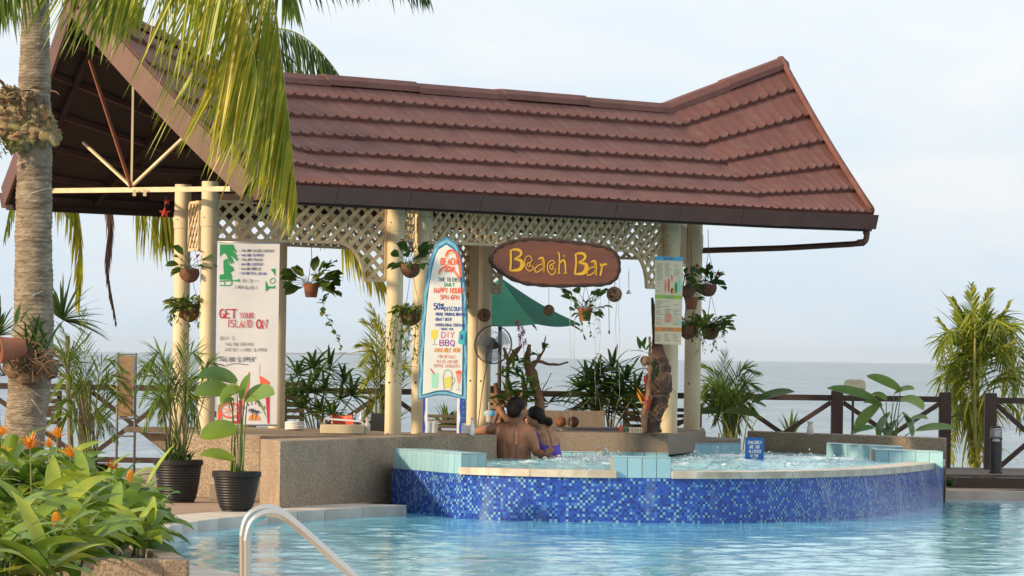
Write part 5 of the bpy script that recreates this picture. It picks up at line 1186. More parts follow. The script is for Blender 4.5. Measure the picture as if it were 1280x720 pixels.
# ================================================================== LETTERING
def arcp(cx, cy, rx, ry, a0, a1, n=6): return [(cx + rx * math.cos(R(a0 + (a1 - a0) * i / n)), cy + ry * math.sin(R(a0 + (a1 - a0) * i / n))) for i in range(n + 1)]
GL = {
 'A': [[(0, 0), (2, 6), (4, 0)], [(.8, 2.2), (3.2, 2.2)]], 'B': [[(0, 0), (0, 6), (2.2, 6)] + arcp(2.2, 4.6, 1.5, 1.4, 90, -90) + [(0, 3.2)], [(0, 0), (2.2, 0)] + arcp(2.2, 1.6, 1.8, 1.6, -90, 90) + [(0, 3.2)]],
 'C': [arcp(2.2, 3, 2.2, 3, 50, 310, 9)], 'D': [[(0, 0), (0, 6), (1.6, 6)] + arcp(1.6, 3, 2.4, 3, 90, -90, 7) + [(0, 0)]], 'E': [[(3.4, 6), (0, 6), (0, 0), (3.5, 0)], [(0, 3.1), (2.8, 3.1)]],
 'F': [[(3.4, 6), (0, 6), (0, 0)], [(0, 3.1), (2.8, 3.1)]], 'G': [arcp(2.2, 3, 2.2, 3, 50, 350, 10) + [(2.4, 2.6)], [(4.2, 2.6), (4.2, 0)]], 'H': [[(0, 0), (0, 6)], [(4, 0), (4, 6)], [(0, 3), (4, 3)]],
 'I': [[(1, 0), (1, 6)]], 'J': [[(3, 6), (3, 1.5)] + arcp(1.6, 1.5, 1.4, 1.5, 0, -170, 5)], 'K': [[(0, 0), (0, 6)], [(3.8, 6), (0, 2.6)], [(1.4, 3.9), (4, 0)]], 'L': [[(0, 6), (0, 0), (3.4, 0)]],
 'M': [[(0, 0), (.3, 6), (2.4, 1.5), (4.5, 6), (4.8, 0)]], 'N': [[(0, 0), (0, 6), (4, 0), (4, 6)]], 'O': [arcp(2.1, 3, 2.1, 3, 90, 450, 12)], 'P': [[(0, 0), (0, 6), (2.2, 6)] + arcp(2.2, 4.4, 1.6, 1.6, 90, -90) + [(0, 2.8)]],
 'Q': [arcp(2.1, 3, 2.1, 3, 90, 450, 12), [(2.4, 1.6), (4.3, -.5)]], 'R': [[(0, 0), (0, 6), (2.2, 6)] + arcp(2.2, 4.5, 1.5, 1.5, 90, -90) + [(0, 3)], [(1.8, 3), (4, 0)]], 'S': [arcp(2, 4.5, 1.8, 1.5, 40, 270, 7) + arcp(2, 1.5, 1.9, 1.5, 90, -140, 7)],
 'T': [[(0, 6), (4, 6)], [(2, 6), (2, 0)]], 'U': [[(0, 6), (0, 2)] + arcp(2, 2, 2, 2, 180, 360, 7) + [(4, 6)]], 'V': [[(0, 6), (2, 0), (4, 6)]], 'W': [[(0, 6), (1.2, 0), (2.6, 5), (4, 0), (5.2, 6)]], 'X': [[(0, 0), (4, 6)], [(0, 6), (4, 0)]],
 'Y': [[(0, 6), (2, 3), (4, 6)], [(2, 3), (2, 0)]], 'Z': [[(0, 6), (4, 6), (0, 0), (4, 0)]], '-': [[(.4, 2.8), (3, 2.8)]], '+': [[(.4, 3), (3.4, 3)], [(1.9, 1.5), (1.9, 4.5)]], '.': [[(.6, 0), (.9, .3)]], '(': [arcp(2.2, 3, 1.6, 3.8, 120, 240, 5)], ')': [arcp(0, 3, 1.6, 3.8, 60, -60, 5)],
 "'": [[(.8, 6.4), (.5, 5)]], '"': [[(.4, 6.4), (.3, 5)], [(1.4, 6.4), (1.3, 5)]], '/': [[(0, 0), (3, 6)]], '0': [arcp(2, 3, 1.9, 3, 90, 450, 12)], '1': [[(.6, 4.8), (2, 6), (2, 0)]], '2': [arcp(2, 4.3, 1.8, 1.7, 160, -30, 6) + [(0, 0), (4, 0)]],
 '5': [[(3.6, 6), (.5, 6), (.3, 3.4)] + arcp(1.8, 1.9, 2, 1.9, 110, -150, 8)], '6': [arcp(2.6, 3.6, 2.4, 2.6, 60, 180, 5) + arcp(2.1, 1.8, 1.9, 1.8, 180, 540, 9)], '8': [arcp(2, 4.5, 1.6, 1.5, 0, 360, 9), arcp(2, 1.5, 1.9, 1.5, 0, 360, 9)], '%': [[(0, 0), (4, 6)], arcp(.8, 5, .8, .8, 0, 360, 6), arcp(3.2, 1, .8, .8, 0, 360, 6)],
}
GW = {'I': 2, 'M': 4.8, 'W': 5.2, "'": 1.2, '.': 1.3, '(': 2, ')': 2, '"': 2, ' ': 2.6, '/': 3, '-': 3.4, '1': 2.8}
class Plane:
    """a flat panel facing the terrace: u to the right, w up, n toward the pool; px = metres per photo pixel"""
    def __init__(s, px, py, D, yaw=0.0, roll=0.0):
        s.o = A(px, py, D); s.k = D / F; s.px, s.py = px, py
        s.n = V((math.sin(yaw), -math.cos(yaw), 0)); s.u = V((math.cos(yaw), math.sin(yaw), 0)); s.w = V((0, 0, 1))
        if roll: r_ = Matrix.Rotation(roll, 3, s.n); s.u = r_ @ s.u; s.w = r_ @ s.w
        s.cy = math.cos(yaw)
    def __call__(s, x, y, d=0.0): return s.o + s.u * ((x - s.px) * s.k / s.cy) + s.w * (-(y - s.py) * s.k) + s.n * d
def stroke(m, P, pts, wpx, d, th=.0015, slab_=0):
    """flat painted stroke through photo-pixel points on plane P"""
    n = len(pts); L_ = []; R_ = []
    for i, (x, y) in enumerate(pts):
        a = pts[max(i - 1, 0)]; b = pts[min(i + 1, n - 1)]
        if pts[0] == pts[-1] and i in (0, n - 1): a = pts[-2]; b = pts[1]
        tx, ty = b[0] - a[0], b[1] - a[1]; l = math.hypot(tx, ty) or 1; nx_, ny_ = -ty / l, tx / l
        wv = wpx[i] if isinstance(wpx, (list, tuple)) else wpx
        L_.append(P(x + nx_ * wv / 2, y + ny_ * wv / 2, d)); R_.append(P(x - nx_ * wv / 2, y - ny_ * wv / 2, d))
    o = []
    for a, b in zip(L_, R_): o += [a, b]
    m.add(o, [(2 * i, 2 * i + 1, 2 * i + 3, 2 * i + 2) for i in range(n - 1)])
def text(m, P, s_, x, y, h, wpx, d=.004, sp=1.6, xs=1.0, slab_=0, width=None, wob=0, slant=0):
    """capital letters, left baseline at (x,y), height h px"""
    k = h / 6; tot = sum((GW.get(c, 4) + sp) for c in s_) - sp
    if width: xs = width / (tot * k)
    cx = x
    for c in s_:
        for ln in GL.get(c, []):
            oy = rnd(-wob, wob)
            q = [(cx + (px_ + py_ * slant) * k * xs + rnd(-wob, wob) * .5, y - py_ * k + oy) for px_, py_ in ln]
            stroke(m, P, q, wpx, d + rnd(0, .0008))
            if slab_:
                for (ex, ey), (gx_, gy_) in ((q[0], ln[0]), (q[-1], ln[-1])):
                    if abs(gy_) < .05 or abs(gy_ - 6) < .05: stroke(m, P, [(ex - slab_, ey), (ex + slab_, ey)], wpx * .6, d + .0006)
        cx += (GW.get(c, 4) + sp) * k * xs
def disc(m, P, x, y, rx, ry, d, n=14, rot=0): m.poly([P(x + rx * math.cos(2 * math.pi * i / n), y + ry * math.sin(2 * math.pi * i / n), d) for i in range(n)])
def fill(m, P, pts, d): m.poly([P(x, y, d) for x, y in pts])
def put(m, nm, mt, par): return m.build(nm, MT[mt], par, fixn=False)
random.seed(101)

# ------------------------------------------------ Beach Bar sign
P = Plane(693, 328, 39.55, yaw=.10)
bb = thing('beach_bar_sign', P(693, 328), 'oval brown wooden sign with yellow Beach Bar lettering and a dark rope edge', 'sign')
ol = [(613, 326), (616, 317), (624, 310), (638, 304), (655, 300.5), (680, 300), (705, 302), (730, 304.5), (752, 308), (765, 313), (771.5, 322), (773.5, 333), (771, 344), (764, 351), (752, 354.5), (730, 355.5), (700, 356.8), (675, 356), (655, 354), (636, 347), (621, 337), (615, 331)]
sl = spline([V((x, y, 0)) for x, y in ol + [ol[0]]], 4)[:-1]
m = M(); m.slab([P(p.x, p.y, 0) for p in sl], P.n * .03); m.build('board', MT['signwood'], bb, bevel=.004)
m = M(); m.tube([P(p.x, p.y, .016) for p in sl], [.021 + .004 * math.sin(i * 1.7) for i in range(len(sl))], 7, closed=True); m.build('rope_edge', MT['rope'], bb, smooth=True)
dd = .034
def let(strokes, nm='letter'):
    m = M()
    for pts, wd in strokes:
        sp_ = spline([V((x, y, 0)) for x, y in pts], 5) if len(pts) > 2 else [V((*p, 0)) for p in pts]
        q = [(p.x, p.y) for p in sp_]; n = len(q)
        if isinstance(wd, tuple): ww = [wd[0] + (wd[1] - wd[0]) * math.sin(math.pi * i / (n - 1)) for i in range(n)]
        else: ww = wd
        stroke(m, P, q, ww, dd)
    # give the painted letters a little body
    q = M(); q.v = m.v; q.f = m.f; q.t = m.t; put(q, nm, 'yellow', bb)
def z1(x, y): return (610 + x / 7.53, 290 + y / 7.53)     # coordinates read off an enlarged view
let([([z1(208, 180), z1(212, 270), z1(207, 372)], 2.4), ([z1(200, 182), z1(250, 172), z1(300, 185), z1(302, 225), z1(240, 262)], (1.4, 3.2)), ([z1(240, 262), z1(305, 275), z1(318, 320), z1(290, 360), z1(207, 372)], (1.6, 5.2))])
for x, y in ((238, 160), (255, 157), (272, 157), (290, 160)): let([([z1(x, y), z1(x, y + 5)], .9)], 'dot')
let([([z1(385, 300), z1(398, 322), z1(372, 325), z1(368, 300), z1(395, 290), z1(410, 262), z1(385, 230), z1(350, 245), z1(342, 300), z1(358, 350), z1(395, 372), z1(425, 345), z1(412, 318)], 1.15)])
let([([z1(470, 258), z1(505, 246), z1(520, 290), z1(522, 382)], (1.6, 3.2)), ([z1(512, 300), z1(470, 318), z1(440, 350), z1(448, 382), z1(490, 365), z1(518, 335)], 1.4), ([z1(505, 250), z1(518, 320), z1(525, 380)], 2.0)])
let([([z1(590, 312), z1(610, 325), z1(604, 350), z1(580, 340), z1(580, 315), z1(605, 300), z1(626, 290), z1(600, 268), z1(560, 300), z1(560, 360), z1(595, 402), z1(632, 380), z1(625, 345)], 1.25)])
let([([z1(655, 188), z1(668, 230), z1(665, 388)], 1.7), ([z1(668, 300), z1(700, 265), z1(722, 290), z1(728, 388)], (1.3, 2.6)), ([z1(652, 388), z1(680, 388)], 1.2), ([z1(710, 386), z1(742, 386)], 1.2)])
for x, y in ((705, 218), (720, 218), (712, 230)): let([([z1(x, y), z1(x, y + 8)], 1.1)], 'dot')
let([([z1(820, 205), z1(826, 290), z1(815, 395)], 2.4), ([z1(808, 212), z1(860, 196), z1(905, 210), z1(905, 250), z1(845, 282)], (1.4, 3.4)), ([z1(845, 282), z1(915, 300), z1(922, 345), z1(890, 385), z1(815, 395)], (1.6, 5.4))])
for x, y in ((848, 187), (866, 183), (884, 183), (902, 188)): let([([z1(x, y), z1(x, y + 5)], .9)], 'dot')
let([([z1(965, 278), z1(1000, 268), z1(1012, 310), z1(1014, 402)], (1.6, 3.2)), ([z1(1005, 320), z1(960, 335), z1(930, 372), z1(942, 402), z1(985, 385), z1(1012, 352)], 1.4), ([z1(998, 272), z1(1010, 340), z1(1018, 400)], 2.0)])
let([([z1(1055, 290), z1(1068, 340), z1(1055, 405)], 2.2), ([z1(1064, 330), z1(1085, 300), z1(1120, 296)], (1.6, 2.6))])
for x in (645, 742):
    m = M(); m.tube([P(x, 303, .0), P(x, 285, -.05)], .004, 5); m.build('hanging_wire', MT['wire'], bb)

# ------------------------------------------------ surfboard menu sign
P = Plane(554, 420, 38.95, yaw=.0)
sb = thing('surfboard_sign', P(554, 543), 'surfboard-shaped drinks menu with wavy blue border standing on two blue and white legs', 'sign')
def half(t, wmax, a=.41): return wmax * (math.sin(min(1, t ** a * 1.02) * math.pi / 2))
def board(margin, wav=0, n=30, top=296, bot=500, wobx=0):
    lft = []; rgt_ = []
    for i in range(n + 1):
        t = i / n; y = top + margin * 1.6 + (bot - margin - top - margin * 1.6) * t
        hw = half(t, 30.5 - margin); wv = wav * math.sin(i * 1.05) if t > .1 else 0
        cx = 556.5 - 2.5 * t
        lft.append((cx - hw + wv, y)); rgt_.append((cx + hw - wv * (1 if i % 2 else .6), y))
    cx = 554
    mid = [(cx + (28 - margin) * (1 - 2 * i / 8), bot - margin - 6 * math.sin(math.pi * i / 8)) for i in range(1, 8)]
    return lft[::-1][::-1], rgt_, mid
def outline(*a, **k):
    l, r_, md = board(*a, **k); return l[:1] + r_[1:] + md + l[1:][::-1]
m = M(); m.slab([P(x, y, 0) for x, y in outline(0)], P.n * .035); m.build('board', MT['sb_blue'], sb, bevel=.006)
m = M(); fill(m, P, outline(1.6, .9), .0375); put(m, 'wave_border', 'sb_light', sb)
m = M(); fill(m, P, outline(4.4, .8), .0390); put(m, 'wave_line', 'sb_blue', sb)
m = M(); m.slab([P(x, y, .030) for x, y in outline(6.2)], P.n * .016); m.build('menu_face', MT['sb_white'], sb, bevel=.004)
d = .0475
def T(s_, x, y, h, wd, mt, width=None, wob=.25, **k):
    m = M(); text(m, P, s_, x, y, h, wd, d, width=width, wob=wob, **k); put(m, 'lettering', mt, sb)
def sh(pts, mt, dz=0, nm='painting'): m = M(); fill(m, P, pts, d + dz); put(m, nm, mt, sb)
def st_(pts, wd, mt, dz=0, nm='painting'):
    m = M(); q = spline([V((x, y, 0)) for x, y in pts], 4) if len(pts) > 2 else [V((*p, 0)) for p in pts]; stroke(m, P, [(p.x, p.y) for p in q], wd, d + dz); put(m, nm, mt, sb)
st_([(556, 321), (559, 314), (566, 314), (572, 322), (574, 335), (575, 346)], [2.6] * 0 or 3.0, 'orangered'); st_([(548, 343), (550, 337), (558, 333), (566, 338), (573, 347)], 2.6, 'orangered')
st_([(557, 322), (560, 317), (565, 317)], 1.2, 'amber', .0006); st_([(548, 344), (551, 339), (556, 338)], 1.1, 'amber', .0006); st_([(562, 335), (568, 340), (574, 346)], 1.4, 'salmon', .0006)
T('BEACH', 550, 331, 8, 1.8, 'orangered', 20); T('BAR', 556, 340, 6, 1.5, 'orangered', 11)
T('TIME TO CHEERS', 547, 352, 5, .75, 'ink', 31); T('DAILY', 555, 358, 4.5, .9, 'green', 12); T('HAPPY HOURS', 542, 366.5, 6.5, 1.2, 'orangered', 37); T('5PM-6PM', 550, 374.5, 5.5, 1.1, 'orangered', 23)
T('50%', 542, 387, 7.5, 1.4, 'inkblue', 12); T('DISCOUNT', 555, 388.5, 5, .9, 'inkblue', 24)
T('-HOUSE POURING BRANDS', 543, 394.5, 3.6, .7, 'inkblue', 38); T('-DRAFT BEER', 543, 401, 3.6, .7, 'inkblue', 21); T('-INTERNATIONAL COCKTAILS', 543, 408, 3.4, .65, 'inkblue', 38); T('- HOUSE WINE', 549, 412.5, 2.6, .55, 'inkblue', 18)
T('DIY', 552, 422, 7, 1.3, 'pink', 16); T('BBQ', 550, 432, 7, 1.3, 'purple', 18); T('AVAILABLE HERE', 543.5, 440, 5, 1.1, 'orangep', 33)
T('FOR DETAILS', 548, 447.5, 3.6, .7, 'salmon', 22); T('PLEASE ASK OUR', 547, 453.5, 3.6, .65, 'salmon', 25); T('SERVICE ASSOCIATES', 543, 459, 3.6, .65, 'salmon', 32)
sh([(539, 413), (547, 412), (547, 421), (544, 425), (541, 424.5), (539, 420)], 'yellowp'); st_([(543.5, 425), (543.5, 430)], .6, 'greyink'); st_([(540, 431), (547, 431)], .6, 'greyink')
sh([(574, 414), (582, 412.5), (580, 431), (573, 429)], 'teal'); sh([(576, 418), (579, 418), (579, 424), (576, 424)], 'inkblue', .0006); st_([(578, 408), (577, 414)], .7, 'skyblue')
sh([(540, 467), (549, 466), (548, 485), (541, 485)], 'mint'); st_([(539, 461), (541, 464), (544, 468)], 1.4, 'red', .0006)
st_([(556, 466), (555, 472), (556, 482), (557, 487), (565, 487), (566, 474), (565, 465), (560, 462), (556, 465)], .8, 'greyink', .0006); sh([(556.5, 472), (565, 470), (564, 485), (558, 485)], 'yellowp'); st_([(565.5, 472), (569, 473), (568, 479), (565, 481)], .8, 'greyink', .0006)
sh([(571, 467), (578, 466), (576.5, 477), (574.5, 480), (572.5, 477)], 'salmon'); sh([(570, 464.5), (574, 462), (578, 464), (577, 467), (571, 467)], 'orangered', .0006); st_([(574.5, 480), (574.3, 486)], .6, 'greyink'); st_([(571.5, 487), (577, 487)], .6, 'greyink')
for x, xs in ((533, 1), (575.5, -1)):
    m = M(); m.box(P(x, 520, .015), (.042, .03, m_(47, 39))); m.build('leg', MT['palewhite'], sb)
    m = M(); pts = [(x - 2.9, 498), (x - .6, 498), (x - .2, 510), (x - 1.4, 522), (x + .2, 534), (x - .6, 543.5), (x - 2.9, 543.5)]
    if xs < 0: pts = [(2 * x - a, b) for a, b in pts]
    fill(m, P, pts, .0325); put(m, 'leg_stripe', 'legblue', sb)
m = M(); m.box(P(554, 543.2, .015), (m_(60, 39), .16, .03)); m.build('foot_bar', MT['woodgrey'], sb)

# ------------------------------------------------ tall banner on the left
P = Plane(308, 415, 39.1, yaw=.04)
bn = thing('hanging_banner', P(308, 530), 'tall white drinks banner reading Get Your Island On between the left columns', 'banner')
m = M(); rows = 24
m.grid(lambda u, v: P(272.5 + 75 * u + 1.0 * (1 - v) * (u - .5), 304 + 226 * v, .002 * math.sin(u * 7 + v * 3) + .001 * math.sin(v * 11)), 10, rows); m.build('cloth', MT['vinyl'], bn, smooth=True, fixn=False)
for y in (303, 531): m = M(); m.tube([P(271, y, 0), P(349, y, 0)], .008, 8); m.build('rail', MT['alu'], bn, smooth=True)
for x in (276, 308, 346): m = M(); m.tube([P(x, 303, 0), P(x, 290, .0)], .0025, 4); m.build('hook', MT['wire'], bn)
d = .0048
def T(s_, x, y, h, wd, mt, width=None, wob=.25, **k): m = M(); text(m, P, s_, x, y, h, wd, d, width=width, wob=wob, **k); put(m, 'lettering', mt, bn)
def sh(pts, mt, dz=0, nm='print'): m = M(); fill(m, P, pts, d + dz); put(m, nm, mt, bn)
def st_(pts, wd, mt, dz=0, nm='print'):
    m = M(); q = spline([V((x, y, 0)) for x, y in pts], 4) if len(pts) > 2 else [V((*p, 0)) for p in pts]; stroke(m, P, [(p.x, p.y) for p in q], wd, d + dz); put(m, nm, mt, bn)
random.seed(5)
for i in range(26):                                     # palm crown print
    an = R(-70 + i * 10); r1 = rnd(11, 17); x0_, y0_ = 281, 317
    x2 = max(273.6, x0_ + math.cos(an) * r1 * 1.0); y2 = max(306, y0_ - math.sin(an) * r1 * .75 + 3)
    st_([(x0_, y0_), ((x0_ + x2) / 2, (y0_ + y2) / 2 - 2), (x2, y2)], 1.5, 'green', rnd(0, .001))
sh([(273.5, 306), (290, 306), (294, 316), (289, 312), (281, 311), (275, 318), (273.5, 322)], 'green', .0002)
sh([(278, 326), (283, 325), (284, 330), (290, 334), (292, 338), (287, 341), (289, 345), (289, 350), (273.5, 350), (273.5, 344), (279, 343), (278, 335)], 'green', .0004); sh([(279, 326), (281, 323.5), (284, 325), (283, 329), (280, 329)], 'green', .0006)
st_([(273.5, 352), (290, 351), (298, 351)], 1.4, 'green', .0006); st_([(274, 357), (287, 357), (289, 352)], 1.2, 'green', .0006); st_([(280, 352), (280, 357)], .9, 'green', .0006); sh([(296, 349.5), (298.5, 348.5), (298.5, 353), (296, 352)], 'green', .0007)
for i, s_ in enumerate(('- MALIBU MANGO COCONUT', '- MALIBU SUNRISE', '- MALIBU PUNCH', '- MALIBU COCONUT', '- MALIBU BREEZE', '- MALIBU PINA COLADA')):
    T(s_, 297, 314.5 + i * 5.7, 3.0, .55, 'ink' if i % 2 == 0 else 'inkblue', [44, 31, 29, 30, 28, 35][i], slant=.25)
T('RM 20 ++', 302, 353, 4, .6, 'greyink', 20, slant=.3); T('( PER GLASS )', 293, 361, 3.6, .55, 'ink', 27, slant=.2)
sh([(331, 350), (334, 357), (340, 358), (343, 356), (343, 360), (336, 360), (331, 364)], 'green'); st_([(337, 349), (341, 347), (343, 351), (339, 354), (336.5, 351), (338, 348)], .9, 'green'); sh([(337, 336), (343, 335), (343, 345), (341, 341)], 'green')
T('GET', 274.5, 397.6, 10.5, 1.7, 'red', 20, wob=0, slab_=1.3); T('YOUR', 299.5, 397.6, 6.5, .9, 'red', 17, wob=0, slab_=.7); T('ISLAND', 284.8, 408.8, 8.6, 1.1, 'red', 30, wob=0, slab_=.9); T('ON', 320.5, 410, 10.5, 1.7, 'red', 13, wob=0, slab_=1.2)
T('BUY 5', 275.5, 425, 4, .6, 'greyink', 17, slant=.15); T('MALIBU DRINKS', 282.5, 432, 3.8, .6, 'greyink', 34, slant=.15); T('AND GET A FREE SLIPPER', 281.5, 439, 3.8, .6, 'greyink', 52, slant=.1); T('"MALIBU SLIPPER"', 274, 452, 5.5, .75, 'ink', 46, slant=.1); st_([(283, 457), (295, 454.5), (311, 456)], .6, 'ink')
sh([(325, 469), (331, 472), (338, 477), (337, 494), (331, 492), (327, 484)], 'orangered'); sh([(333, 492), (338, 492), (338, 529), (336, 529)], 'red'); st_([(312, 465), (311, 485), (305, 500), (302, 528)], 1.6, 'orangered'); st_([(325, 454), (325, 468)], .6, 'salmon')
sh([(274, 527), (302, 526), (302, 529.5), (274, 529.5)], 'red'); st_([(301, 500), (301, 528)], 3, 'red'); st_(arcp(289, 513, 12, 9, 60, 420, 14), 2.2, 'orangered')
for i in range(8): an = R(i * 45 + 20); st_([(289, 513), (289 + 9 * math.cos(an), 513 + 7 * math.sin(an))], 1.0, 'salmon', -.0004)
sh([(273.8, 505), (276, 510), (279, 524), (274, 527)], 'orangered')
st_([(275, 470), (286, 475), (293, 490), (294, 505)], .8, 'greyink'); st_([(275, 480), (283, 486), (287, 500)], .8, 'greyink')
for c, x, y, rt in zip('MALIBU', (304.5, 310, 315.5, 320, 325, 330), (511.5, 507.5, 505.5, 505.5, 507.5, 511), (-.4, -.2, 0, 0, .2, .4)): T(c, x, y, 4.4, .9, 'ink', None, 0, xs=.8)
sh([(312, 525)] + [(319.5 + 7.5 * math.cos(R(a)), 525 - 8 * math.sin(R(a))) for a in range(180, -1, -20)], 'orangep'); 
for bx, by, tx, ty in ((317, 524, 316, 512), (321, 524, 322, 514)):
    st_([(bx, by), ((bx + tx) / 2 + .6, (by + ty) / 2), (tx, ty)], .8, 'ink', .0008)
    for a in range(0, 360, 50): st_([(tx, ty), (tx + 5 * math.cos(R(a)), ty - 3 * math.sin(R(a)) + 1)], .9, 'ink', .001)

# ------------------------------------------------ menu poster on the right column
P = Plane(835, 375, 42.55, yaw=.02)
mp = thing('menu_poster', P(835, 431), 'narrow drinks menu poster with blue green and orange bands on the right-hand column', 'poster')
m = M(); m.slab([P(818, 320.5, 0), P(853.3, 321, 0), P(852.3, 431, 0), P(819.2, 430, 0)], P.n * .006); m.build('sheet', MT['paper'], mp)
d = .0075
def sh(pts, mt, dz=0, nm='print'): m = M(); fill(m, P, pts, d + dz); put(m, nm, mt, mp)
sh([(818, 320.5), (853.3, 321), (853.3, 326), (818, 325.5)], 'skyblue', nm='blue_band'); sh([(818.3, 368.5), (853, 369), (853, 373.8), (818.3, 373)], 'lime', nm='green_band'); sh([(818.6, 409), (852.6, 409.5), (852.6, 414.5), (818.8, 414)], 'orangep', nm='orange_band')
for s_, y, mt in (('DRINKS', 325, 'ink'), ('SNACKS', 372.8, 'greyink'), ('DESSERT', 413.3, 'greyink')):
    m = M(); text(m, P, s_, 829, y, 3, .5, d + .001, width=13); put(m, 'lettering', mt, mp)
m = M(); random.seed(12)
for (y0_, y1_) in ((330, 366), (377, 407), (418, 428)):
    for cx in (820.5, 831, 842):
        y = y0_
        while y < y1_:
            if rnd(0, 1) < .75 and not (345 < y < 367 and cx > 830): stroke(m, P, [(cx, y), (cx + rnd(4, 8.5), y)], .65, d)
            y += 2.0
put(m, 'small_print', 'greyink', mp)
for i, (x, y, w_, h_, mt) in enumerate(((830, 350, 3, 16, 'salmon'), (834, 347, 3, 19, 'orangered'), (838, 344, 3, 8, 'salmon'), (838, 360, 4, 7, 'coco'), (843, 352, 3.5, 15, 'green'), (847, 346, 4, 21, 'mint'), (822, 398, 7, 7, 'peach'), (832, 391, 8, 12, 'salmon'), (841, 395, 8, 9, 'peach'), (848, 399, 3.5, 8, 'mint'), (840, 362, 3, 5, 'amber'))):
    m = M(); disc(m, P, x + w_ / 2, y + h_ / 2, w_ / 2, h_ / 2, d + .0003 * i); put(m, 'picture', mt, mp)

# ------------------------------------------------ small signs
P = Plane(943.5, 559, 41.9, yaw=.02)
sg = thing('warning_sign', P(943, 572), 'small blue sign with white capitals about children, standing at the back of the spa', 'sign')
m = M(); m.slab([P(931.5, 546.5, 0), P(955, 547.2, 0), P(954.8, 577, 0), P(931.2, 577, 0)], P.n * .008); m.build('panel', MT['signblue'], sg)
for s_, y, x, w_ in (('CHILDREN', 555, 935, 16.5), ('ARE NOT', 560.6, 936.5, 13), ('ALLOWED', 566, 936, 15), ('IN THE', 571.4, 938, 10.5), ('SPA', 576.4, 940, 7)):
    m = M(); text(m, P, s_, x, y, 3.8, .95, .0095, width=w_); put(m, 'lettering', 'palewhite', sg)
P = Plane(1067, 483, 46.6, yaw=0)
tb_ = thing('beach_sign', P(1067, 600), 'pale rounded sign reading To Beach on a slim dark post behind the broad leaves', 'sign')
pl_ = [(1054.5, 491.5), (1054.5, 480), (1056, 476), (1060, 474.2), (1075, 474), (1080, 475.5), (1082, 479), (1082, 491.5)]
m = M(); m.slab([P(x, y, 0) for x, y in pl_], P.n * .012); m.build('panel', MT['paper'], tb_, bevel=.002)
m = M(); text(m, P, 'TO BEACH', 1056.5, 489.6, 4.4, .95, .0135, width=23.5); put(m, 'lettering', 'ink', tb_)
m = M(); stroke(m, P, [(1062, 480), (1065, 477), (1068, 480), (1071, 477.5), (1074, 480)], .8, .0135); put(m, 'emblem', 'orangep', tb_)
m = M(); p0_ = P(1066.5, 492); m.tube([p0_ + V((0, .01, 0)), V((p0_.x, p0_.y + .01, 0))], .014, 8); m.build('post', MT['dgrey'], tb_)

# ------------------------------------------------ bollard light
b0 = A(1244.5, 590, 45.9); b0.z = .141
bl = thing('bollard_light', b0, 'short dark grey bollard light with slatted head on the timber platform', 'bollard light')
m = M(); r_ = m_(7.6, 45.9); m.lathe([(r_ * 1.1, 0), (r_ * 1.1, .02), (r_, .025), (r_, .34)], b0, 20); m.build('body', MT['dgrey'], bl, smooth=True, autosm=30)
m = M(); m.lathe([(r_ * .72, .34), (r_ * .72, .46)], b0, 16); m.build('core', MT['palewhite'], bl)
for i in range(5):
    m = M(); ax = V((0, .35, 1)).normalized(); m.lathe([(r_ * .7, 0), (r_ * 1.02, -.004), (r_ * 1.02, .009), (r_ * .7, .013)], b0 + V((0, 0, .355 + i * .024)), 20, axis=ax); m.build('louvre', MT['alu'] if i else MT['dgrey'], bl)
m = M(); m.lathe([(r_ * .99, 0), (r_ * .9, .02), (.0001, .026)], b0 + V((0, 0, .468)), 20, axis=V((0, .35, 1)).normalized()); m.build('cap', MT['dgrey'], bl, smooth=True, autosm=40)

# ------------------------------------------------ ladder handrail in the foreground
hr_ = thing('pool_handrail', A(330, 855, 17.2), 'polished stainless steel pool handrail of two bent tubes in the foreground', 'handrail')
for dx, dy, D in ((0, 0, 16.9), (-5.5, -6, 17.35)):
    path = [(309 + dx, 862 + dy), (309 + dx, 700 + dy), (309.5 + dx, 672 + dy), (316 + dx, 652 + dy), (332 + dx, 642 + dy), (350 + dx, 643 + dy), (368 + dx, 655 + dy), (390 + dx, 674 + dy), (424 + dx, 705 + dy), (446 + dx, 726 + dy), (452 + dx, 745 + dy), (453 + dx, 862 + dy)]
    m = M(); m.tube(spline([A(x, y, D) for x, y in path], 8), .0165, 16); m.build('rail_tube', MT['steel'], hr_, smooth=True)
    m = M(); q = A(309 + dx, 860 + dy, D); m.lathe([(.05, -.02), (.05, .0), (.03, .012)], q, 16); m.build('base_flange', MT['steel'], hr_, smooth=True)

# ------------------------------------------------ upright panel (folded lounger), small table, wooden slats
D = 44.0; P = Plane(158, 480, D)
lg = thing('upright_lounger', P(158, 598), 'folded sun lounger standing upright with tan fabric panel and grey tube legs', 'sun lounger')
m = M(); m.slab([P(148.5, 444.5, 0), P(167.3, 444.5, 0), P(167.3, 520.5, 0), P(148.5, 520.5, 0)], P.n * .02); m.build('fabric_panel', MT['woodlt'], lg, bevel=.004)
for x in (147, 169.3): m = M(); m.tube([P(x, 441, 0), P(x, 605, 0)], .013, 8); m.build('leg', MT['grey'], lg, smooth=True)
for y in (443, 523, 545): m = M(); m.tube([P(147, y, 0), P(169.3, y, 0)], .009, 8); m.build('cross_bar', MT['grey'], lg)
D = 41.5; P = Plane(200, 540, D)
tb2 = thing('counter_flap', P(205, 560), 'grey folding shelf on a triangular bracket beside the potted areca palm', 'shelf')
m = M(); m.box(P(201, 537, .15), (m_(84, D), .34, .05)); m.build('shelf_board', MT['woodgrey'], tb2, bevel=.004)
m = M(); m.slab([P(178, 541, .2), P(240, 541, .2), P(240, 562, .2), P(205, 562, .2)], P.n * .02); m.build('bracket', MT['aggd'], tb2)
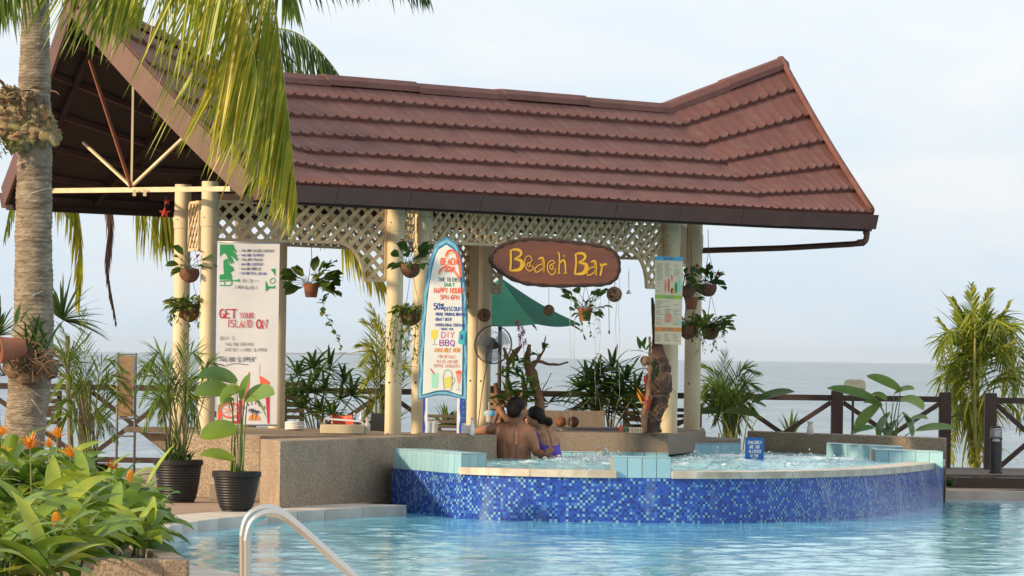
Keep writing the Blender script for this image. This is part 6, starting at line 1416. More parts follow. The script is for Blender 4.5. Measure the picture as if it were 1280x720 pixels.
m = M(); m.box(P(236, 582, .05), (.06, .06, m_(82, D))); m.build('support_leg', MT['woodgrey'], tb2)
def slat_bench(name, label, px, py, D, wpx, hpx, n, mt, cat='bench'):
    P = Plane(px, py, D); o = thing(name, P(px, py + hpx / 2), label, cat)
    for i in range(n):
        y = py - hpx / 2 + hpx * (i + .5) / n; m = M(); m.box(P(px, y, 0), (m_(wpx, D), .03, m_(hpx / n * .62, D))); m.build('slat', MT[mt], o)
    for s_ in (-1, 1): q = P(px + s_ * wpx * .46, py + hpx * .1, -.04); m = M(); m.box((q.x, q.y, (P(px, py - hpx / 2).z) / 2), (.05, .04, P(px, py - hpx / 2).z)); m.build('post', MT[mt], o)
slat_bench('slatted_bench', 'dark slatted chair back left of the fan palm behind the column', 366, 505, 46.5, 24, 58, 7, 'fence', 'chair')
slat_bench('slatted_bench', 'dark slatted seat behind the palm trunk next to the screw pine', 58, 510, 46.6, 34, 44, 5, 'fence', 'bench')
slat_bench('slatted_bench', 'brown slatted bench seen between the legs of the surfboard sign', 555, 530, 45.9, 66, 26, 4, 'woodgrey', 'bench')
slat_bench('slatted_bench', 'dark slatted chair right of the fan palm beside the driftwood trunk', 800, 512, 47.3, 40, 50, 6, 'fence', 'chair')
slat_bench('slatted_bench', 'pale brown slatted chair back left of the tangled driftwood', 614, 505, 46.6, 14, 30, 4, 'woodlt', 'chair')
slat_bench('slatted_bench', 'low dark slatted seat behind the rear right column', 858, 520, 47.2, 36, 22, 3, 'fence', 'bench')
# red chair and pale tray on the left counter
rcx = A(427, 531, 42.2)
rc_o = thing('red_chair', V((rcx.x, 42.2, 0)), 'red plastic chair whose curved back shows above the pale tray', 'chair')
m = M()
m.grid(lambda u, v: A(413 + 28 * u + 3 * v * (1), 518.5 + 1.2 * math.sin(u * 3) + 14 * v, 42.2 + .08 * (1 - (2 * u - 1) ** 2)), 10, 4); o = m.build('chair_back', MT['plastic'], rc_o, smooth=True, fixn=False); so_ = o.modifiers.new('t', 'SOLIDIFY'); so_.thickness = .012
m = M(); m.box((rcx.x, 41.98, .43), (.30, .36, .02)); m.build('seat', MT['plastic'], rc_o)
for sx in (-1, 1):
    for sy in (-1, 1): m = M(); m.box((rcx.x + sx * .13, 41.98 + sy * .15, .21), (.03, .03, .42)); m.build('leg', MT['plastic'], rc_o)
tr_ = thing('counter_tray', A(427, 543, 39.9), 'pale cream box tray with a white rail in front of the red chair', 'tray')
P = Plane(427, 536, 39.75)
m = M(); m.box(P(427, 536.5, -.1), (m_(53, 39.75), .26, m_(11, 39.75))); m.build('box', MT['cream'], tr_, bevel=.006)
m = M(); m.tube(spline([P(405, 531, -.05), P(405, 524.5, -.05), P(408, 524, -.05)], 3) + [P(450, 526.5, -.05), P(453.5, 528, -.05), P(453.5, 543, -.05)], .009, 8); m.build('rail', MT['palewhite'], tr_, smooth=True)
def bottle(px, pyb, D, r, h, mt, label, cat='bottle', cap=None, nm='bottle', grp=None):
    c = A(px, pyb, D); o = thing(nm, c, label, cat, grp)
    m = M(); m.lathe([(r * .9, 0), (r, .01), (r, h * .62), (r * .45, h * .8), (r * .42, h * .93), (r * .42, h)], c, 16); m.build('body', MT[mt], o, smooth=True, autosm=50)
    if cap: m = M(); m.lathe([(r * .5, h * .94), (r * .5, h * 1.08), (.0001, h * 1.09)], c, 12); m.build('cap', MT[cap], o)
    return o
def cup(px, pyb, D, r, h, mt, label, cat='cup', nm='cup', n=1, grp=None):
    c = A(px, pyb, D); o = thing(nm, c, label, cat, grp)
    m = M(); m.lathe([(r * .75, 0), (r * .78, .004), (r, h), (r * .94, h), (r * .72, .008), (.0001, .008)], c, 20); m.build('body', MT[mt], o, smooth=True, autosm=40); return o, c
bottle(443, 534, 42.3, .018, .13, 'skyblue', 'small bottle with blue body between the red chair and the pale column', cap='palewhite')
bottle(451, 534, 42.3, .02, .14, 'palewhite', 'white bottle standing right of the blue bottle', cap='palewhite')
bottle(459, 543, 39.95, .028, .15, 'glass', 'clear glass bottle right of the pale tray on the counter', cap='alu')
m = M(); m.box(A(464, 532, 42.6), (.36, .2, .10)); m.box(A(472, 524, 42.6), (.14, .12, .12)); tag(m.build('black_crate', MT['dgrey'], bevel=.01), 'black crate beyond the counter left of the middle column', 'crate')
rp3 = thing('rolled_hose', A(366, 539, 41.3), 'coiled grey-white hose lying on the counter beside the column', 'hose')
m = M(); c = A(368, 538, 41.3)
pts = []
for i in range(60): an = i * .42; pts.append(c + V((math.cos(an) * .085, math.sin(an) * .09, .005 + .0013 * i)))
m.tube(pts, .010, 7); m.build('coil', MT['palewhite'], rp3, smooth=True)
for i, (x, mm_) in enumerate(((536, 'glass'), (543, 'glass'))):
    cup(x, 544, 39.3 + i * .1, .034, .13, mm_, ('clear plastic cup left of the surfboard leg' if i == 0 else 'clear plastic cup nested just right of the other by the surfboard leg').replace('left of', 'right of the left' if 0 else 'beside') if 0 else ['stack of clear plastic cups close beside the left surfboard leg', 'stack of clear plastic cups second from the left surfboard leg'][i], nm='cup_stack')
m = M(); c = A(583, 537, 40.2); m.box(c, (.10, .10, .08)); tag(m.build('paper_box', MT['white'], bevel=.004), 'small white paper box on the counter right of the surfboard sign', 'box')
bottle(590, 544, 40.1, .022, .15, 'palewhite', 'squat white bottle in front of the stretched arm of the man', cap='alu')
m = M(); P = Plane(578, 508, 45.4); m.slab([P(574, 497, 0), P(584, 497, 0), P(584, 528, 0), P(574, 528, 0)], P.n * .01); bk = m.build('blue_board', MT['signblue']); tag(bk, 'blue notice board with white writing behind the surfboard leg', 'notice board')
m = M()
for i in range(4): text(m, P, ['HAPPY', 'HOUR', '5-6', 'PM'][i] if 0 else '- - -', 575, 503 + i * 7, 3, .9, .014, width=8)
put(m, 'lettering', 'palewhite', bk)
# drink with paper umbrella
o, c = cup(612, 527.5, 41.2, .045, .11, 'glass', 'tall glass of orange drink with a blue paper umbrella by the shoulder of the man', 'drink', nm='cocktail_glass')
m = M(); m.lathe([(.034, .006), (.040, .07), (.0001, .07)], c, 16); m.build('juice', MT['orangep'], o)
m = M(); m.lathe([(.036, 0), (.02, .012), (.0001, .02)], c + V((.02, -.03, .085)), 10, axis=V((.3, -.8, .5))); m.build('paper_umbrella', MT['skyblue'], o)
m = M(); m.lathe([(.034, 0), (.02, .012), (.0001, .02)], c + V((-.035, 0, .085)), 10, axis=V((-.5, -.6, .5))); m.build('paper_umbrella', MT['sb_light'], o)
m = M(); m.tube([c + V((0, 0, .03)), c + V((-.01, 0, .19))], .004, 6); m.build('straw', MT['palewhite'], o)
# coconuts on the shelf
for i, x in enumerate((684, 701, 716.5)):
    c = A(x, 527.3, 44.75)
    m = M(); m.ball(c, .060, 18, 12, scale=(1, 1, .95), bump=.12, freq=2); o = m.build('coconut', MT['coco' if i != 1 else 'terra'], smooth=True)
    tag(o, ['coconut on the back ledge directly behind the head of the woman', 'pale-topped coconut in the middle of the row of three', 'reddish coconut at the right end of the row of three'][i], 'coconut', 'coconuts on the back ledge')
m = M(); c = A(695, 541, 42.7); m.tube([c + V((.055 * math.cos(R(a)), .0, .035 * math.sin(R(a)) + .012)) for a in range(0, 181, 15)], .006, 8); tag(m.build('steel_hoop', MT['steel'], smooth=True), 'small steel tap hoop on the counter behind the woman', 'tap')
bottle(776, 541, 43.2, .018, .10, 'orangered', 'small orange-red bottle on the bar near the dark driftwood', cap='green')
bottle(781, 541, 43.25, .013, .07, 'green', 'little green bottle lying near the orange-red one on the bar')
bottle(760, 541, 43.6, .016, .05, 'inkblue', 'low dark blue bottle on the bar under the fan palm')
gr = thing('wire_rack', A(793, 542, 42.9), 'white wire cup rack on the bar left of the driftwood trunk', 'rack')
for i in range(8): m = M(); m.box(A(787.5 + i * 2, 538.5, 42.75), (.006, .10, m_(8, 42.75))); m.build('bar', MT['palewhite'], gr)
m = M(); m.box(A(794.5, 535, 42.75), (m_(17, 42.75), .1, .006)); m.build('top_wire', MT['palewhite'], gr)
m = M(); c = A(1012.5, 545, 44.2); c.z = .555; m.lathe([(.03, 0), (.035, .02), (.03, .07), (.022, .10), (.034, .13), (.0001, .135)], c, 14); tag(m.build('stone_ornament', MT['coping'], smooth=True, autosm=50), 'small pale stone ornament on the low wall near the spa blocks', 'ornament')
# ================================================================== HANGING POTS
random.seed(201)
def hang_pot(px, py, D, r_px, label, kind='coco', cord_top=262, leaves=30, spread=(14, 12), trail=0, mtl='vine', tint=(.2, .9), ls=(.05, .09), wl=.03, flowers=0, trail_len=(.2, .5), trail_dir=0, up=1.0, grp='hanging coconut shell planters'):
    leaves = int(leaves * 1.35); ls = (ls[0] * 1.25, ls[1] * 1.3); wl *= 1.25; r_px *= 1.05
    c = A(px, py, D); r_ = m_(r_px, D); o = thing('hanging_planter', c, label, 'planter', grp)
    m = M()
    if kind == 'coco':
        prof = [(.0001, -r_)] + [(r_ * math.sin(R(a)), -r_ * math.cos(R(a))) for a in range(15, 125, 10)]; prof += [(prof[-1][0] * .9, prof[-1][1]), (prof[-1][0] * .8, prof[-1][1] - .02)]
        m.lathe(prof, c, 18)
        for i, v in enumerate(m.v): m.v[i] = v + (v - c) * .06 * noise.noise(v * 15)
    else:
        h = r_ * 1.75; m.lathe([(r_ * .72, -h / 2), (r_ * .95, h * .3), (r_ * 1.02, h * .3), (r_ * 1.05, h / 2), (r_ * .9, h / 2), (r_ * .88, h * .35)], c, 20)
    m.build('pot', MT['coco' if kind == 'coco' else 'terra'], o, smooth=True, autosm=50)
    m = M(); m.lathe([(.0001, r_ * .45), (r_ * .85, r_ * .42)], c, 12); m.build('soil', MT['soil'], o)
    top = A(px, cord_top, D)
    for a in (0, 2.1, 4.2):
        m = M(); m.tube([c + V((r_ * .95 * math.cos(a), r_ * .95 * math.sin(a), r_ * .4)), c + V((0, 0, r_ * 4.2)) if top.z - c.z > r_ * 4.2 else top], .0022, 4); m.build('cord', MT['wire'], o)
    m = M(); m.tube([c + V((0, 0, min(r_ * 4.2, top.z - c.z))), top + V((0, 0, .002))], .003, 4); m.build('cord', MT['wire'], o)
    for i in range(leaves):
        an = rnd(0, 6.28); q = c + V((rnd(-.6, .6) * r_, rnd(-.6, .3) * r_, r_ * .45)); e = V((math.cos(an) * m_(spread[0], D), math.sin(an) * m_(spread[0], D) * .6 - .02, rnd(-.2, 1) * m_(spread[1], D) * up))
        m = M(); m.tube([q, q + e * .5 + V((0, 0, .02)), q + e], .0025, 4); t_ = rnd(*tint)
        blade(m, q + e, e.normalized() + V((0, -.3, -.1)), rnd(*ls), wl * rnd(.8, 1.2), droop=.7, tint=t_, roll=rnd(-1, 1), segs=3, shape='oval'); m.t = [t_] * len(m.t); m.build('leaf', MT[mtl], o, fixn=False)
    for i in range(flowers):
        an = rnd(0, 6.28); q = c + V((math.cos(an) * r_ * 1.3, -.04, r_ * rnd(1.2, 2.8))); m = M()
        for k in range(3): blade(m, q, (rnd(-1, 1), rnd(-1, .2), rnd(-.5, 1)), .05, .03, segs=3)
        m.build('flower', MT['redf'], o, fixn=False)
    for i in range(trail):
        x0_ = rnd(-1, 1); q = c + V((x0_ * r_, rnd(-.9, 0) * r_, r_ * .5)); L_ = rnd(*trail_len); pts = [q, q + V((x0_ * .06, -.03, -.02)), q + V((x0_ * .09 + trail_dir * .5 * L_ * .3, -.03, -L_ * .5)), q + V((x0_ * .1 + trail_dir * L_ * .4, -.02, -L_))]
        sp = spline(pts, 5); m = M(); m.tube(sp, .0018, 4); t_ = .4
        for j in range(2, len(sp)): 
            if rnd(0, 1) < .85: blade(m, sp[j], (rnd(-1, 1), -.4, rnd(-1, .3)), rnd(.035, .06), .026, droop=.6, tint=rnd(*tint), segs=2, shape='oval')
        m.build('trailing_vine', MT[mtl], o, fixn=False)
    return o
hang_pot(237, 341, 39.3, 12, 'upper coconut shell planter with a few large green leaves between the two left columns', leaves=9, spread=(14, 18), ls=(.08, .13), wl=.05, tint=(.2, .6), cord_top=266, flowers=2)
hang_pot(237, 390, 39.4, 12, 'lower coconut shell planter overgrown with small yellow-green leaves between the two left columns', leaves=60, spread=(17, 10), trail=9, cord_top=335, tint=(.4, 1), trail_len=(.08, .3))
hang_pot(389, 363, 41.6, 9.5, 'terracotta pot with heart-shaped vine trailing down, hanging left of the middle column', kind='terra', leaves=26, spread=(22, 26), ls=(.09, .13), wl=.085, tint=(.1, .7), cord_top=300, trail=0, grp='hanging terracotta pots')
o = bpy.data.objects['hanging_planter.002']
m = M(); sp = spline(px_pts([(392, 350, 41.5), (404, 340, 41.4), (412, 362, 41.4), (404, 384, 41.4), (412, 402, 41.4), (420, 418, 41.4), (426, 434, 41.4)]), 5); m.tube(sp, .003, 4); m.build('trailing_vine', MT['stemg'], o)
for j in range(2, len(sp)):
    m = M(); k = 1 - j / len(sp) * .65; blade(m, sp[j], (rnd(-1, 1), -.4, rnd(-.8, .3)), .11 * k, .085 * k, droop=.5, tint=rnd(.3, .9), segs=3, shape='oval'); m.build('leaf', MT['vine'], o, fixn=False)
hang_pot(513, 335, 39.4, 12, 'coconut shell planter with dark glossy leaves at the top between the middle columns', leaves=14, spread=(11, 17), ls=(.09, .14), wl=.06, tint=(0, .35), cord_top=275, flowers=2)
hang_pot(513, 394, 39.5, 13, 'round coconut shell planter with fine trailing vines beside the surfboard sign', leaves=22, spread=(16, 6), trail=26, tint=(.4, 1), cord_top=330, trail_len=(.25, .7), trail_dir=-.2)
hang_pot(731, 393, 41.6, 9, 'terracotta pot of light green leaves hanging below the Beach Bar sign', kind='terra', leaves=26, spread=(18, 22), ls=(.06, .10), wl=.06, tint=(.15, .8), cord_top=346, trail=3, trail_len=(.2, .28), trail_dir=.4, grp='hanging terracotta pots')
hang_pot(859, 362, 43.2, 10, 'upper left planter of the four with red leaves beside the menu poster', leaves=14, spread=(12, 16), ls=(.06, .1), wl=.05, tint=(0, .5), cord_top=285, flowers=6)
hang_pot(885, 360, 43.4, 10.5, 'coconut shell planter at the upper right against the sky with red-tipped leaves', leaves=16, spread=(13, 17), ls=(.06, .1), wl=.05, tint=(0, .5), cord_top=287, flowers=7)
hang_pot(864, 379, 43.8, 8.5, 'small orange terracotta pot half hidden behind the upper planter by the menu poster', kind='terra', leaves=4, spread=(6, 4), cord_top=300, grp='hanging terracotta pots')
hang_pot(860, 412, 43.2, 11.5, 'lower left planter of the four with yellow-green leaves beside the menu poster', leaves=34, spread=(14, 11), trail=5, cord_top=350, tint=(.3, 1), trail_len=(.1, .35))
hang_pot(888, 414, 43.4, 10.5, 'lowest right coconut shell planter hidden in a bush of small leaves against the sky', leaves=75, spread=(18, 12), trail=8, cord_top=355, tint=(.25, .95), trail_len=(.08, .25))
# woven balls
def rball(px, py, D, r_px, label, top):
    c = A(px, py, D); r_ = m_(r_px, D); o = thing('rattan_ball', c, label, 'ornament', 'hanging rattan balls')
    m = M(); m.ball(c, r_ * .78, 12, 8); m.build('core', MT['fibre'], o, smooth=True)
    m = M()
    for i in range(16):
        ax = V((rnd(-1, 1), rnd(-1, 1), rnd(-1, 1))).normalized(); u = ax.orthogonal().normalized(); w_ = ax.cross(u); k = rnd(.0, .45); rr = math.sqrt(1 - k * k)
        m.tube([c + (u * math.cos(a * .45) + w_ * math.sin(a * .45)) * r_ * rr + ax * k * r_ for a in range(14)], r_ * .085, 5, closed=True)
    m.build('woven_cane', MT['rattan'], o, smooth=True)
    m = M(); m.tube([c + V((0, 0, r_)), A(px, top, D)], .002, 4); m.build('string', MT['wire'], o)
rball(605, 394, 43.9, 8, 'woven rattan ball in front of the rear column beside the fan', 330)
rball(686, 388, 42.5, 6.8, 'small woven rattan ball in front of the green parasol', 320)
rball(768, 368, 41.8, 9.2, 'large woven rattan ball right of the Beach Bar sign against the sky', 318)
# string lights and chime
st = thing('string_lights', A(745, 345, 43), 'fine hanging light strings with tiny bulbs right of the terracotta pot below the sign', 'string lights')
for (x, y0_, y1_) in ((713, 355, 535), (718, 356, 470), (744, 356, 505), (750, 360, 470), (770, 300, 450), (786, 340, 366), (774, 340, 500)):
    D = 42.3 + rnd(-.2, .2); m = M(); m.tube([A(x + .8 * math.sin(i * 1.3), y0_ + (y1_ - y0_) * i / 12, D) for i in range(13)], .0016, 4); 
    w_ = m.build('light_string', MT['cord'], st)
    m = M()
    for i in range(int((y1_ - y0_) / 9)): m.ball(A(x + rnd(-1, 1), y0_ + i * 9 + rnd(0, 3), D), .0045, 5, 4)
    q = m.build('bulbs', MT['palewhite'], w_); q['kind'] = 'stuff'
m = M(); m.tube([A(761, 375, 41.9), A(761.5, 412, 41.9)], .0035, 5); m.lathe([(.0001, 0), (.011, -.015), (.009, -.04), (.0001, -.045)], A(761.5, 412, 41.9), 8); tag(m.build('wind_chime', MT['wire']), 'thin dark pendant hanging left of the large rattan ball', 'wind chime')
m = M(); m.tube([A(786, 335, 42), A(786, 364, 42)], .002, 4); m.lathe([(.0001, .03), (.012, .02), (.026, -.012), (.0001, -.012)], A(786, 366, 42), 10); tag(m.build('hanging_bell', MT['alu']), 'little grey bell on a string left of the menu poster', 'bell')
# red paper star
so2 = thing('red_star_ornament', A(206, 265, 39.6), 'red star-shaped paper ornament hanging at the top of the leftmost column', 'ornament')
for (x, y, r_) in ((206, 266, 8), (209, 252, 5)):
    c = A(x, y, 39.6); m = M(); n = 5; ring = []
    for i in range(2 * n): a = math.pi * i / n + .3; q = m_(r_ * (1 if i % 2 == 0 else .45), 39.6); ring.append(c + V((q * math.cos(a), 0, q * math.sin(a))))
    vs = ring + [c + V((0, -.03, 0)), c + V((0, .03, 0))]; m.add(vs, [(i, (i + 1) % 10, 10) for i in range(10)] + [((i + 1) % 10, i, 11) for i in range(10)]); m.build('star', MT['redf'], so2)
m = M(); m.tube([A(207, 245, 39.6), A(206, 258, 39.6)], .003, 4); m.build('string', MT['wire'], so2)

# ================================================================== PARASOL, FAN
D = 46.8
ps = thing('green_parasol', A(630, 590, D), 'dark green parasol on a wooden pole seen behind the Beach Bar sign', 'parasol')
ap = A(626, 347, D); rim_ = []
for i in range(8): a = R(22.5 + 45 * i); rim_.append(A(632, 401, D) + V((.87 * math.cos(a), .87 * math.sin(a), -.02 + .02 * math.sin(a))))
for i in range(8):
    m = M(); a, b = rim_[i], rim_[(i + 1) % 8]
    def pf(u, v):
        e = a.lerp(b, u); p = ap.lerp(e, v); return p + V((0, 0, -.035 * math.sin(math.pi * v) - .03 * math.sin(math.pi * u) * v))
    m.grid(pf, 6, 8); m.build('canopy_panel', MT['canvas'], ps, smooth=True, fixn=False)
    m = M(); m.tube([ap + V((0, 0, -.10)), a + V((0, 0, -.06))], .007, 5); m.build('rib', MT['woodlt'], ps)
m = M(); m.tube([ap + V((0, 0, .05)), V((ap.x, ap.y, 0))], .022, 10); m.build('pole', MT['fence'], ps, smooth=True)
m = M(); m.lathe([(.22, 0), (.22, .05), (.05, .07)], V((ap.x, ap.y, 0)), 20); m.build('base', MT['dgrey'], ps)
fnn = thing('wall_fan', A(617, 430, 44.0), 'round wire-caged wall fan with dark motor mounted on the rear column', 'fan')
c = A(617, 431, 43.9); axn = V((.30, -.9, -.12)).normalized(); u = axn.cross(V((0, 0, 1))).normalized(); w_ = u.cross(axn)
Rf = m_(24, 43.9)
for k, (rr, oo, th) in enumerate(((1, 0, .005), (1, .03, .004), (.66, -.05, .002), (.33, -.07, .002), (.66, .09, .002), (.33, .10, .002))):
    m = M(); m.tube([c + (u * math.cos(a * math.pi / 20) + w_ * math.sin(a * math.pi / 20)) * Rf * rr - axn * oo for a in range(40)], th, 6, closed=True); m.build('cage_ring', MT['grey'], fnn)
m = M()
for i in range(28):
    a = 2 * math.pi * i / 28; e = (u * math.cos(a) + w_ * math.sin(a)) * Rf
    for sg, dp in ((1, .075), (-1, .10)): m.tube([c + axn * dp * sg, c + e * .6 + axn * dp * .8 * sg, c + e], .0011, 3, cap=False)
q = m.build('cage_wires', MT['alu'], fnn); q['kind'] = 'stuff'
for i in range(3):
    m = M(); an = R(120 * i + 25); 
    def bf(uu, v):
        a = an + (uu - .5) * 1.35 * (1 - .25 * v); r_ = Rf * (.16 + .72 * v); return c + (u * math.cos(a) + w_ * math.sin(a)) * r_ + axn * (.03 * (uu - .5))
    m.grid(bf, 6, 6); m.build('blade', MT['blade'], fnn, smooth=True, fixn=False)
m = M(); m.lathe([(.03, .085), (.035, .07), (.035, .03), (.045, 0), (.06, -.05), (.062, -.14), (.045, -.18), (.0001, -.19)], c, 18, axis=axn); m.build('motor', MT['dgrey'], fnn, smooth=True, autosm=40)
m = M(); m.box(A(611, 441, 44.25), (.07, .12, .22)); m.build('bracket', MT['grey'], fnn, bevel=.006)
m = M(); m.tube(spline([A(609, 455, 44.2), A(604, 480, 44.3), A(600, 510, 44.3), A(597, 535, 44.3)], 6), .005, 5); m.build('cable', MT['wire'], fnn)

# ================================================================== DRIFTWOOD
def wood_limb(m, pts, r_, seed=0, amp=.012):
    sp = spline([A(*p) for p in pts], 8); n = len(sp); rr = []
    for i in range(n):
        x = i / (n - 1) * (len(r_) - 1); j = min(int(x), len(r_) - 2); rr.append((r_[j] + (r_[j + 1] - r_[j]) * (x - j)) * (1 + .25 * noise.noise(V((i * .6, seed, 0)))))
    k = len(m.v); m.tube(sp, rr, 10)
    for i in range(k, len(m.v)): v = m.v[i]; m.v[i] = v + V((noise.noise(v * 16), noise.noise(v * 16 + V((4, 0, 0))), noise.noise(v * 10))) * amp
D = 43.0
dw = thing('driftwood_planter', A(650, 530, D), 'pale tangled driftwood with orchids growing on it, standing behind the couple', 'driftwood')
limbs = [([(672, 535, D), (676, 515, D), (671, 489, D), (664, 466, D), (659, 451, D), (662, 431, D)], [.05, .045, .045, .06, .035, .022]), ([(662, 458, D), (672, 452, D), (686, 455, D), (697, 456, D - .1), (711, 453, D - .1)], [.03, .018, .013, .012, .008]),
         ([(630, 535, D), (626, 515, D), (622, 500, D), (620, 478, D)], [.05, .045, .03, .02]), ([(640, 520, D), (636, 496, D), (634, 474, D), (635, 452, D), (630, 435, D)], [.05, .03, .02, .018, .014]), ([(635, 458, D), (640, 446, D), (646, 438, D), (652, 432, D)], [.018, .028, .026, .014]),
         ([(630, 443, D), (634, 447, D), (640, 450, D)], [.02, .022, .012]), ([(664, 462, D), (672, 450, D), (680, 438, D), (684, 430, D)], [.022, .014, .012, .008]), ([(650, 525, D), (652, 505, D), (656, 485, D), (652, 470, D)], [.07, .06, .03, .015]),
         ([(660, 525, D - .1), (650, 508, D - .1), (640, 500, D - .1), (628, 497, D - .1)], [.04, .035, .03, .02]), ([(640, 530, D - .15), (630, 520, D - .15), (622, 508, D - .1), (616, 500, D - .1)], [.04, .035, .025, .012]), ([(668, 510, D), (676, 492, D), (684, 476, D), (690, 466, D)], [.008, .006, .005, .004]), ([(672, 500, D), (682, 488, D), (690, 484, D)], [.007, .005, .003]),
         ([(616, 530, D - .1), (622, 515, D - .1), (632, 505, D - .1)], [.025, .03, .02]), ([(645, 535, D - .2), (648, 515, D - .2), (642, 503, D - .2)], [.06, .05, .03])]
for i, (p, r_) in enumerate(limbs):
    m = M(); wood_limb(m, p, r_, i); m.build('limb', MT['drift'], dw, smooth=True)
m = M(); m.box(A(648, 534, D) + V((0, 0, -.28)), (.6, .5, .56)); m.build('plinth', MT['aggd'], dw)
random.seed(33)
def orchid_leaves(o, lst, D, mt='vine', n=9, L_=(.10, .18), W=.035, tint=(0, .6)):
    for (x, y) in lst:
        for i in range(n):
            m = M(); an = rnd(-.4, 3.5); blade(m, A(x + rnd(-3, 3), y + rnd(-3, 3), D), (math.cos(an), rnd(-.6, .1), math.sin(an)), rnd(*L_), W * rnd(.7, 1.2), droop=rnd(.3, .9), tint=rnd(*tint), roll=rnd(-1, 1), segs=4, shape='leaf'); m.build('leaf', MT[mt], o, fixn=False)
orchid_leaves(dw, [(638, 485), (645, 470), (650, 452), (655, 490), (648, 498), (662, 500), (642, 460), (658, 478), (634, 498), (668, 492)], D - .12, n=9, mt='lady', tint=(.2, 1), L_=(.10, .2)); orchid_leaves(dw, [(680, 434), (672, 444), (628, 470)], D - .05, n=5, mt='lady', L_=(.06, .12), tint=(.1, .9))
orchid_leaves(dw, [(684, 505)], D + .2, n=10, mt='lady', L_=(.2, .35), W=.03)
m = M(); sp = spline([A(652, 470, D - .1), A(655, 440, D - .12), (A(651, 415, D - .12)), A(643, 402, D - .12)], 6); m.tube(sp, .003, 4); m.build('flower_stem', MT['stemg'], dw)
for i in range(22):
    m = M(); c = A(647 + rnd(-4, 7) + (i / 22) * 4, 402 + i * 1.45, D - .14)
    for k in range(5): a = k * 1.257; blade(m, c, (math.cos(a), -.4, math.sin(a)), .028, .02, segs=2, shape='oval', droop=.1)
    m.build('orchid_flower', MT['pinkf'], dw, fixn=False)
D = 42.35
dk = thing('dark_driftwood_trunk', A(818, 541, D), 'dark brown driftwood trunk with wire and orchids leaning on the right-hand column', 'driftwood')
m = M(); wood_limb(m, [(816, 541, D), (815, 525, D), (820, 505, D), (823, 482, D), (824, 458, D + .05), (822, 437, D + .25), (818, 402, D + .42), (815, 372, D + .42)], [.085, .09, .11, .145, .105, .06, .026, .014], 5, amp=.009)
m.build('trunk', MT['driftd'], dk, smooth=True)
m = M(); wood_limb(m, [(806, 541, D - .1), (805, 520, D - .1), (812, 490, D - .12), (812, 450, D - .1), (813, 420, D - .05)], [.03, .035, .03, .018, .010], 9, amp=.015); wd = m.build('limb', MT['drift'], dk, smooth=True)
random.seed(44)
for i in range(26):
    m = M(); x, y = rnd(805, 840), rnd(445, 530); pts = [A(x, y, D - .17)]
    for k in range(4): x += rnd(-9, 9); y += rnd(-10, 10); x = min(844, max(803, x)); pts.append(A(x, y, D - .17 - rnd(0, .05)))
    m.tube(spline(pts, 4), .0022, 4); m.build('root', MT['rattan'], dk)
m = M(); m.ball(A(806.5, 451, D - .1), m_(6.3, D), 14, 10, bump=.1, freq=6); tag(m.build('husk_ball', MT['rattan'], dk, smooth=True))
for (x, y, dx, dz, L_) in ((805, 440, -.8, .2, .16), (806, 437, -.4, .8, .14), (808, 438, .5, .9, .12), (806, 441, .8, -.1, .10), (803, 444, -.9, -.3, .16), (800, 436, -.2, 1, .14), (804, 434, .2, 1, .12), (800, 446, -.6, -.7, .12)):
    m = M(); blade(m, A(x, y, D - .12), (dx, -.3, dz), L_, .05, droop=.5, tint=rnd(.1, .6)); m.build('leaf', MT['lady'], dk, fixn=False)
for (x, y, dx, dz, L_) in ((808, 505, -.5, 1, .14), (804, 498, -.6, 1, .13), (807, 480, -.1, 1, .10), (810, 512, .1, 1, .13), (802, 505, -.4, 1, .14)):
    m = M(); blade(m, A(x, y, D - .2), (dx, -.3, dz), L_, .04, droop=.1, tint=.5); m.build('flower', MT['redf' if x > 806 else 'orange'], dk, fixn=False)
for (x, y) in ((817, 465), (821, 472), (815, 478)):
    m = M(); blade(m, A(x, y, D - .22), (.1, -.3, 1), .16, .03, droop=.1, tint=.0); m.build('leaf', MT['lady'], dk, fixn=False)

# ================================================================== PEOPLE
def body_mesh(name, parts, mtl, parent, voxel=.006, smooth_it=4, name_=None):
    m = M()
    for p in parts:
        if p[0] == 'cap':                                   # chain of (x, y, D, r_px)
            pts = p[1]; 
            for a, b in zip(pts, pts[1:]):
                pa_, pb_ = A(a[0], a[1], a[2]), A(b[0], b[1], b[2]); ra, rb = m_(a[3], a[2]), m_(b[3], b[2])
                fl = p[2] if len(p) > 2 else 1.0
                n = 6; ax = (pb_ - pa_); ln = ax.length
                prof = [(.0001, -ra)] + [(ra * math.sin(R(k)), -ra * math.cos(R(k))) for k in (20, 40, 60, 80)] + [(rb * math.sin(R(k)), ln - rb * math.cos(R(k))) for k in (100, 120, 140, 160)] + [(.0001, ln + rb)]
                m.lathe(prof, pa_, 18, axis=ax)
        else:                                               # ('ell', x, y, D, rx_px, ry_px(depth), rz_px, tilt)
            _, x, y, D_, rx, ry, rz_, tl = p
            m.ball(A(x, y, D_), 1, 22, 16, scale=(m_(rx, D_), m_(ry, D_), m_(rz_, D_)), mat=Matrix.Rotation(tl, 3, 'Y'))
    me = bpy.data.meshes.new('tmp'); me.from_pydata(m.v, [], m.f); ob = bpy.data.objects.new('tmp', me); COL.objects.link(ob)
    rmx = ob.modifiers.new('r', 'REMESH'); rmx.mode = 'VOXEL'; rmx.voxel_size = voxel
    sm = ob.modifiers.new('s', 'SMOOTH'); sm.factor = .5; sm.iterations = smooth_it
    dg = bpy.context.evaluated_depsgraph_get(); ev = ob.evaluated_get(dg); me2 = bpy.data.meshes.new_from_object(ev)
    q = M(); q.v = [v.co.copy() for v in me2.vertices]; q.f = [tuple(p.vertices) for p in me2.polygons]; q.t = [.5] * len(q.v)
    bpy.data.objects.remove(ob)
    return q
D = 40.85
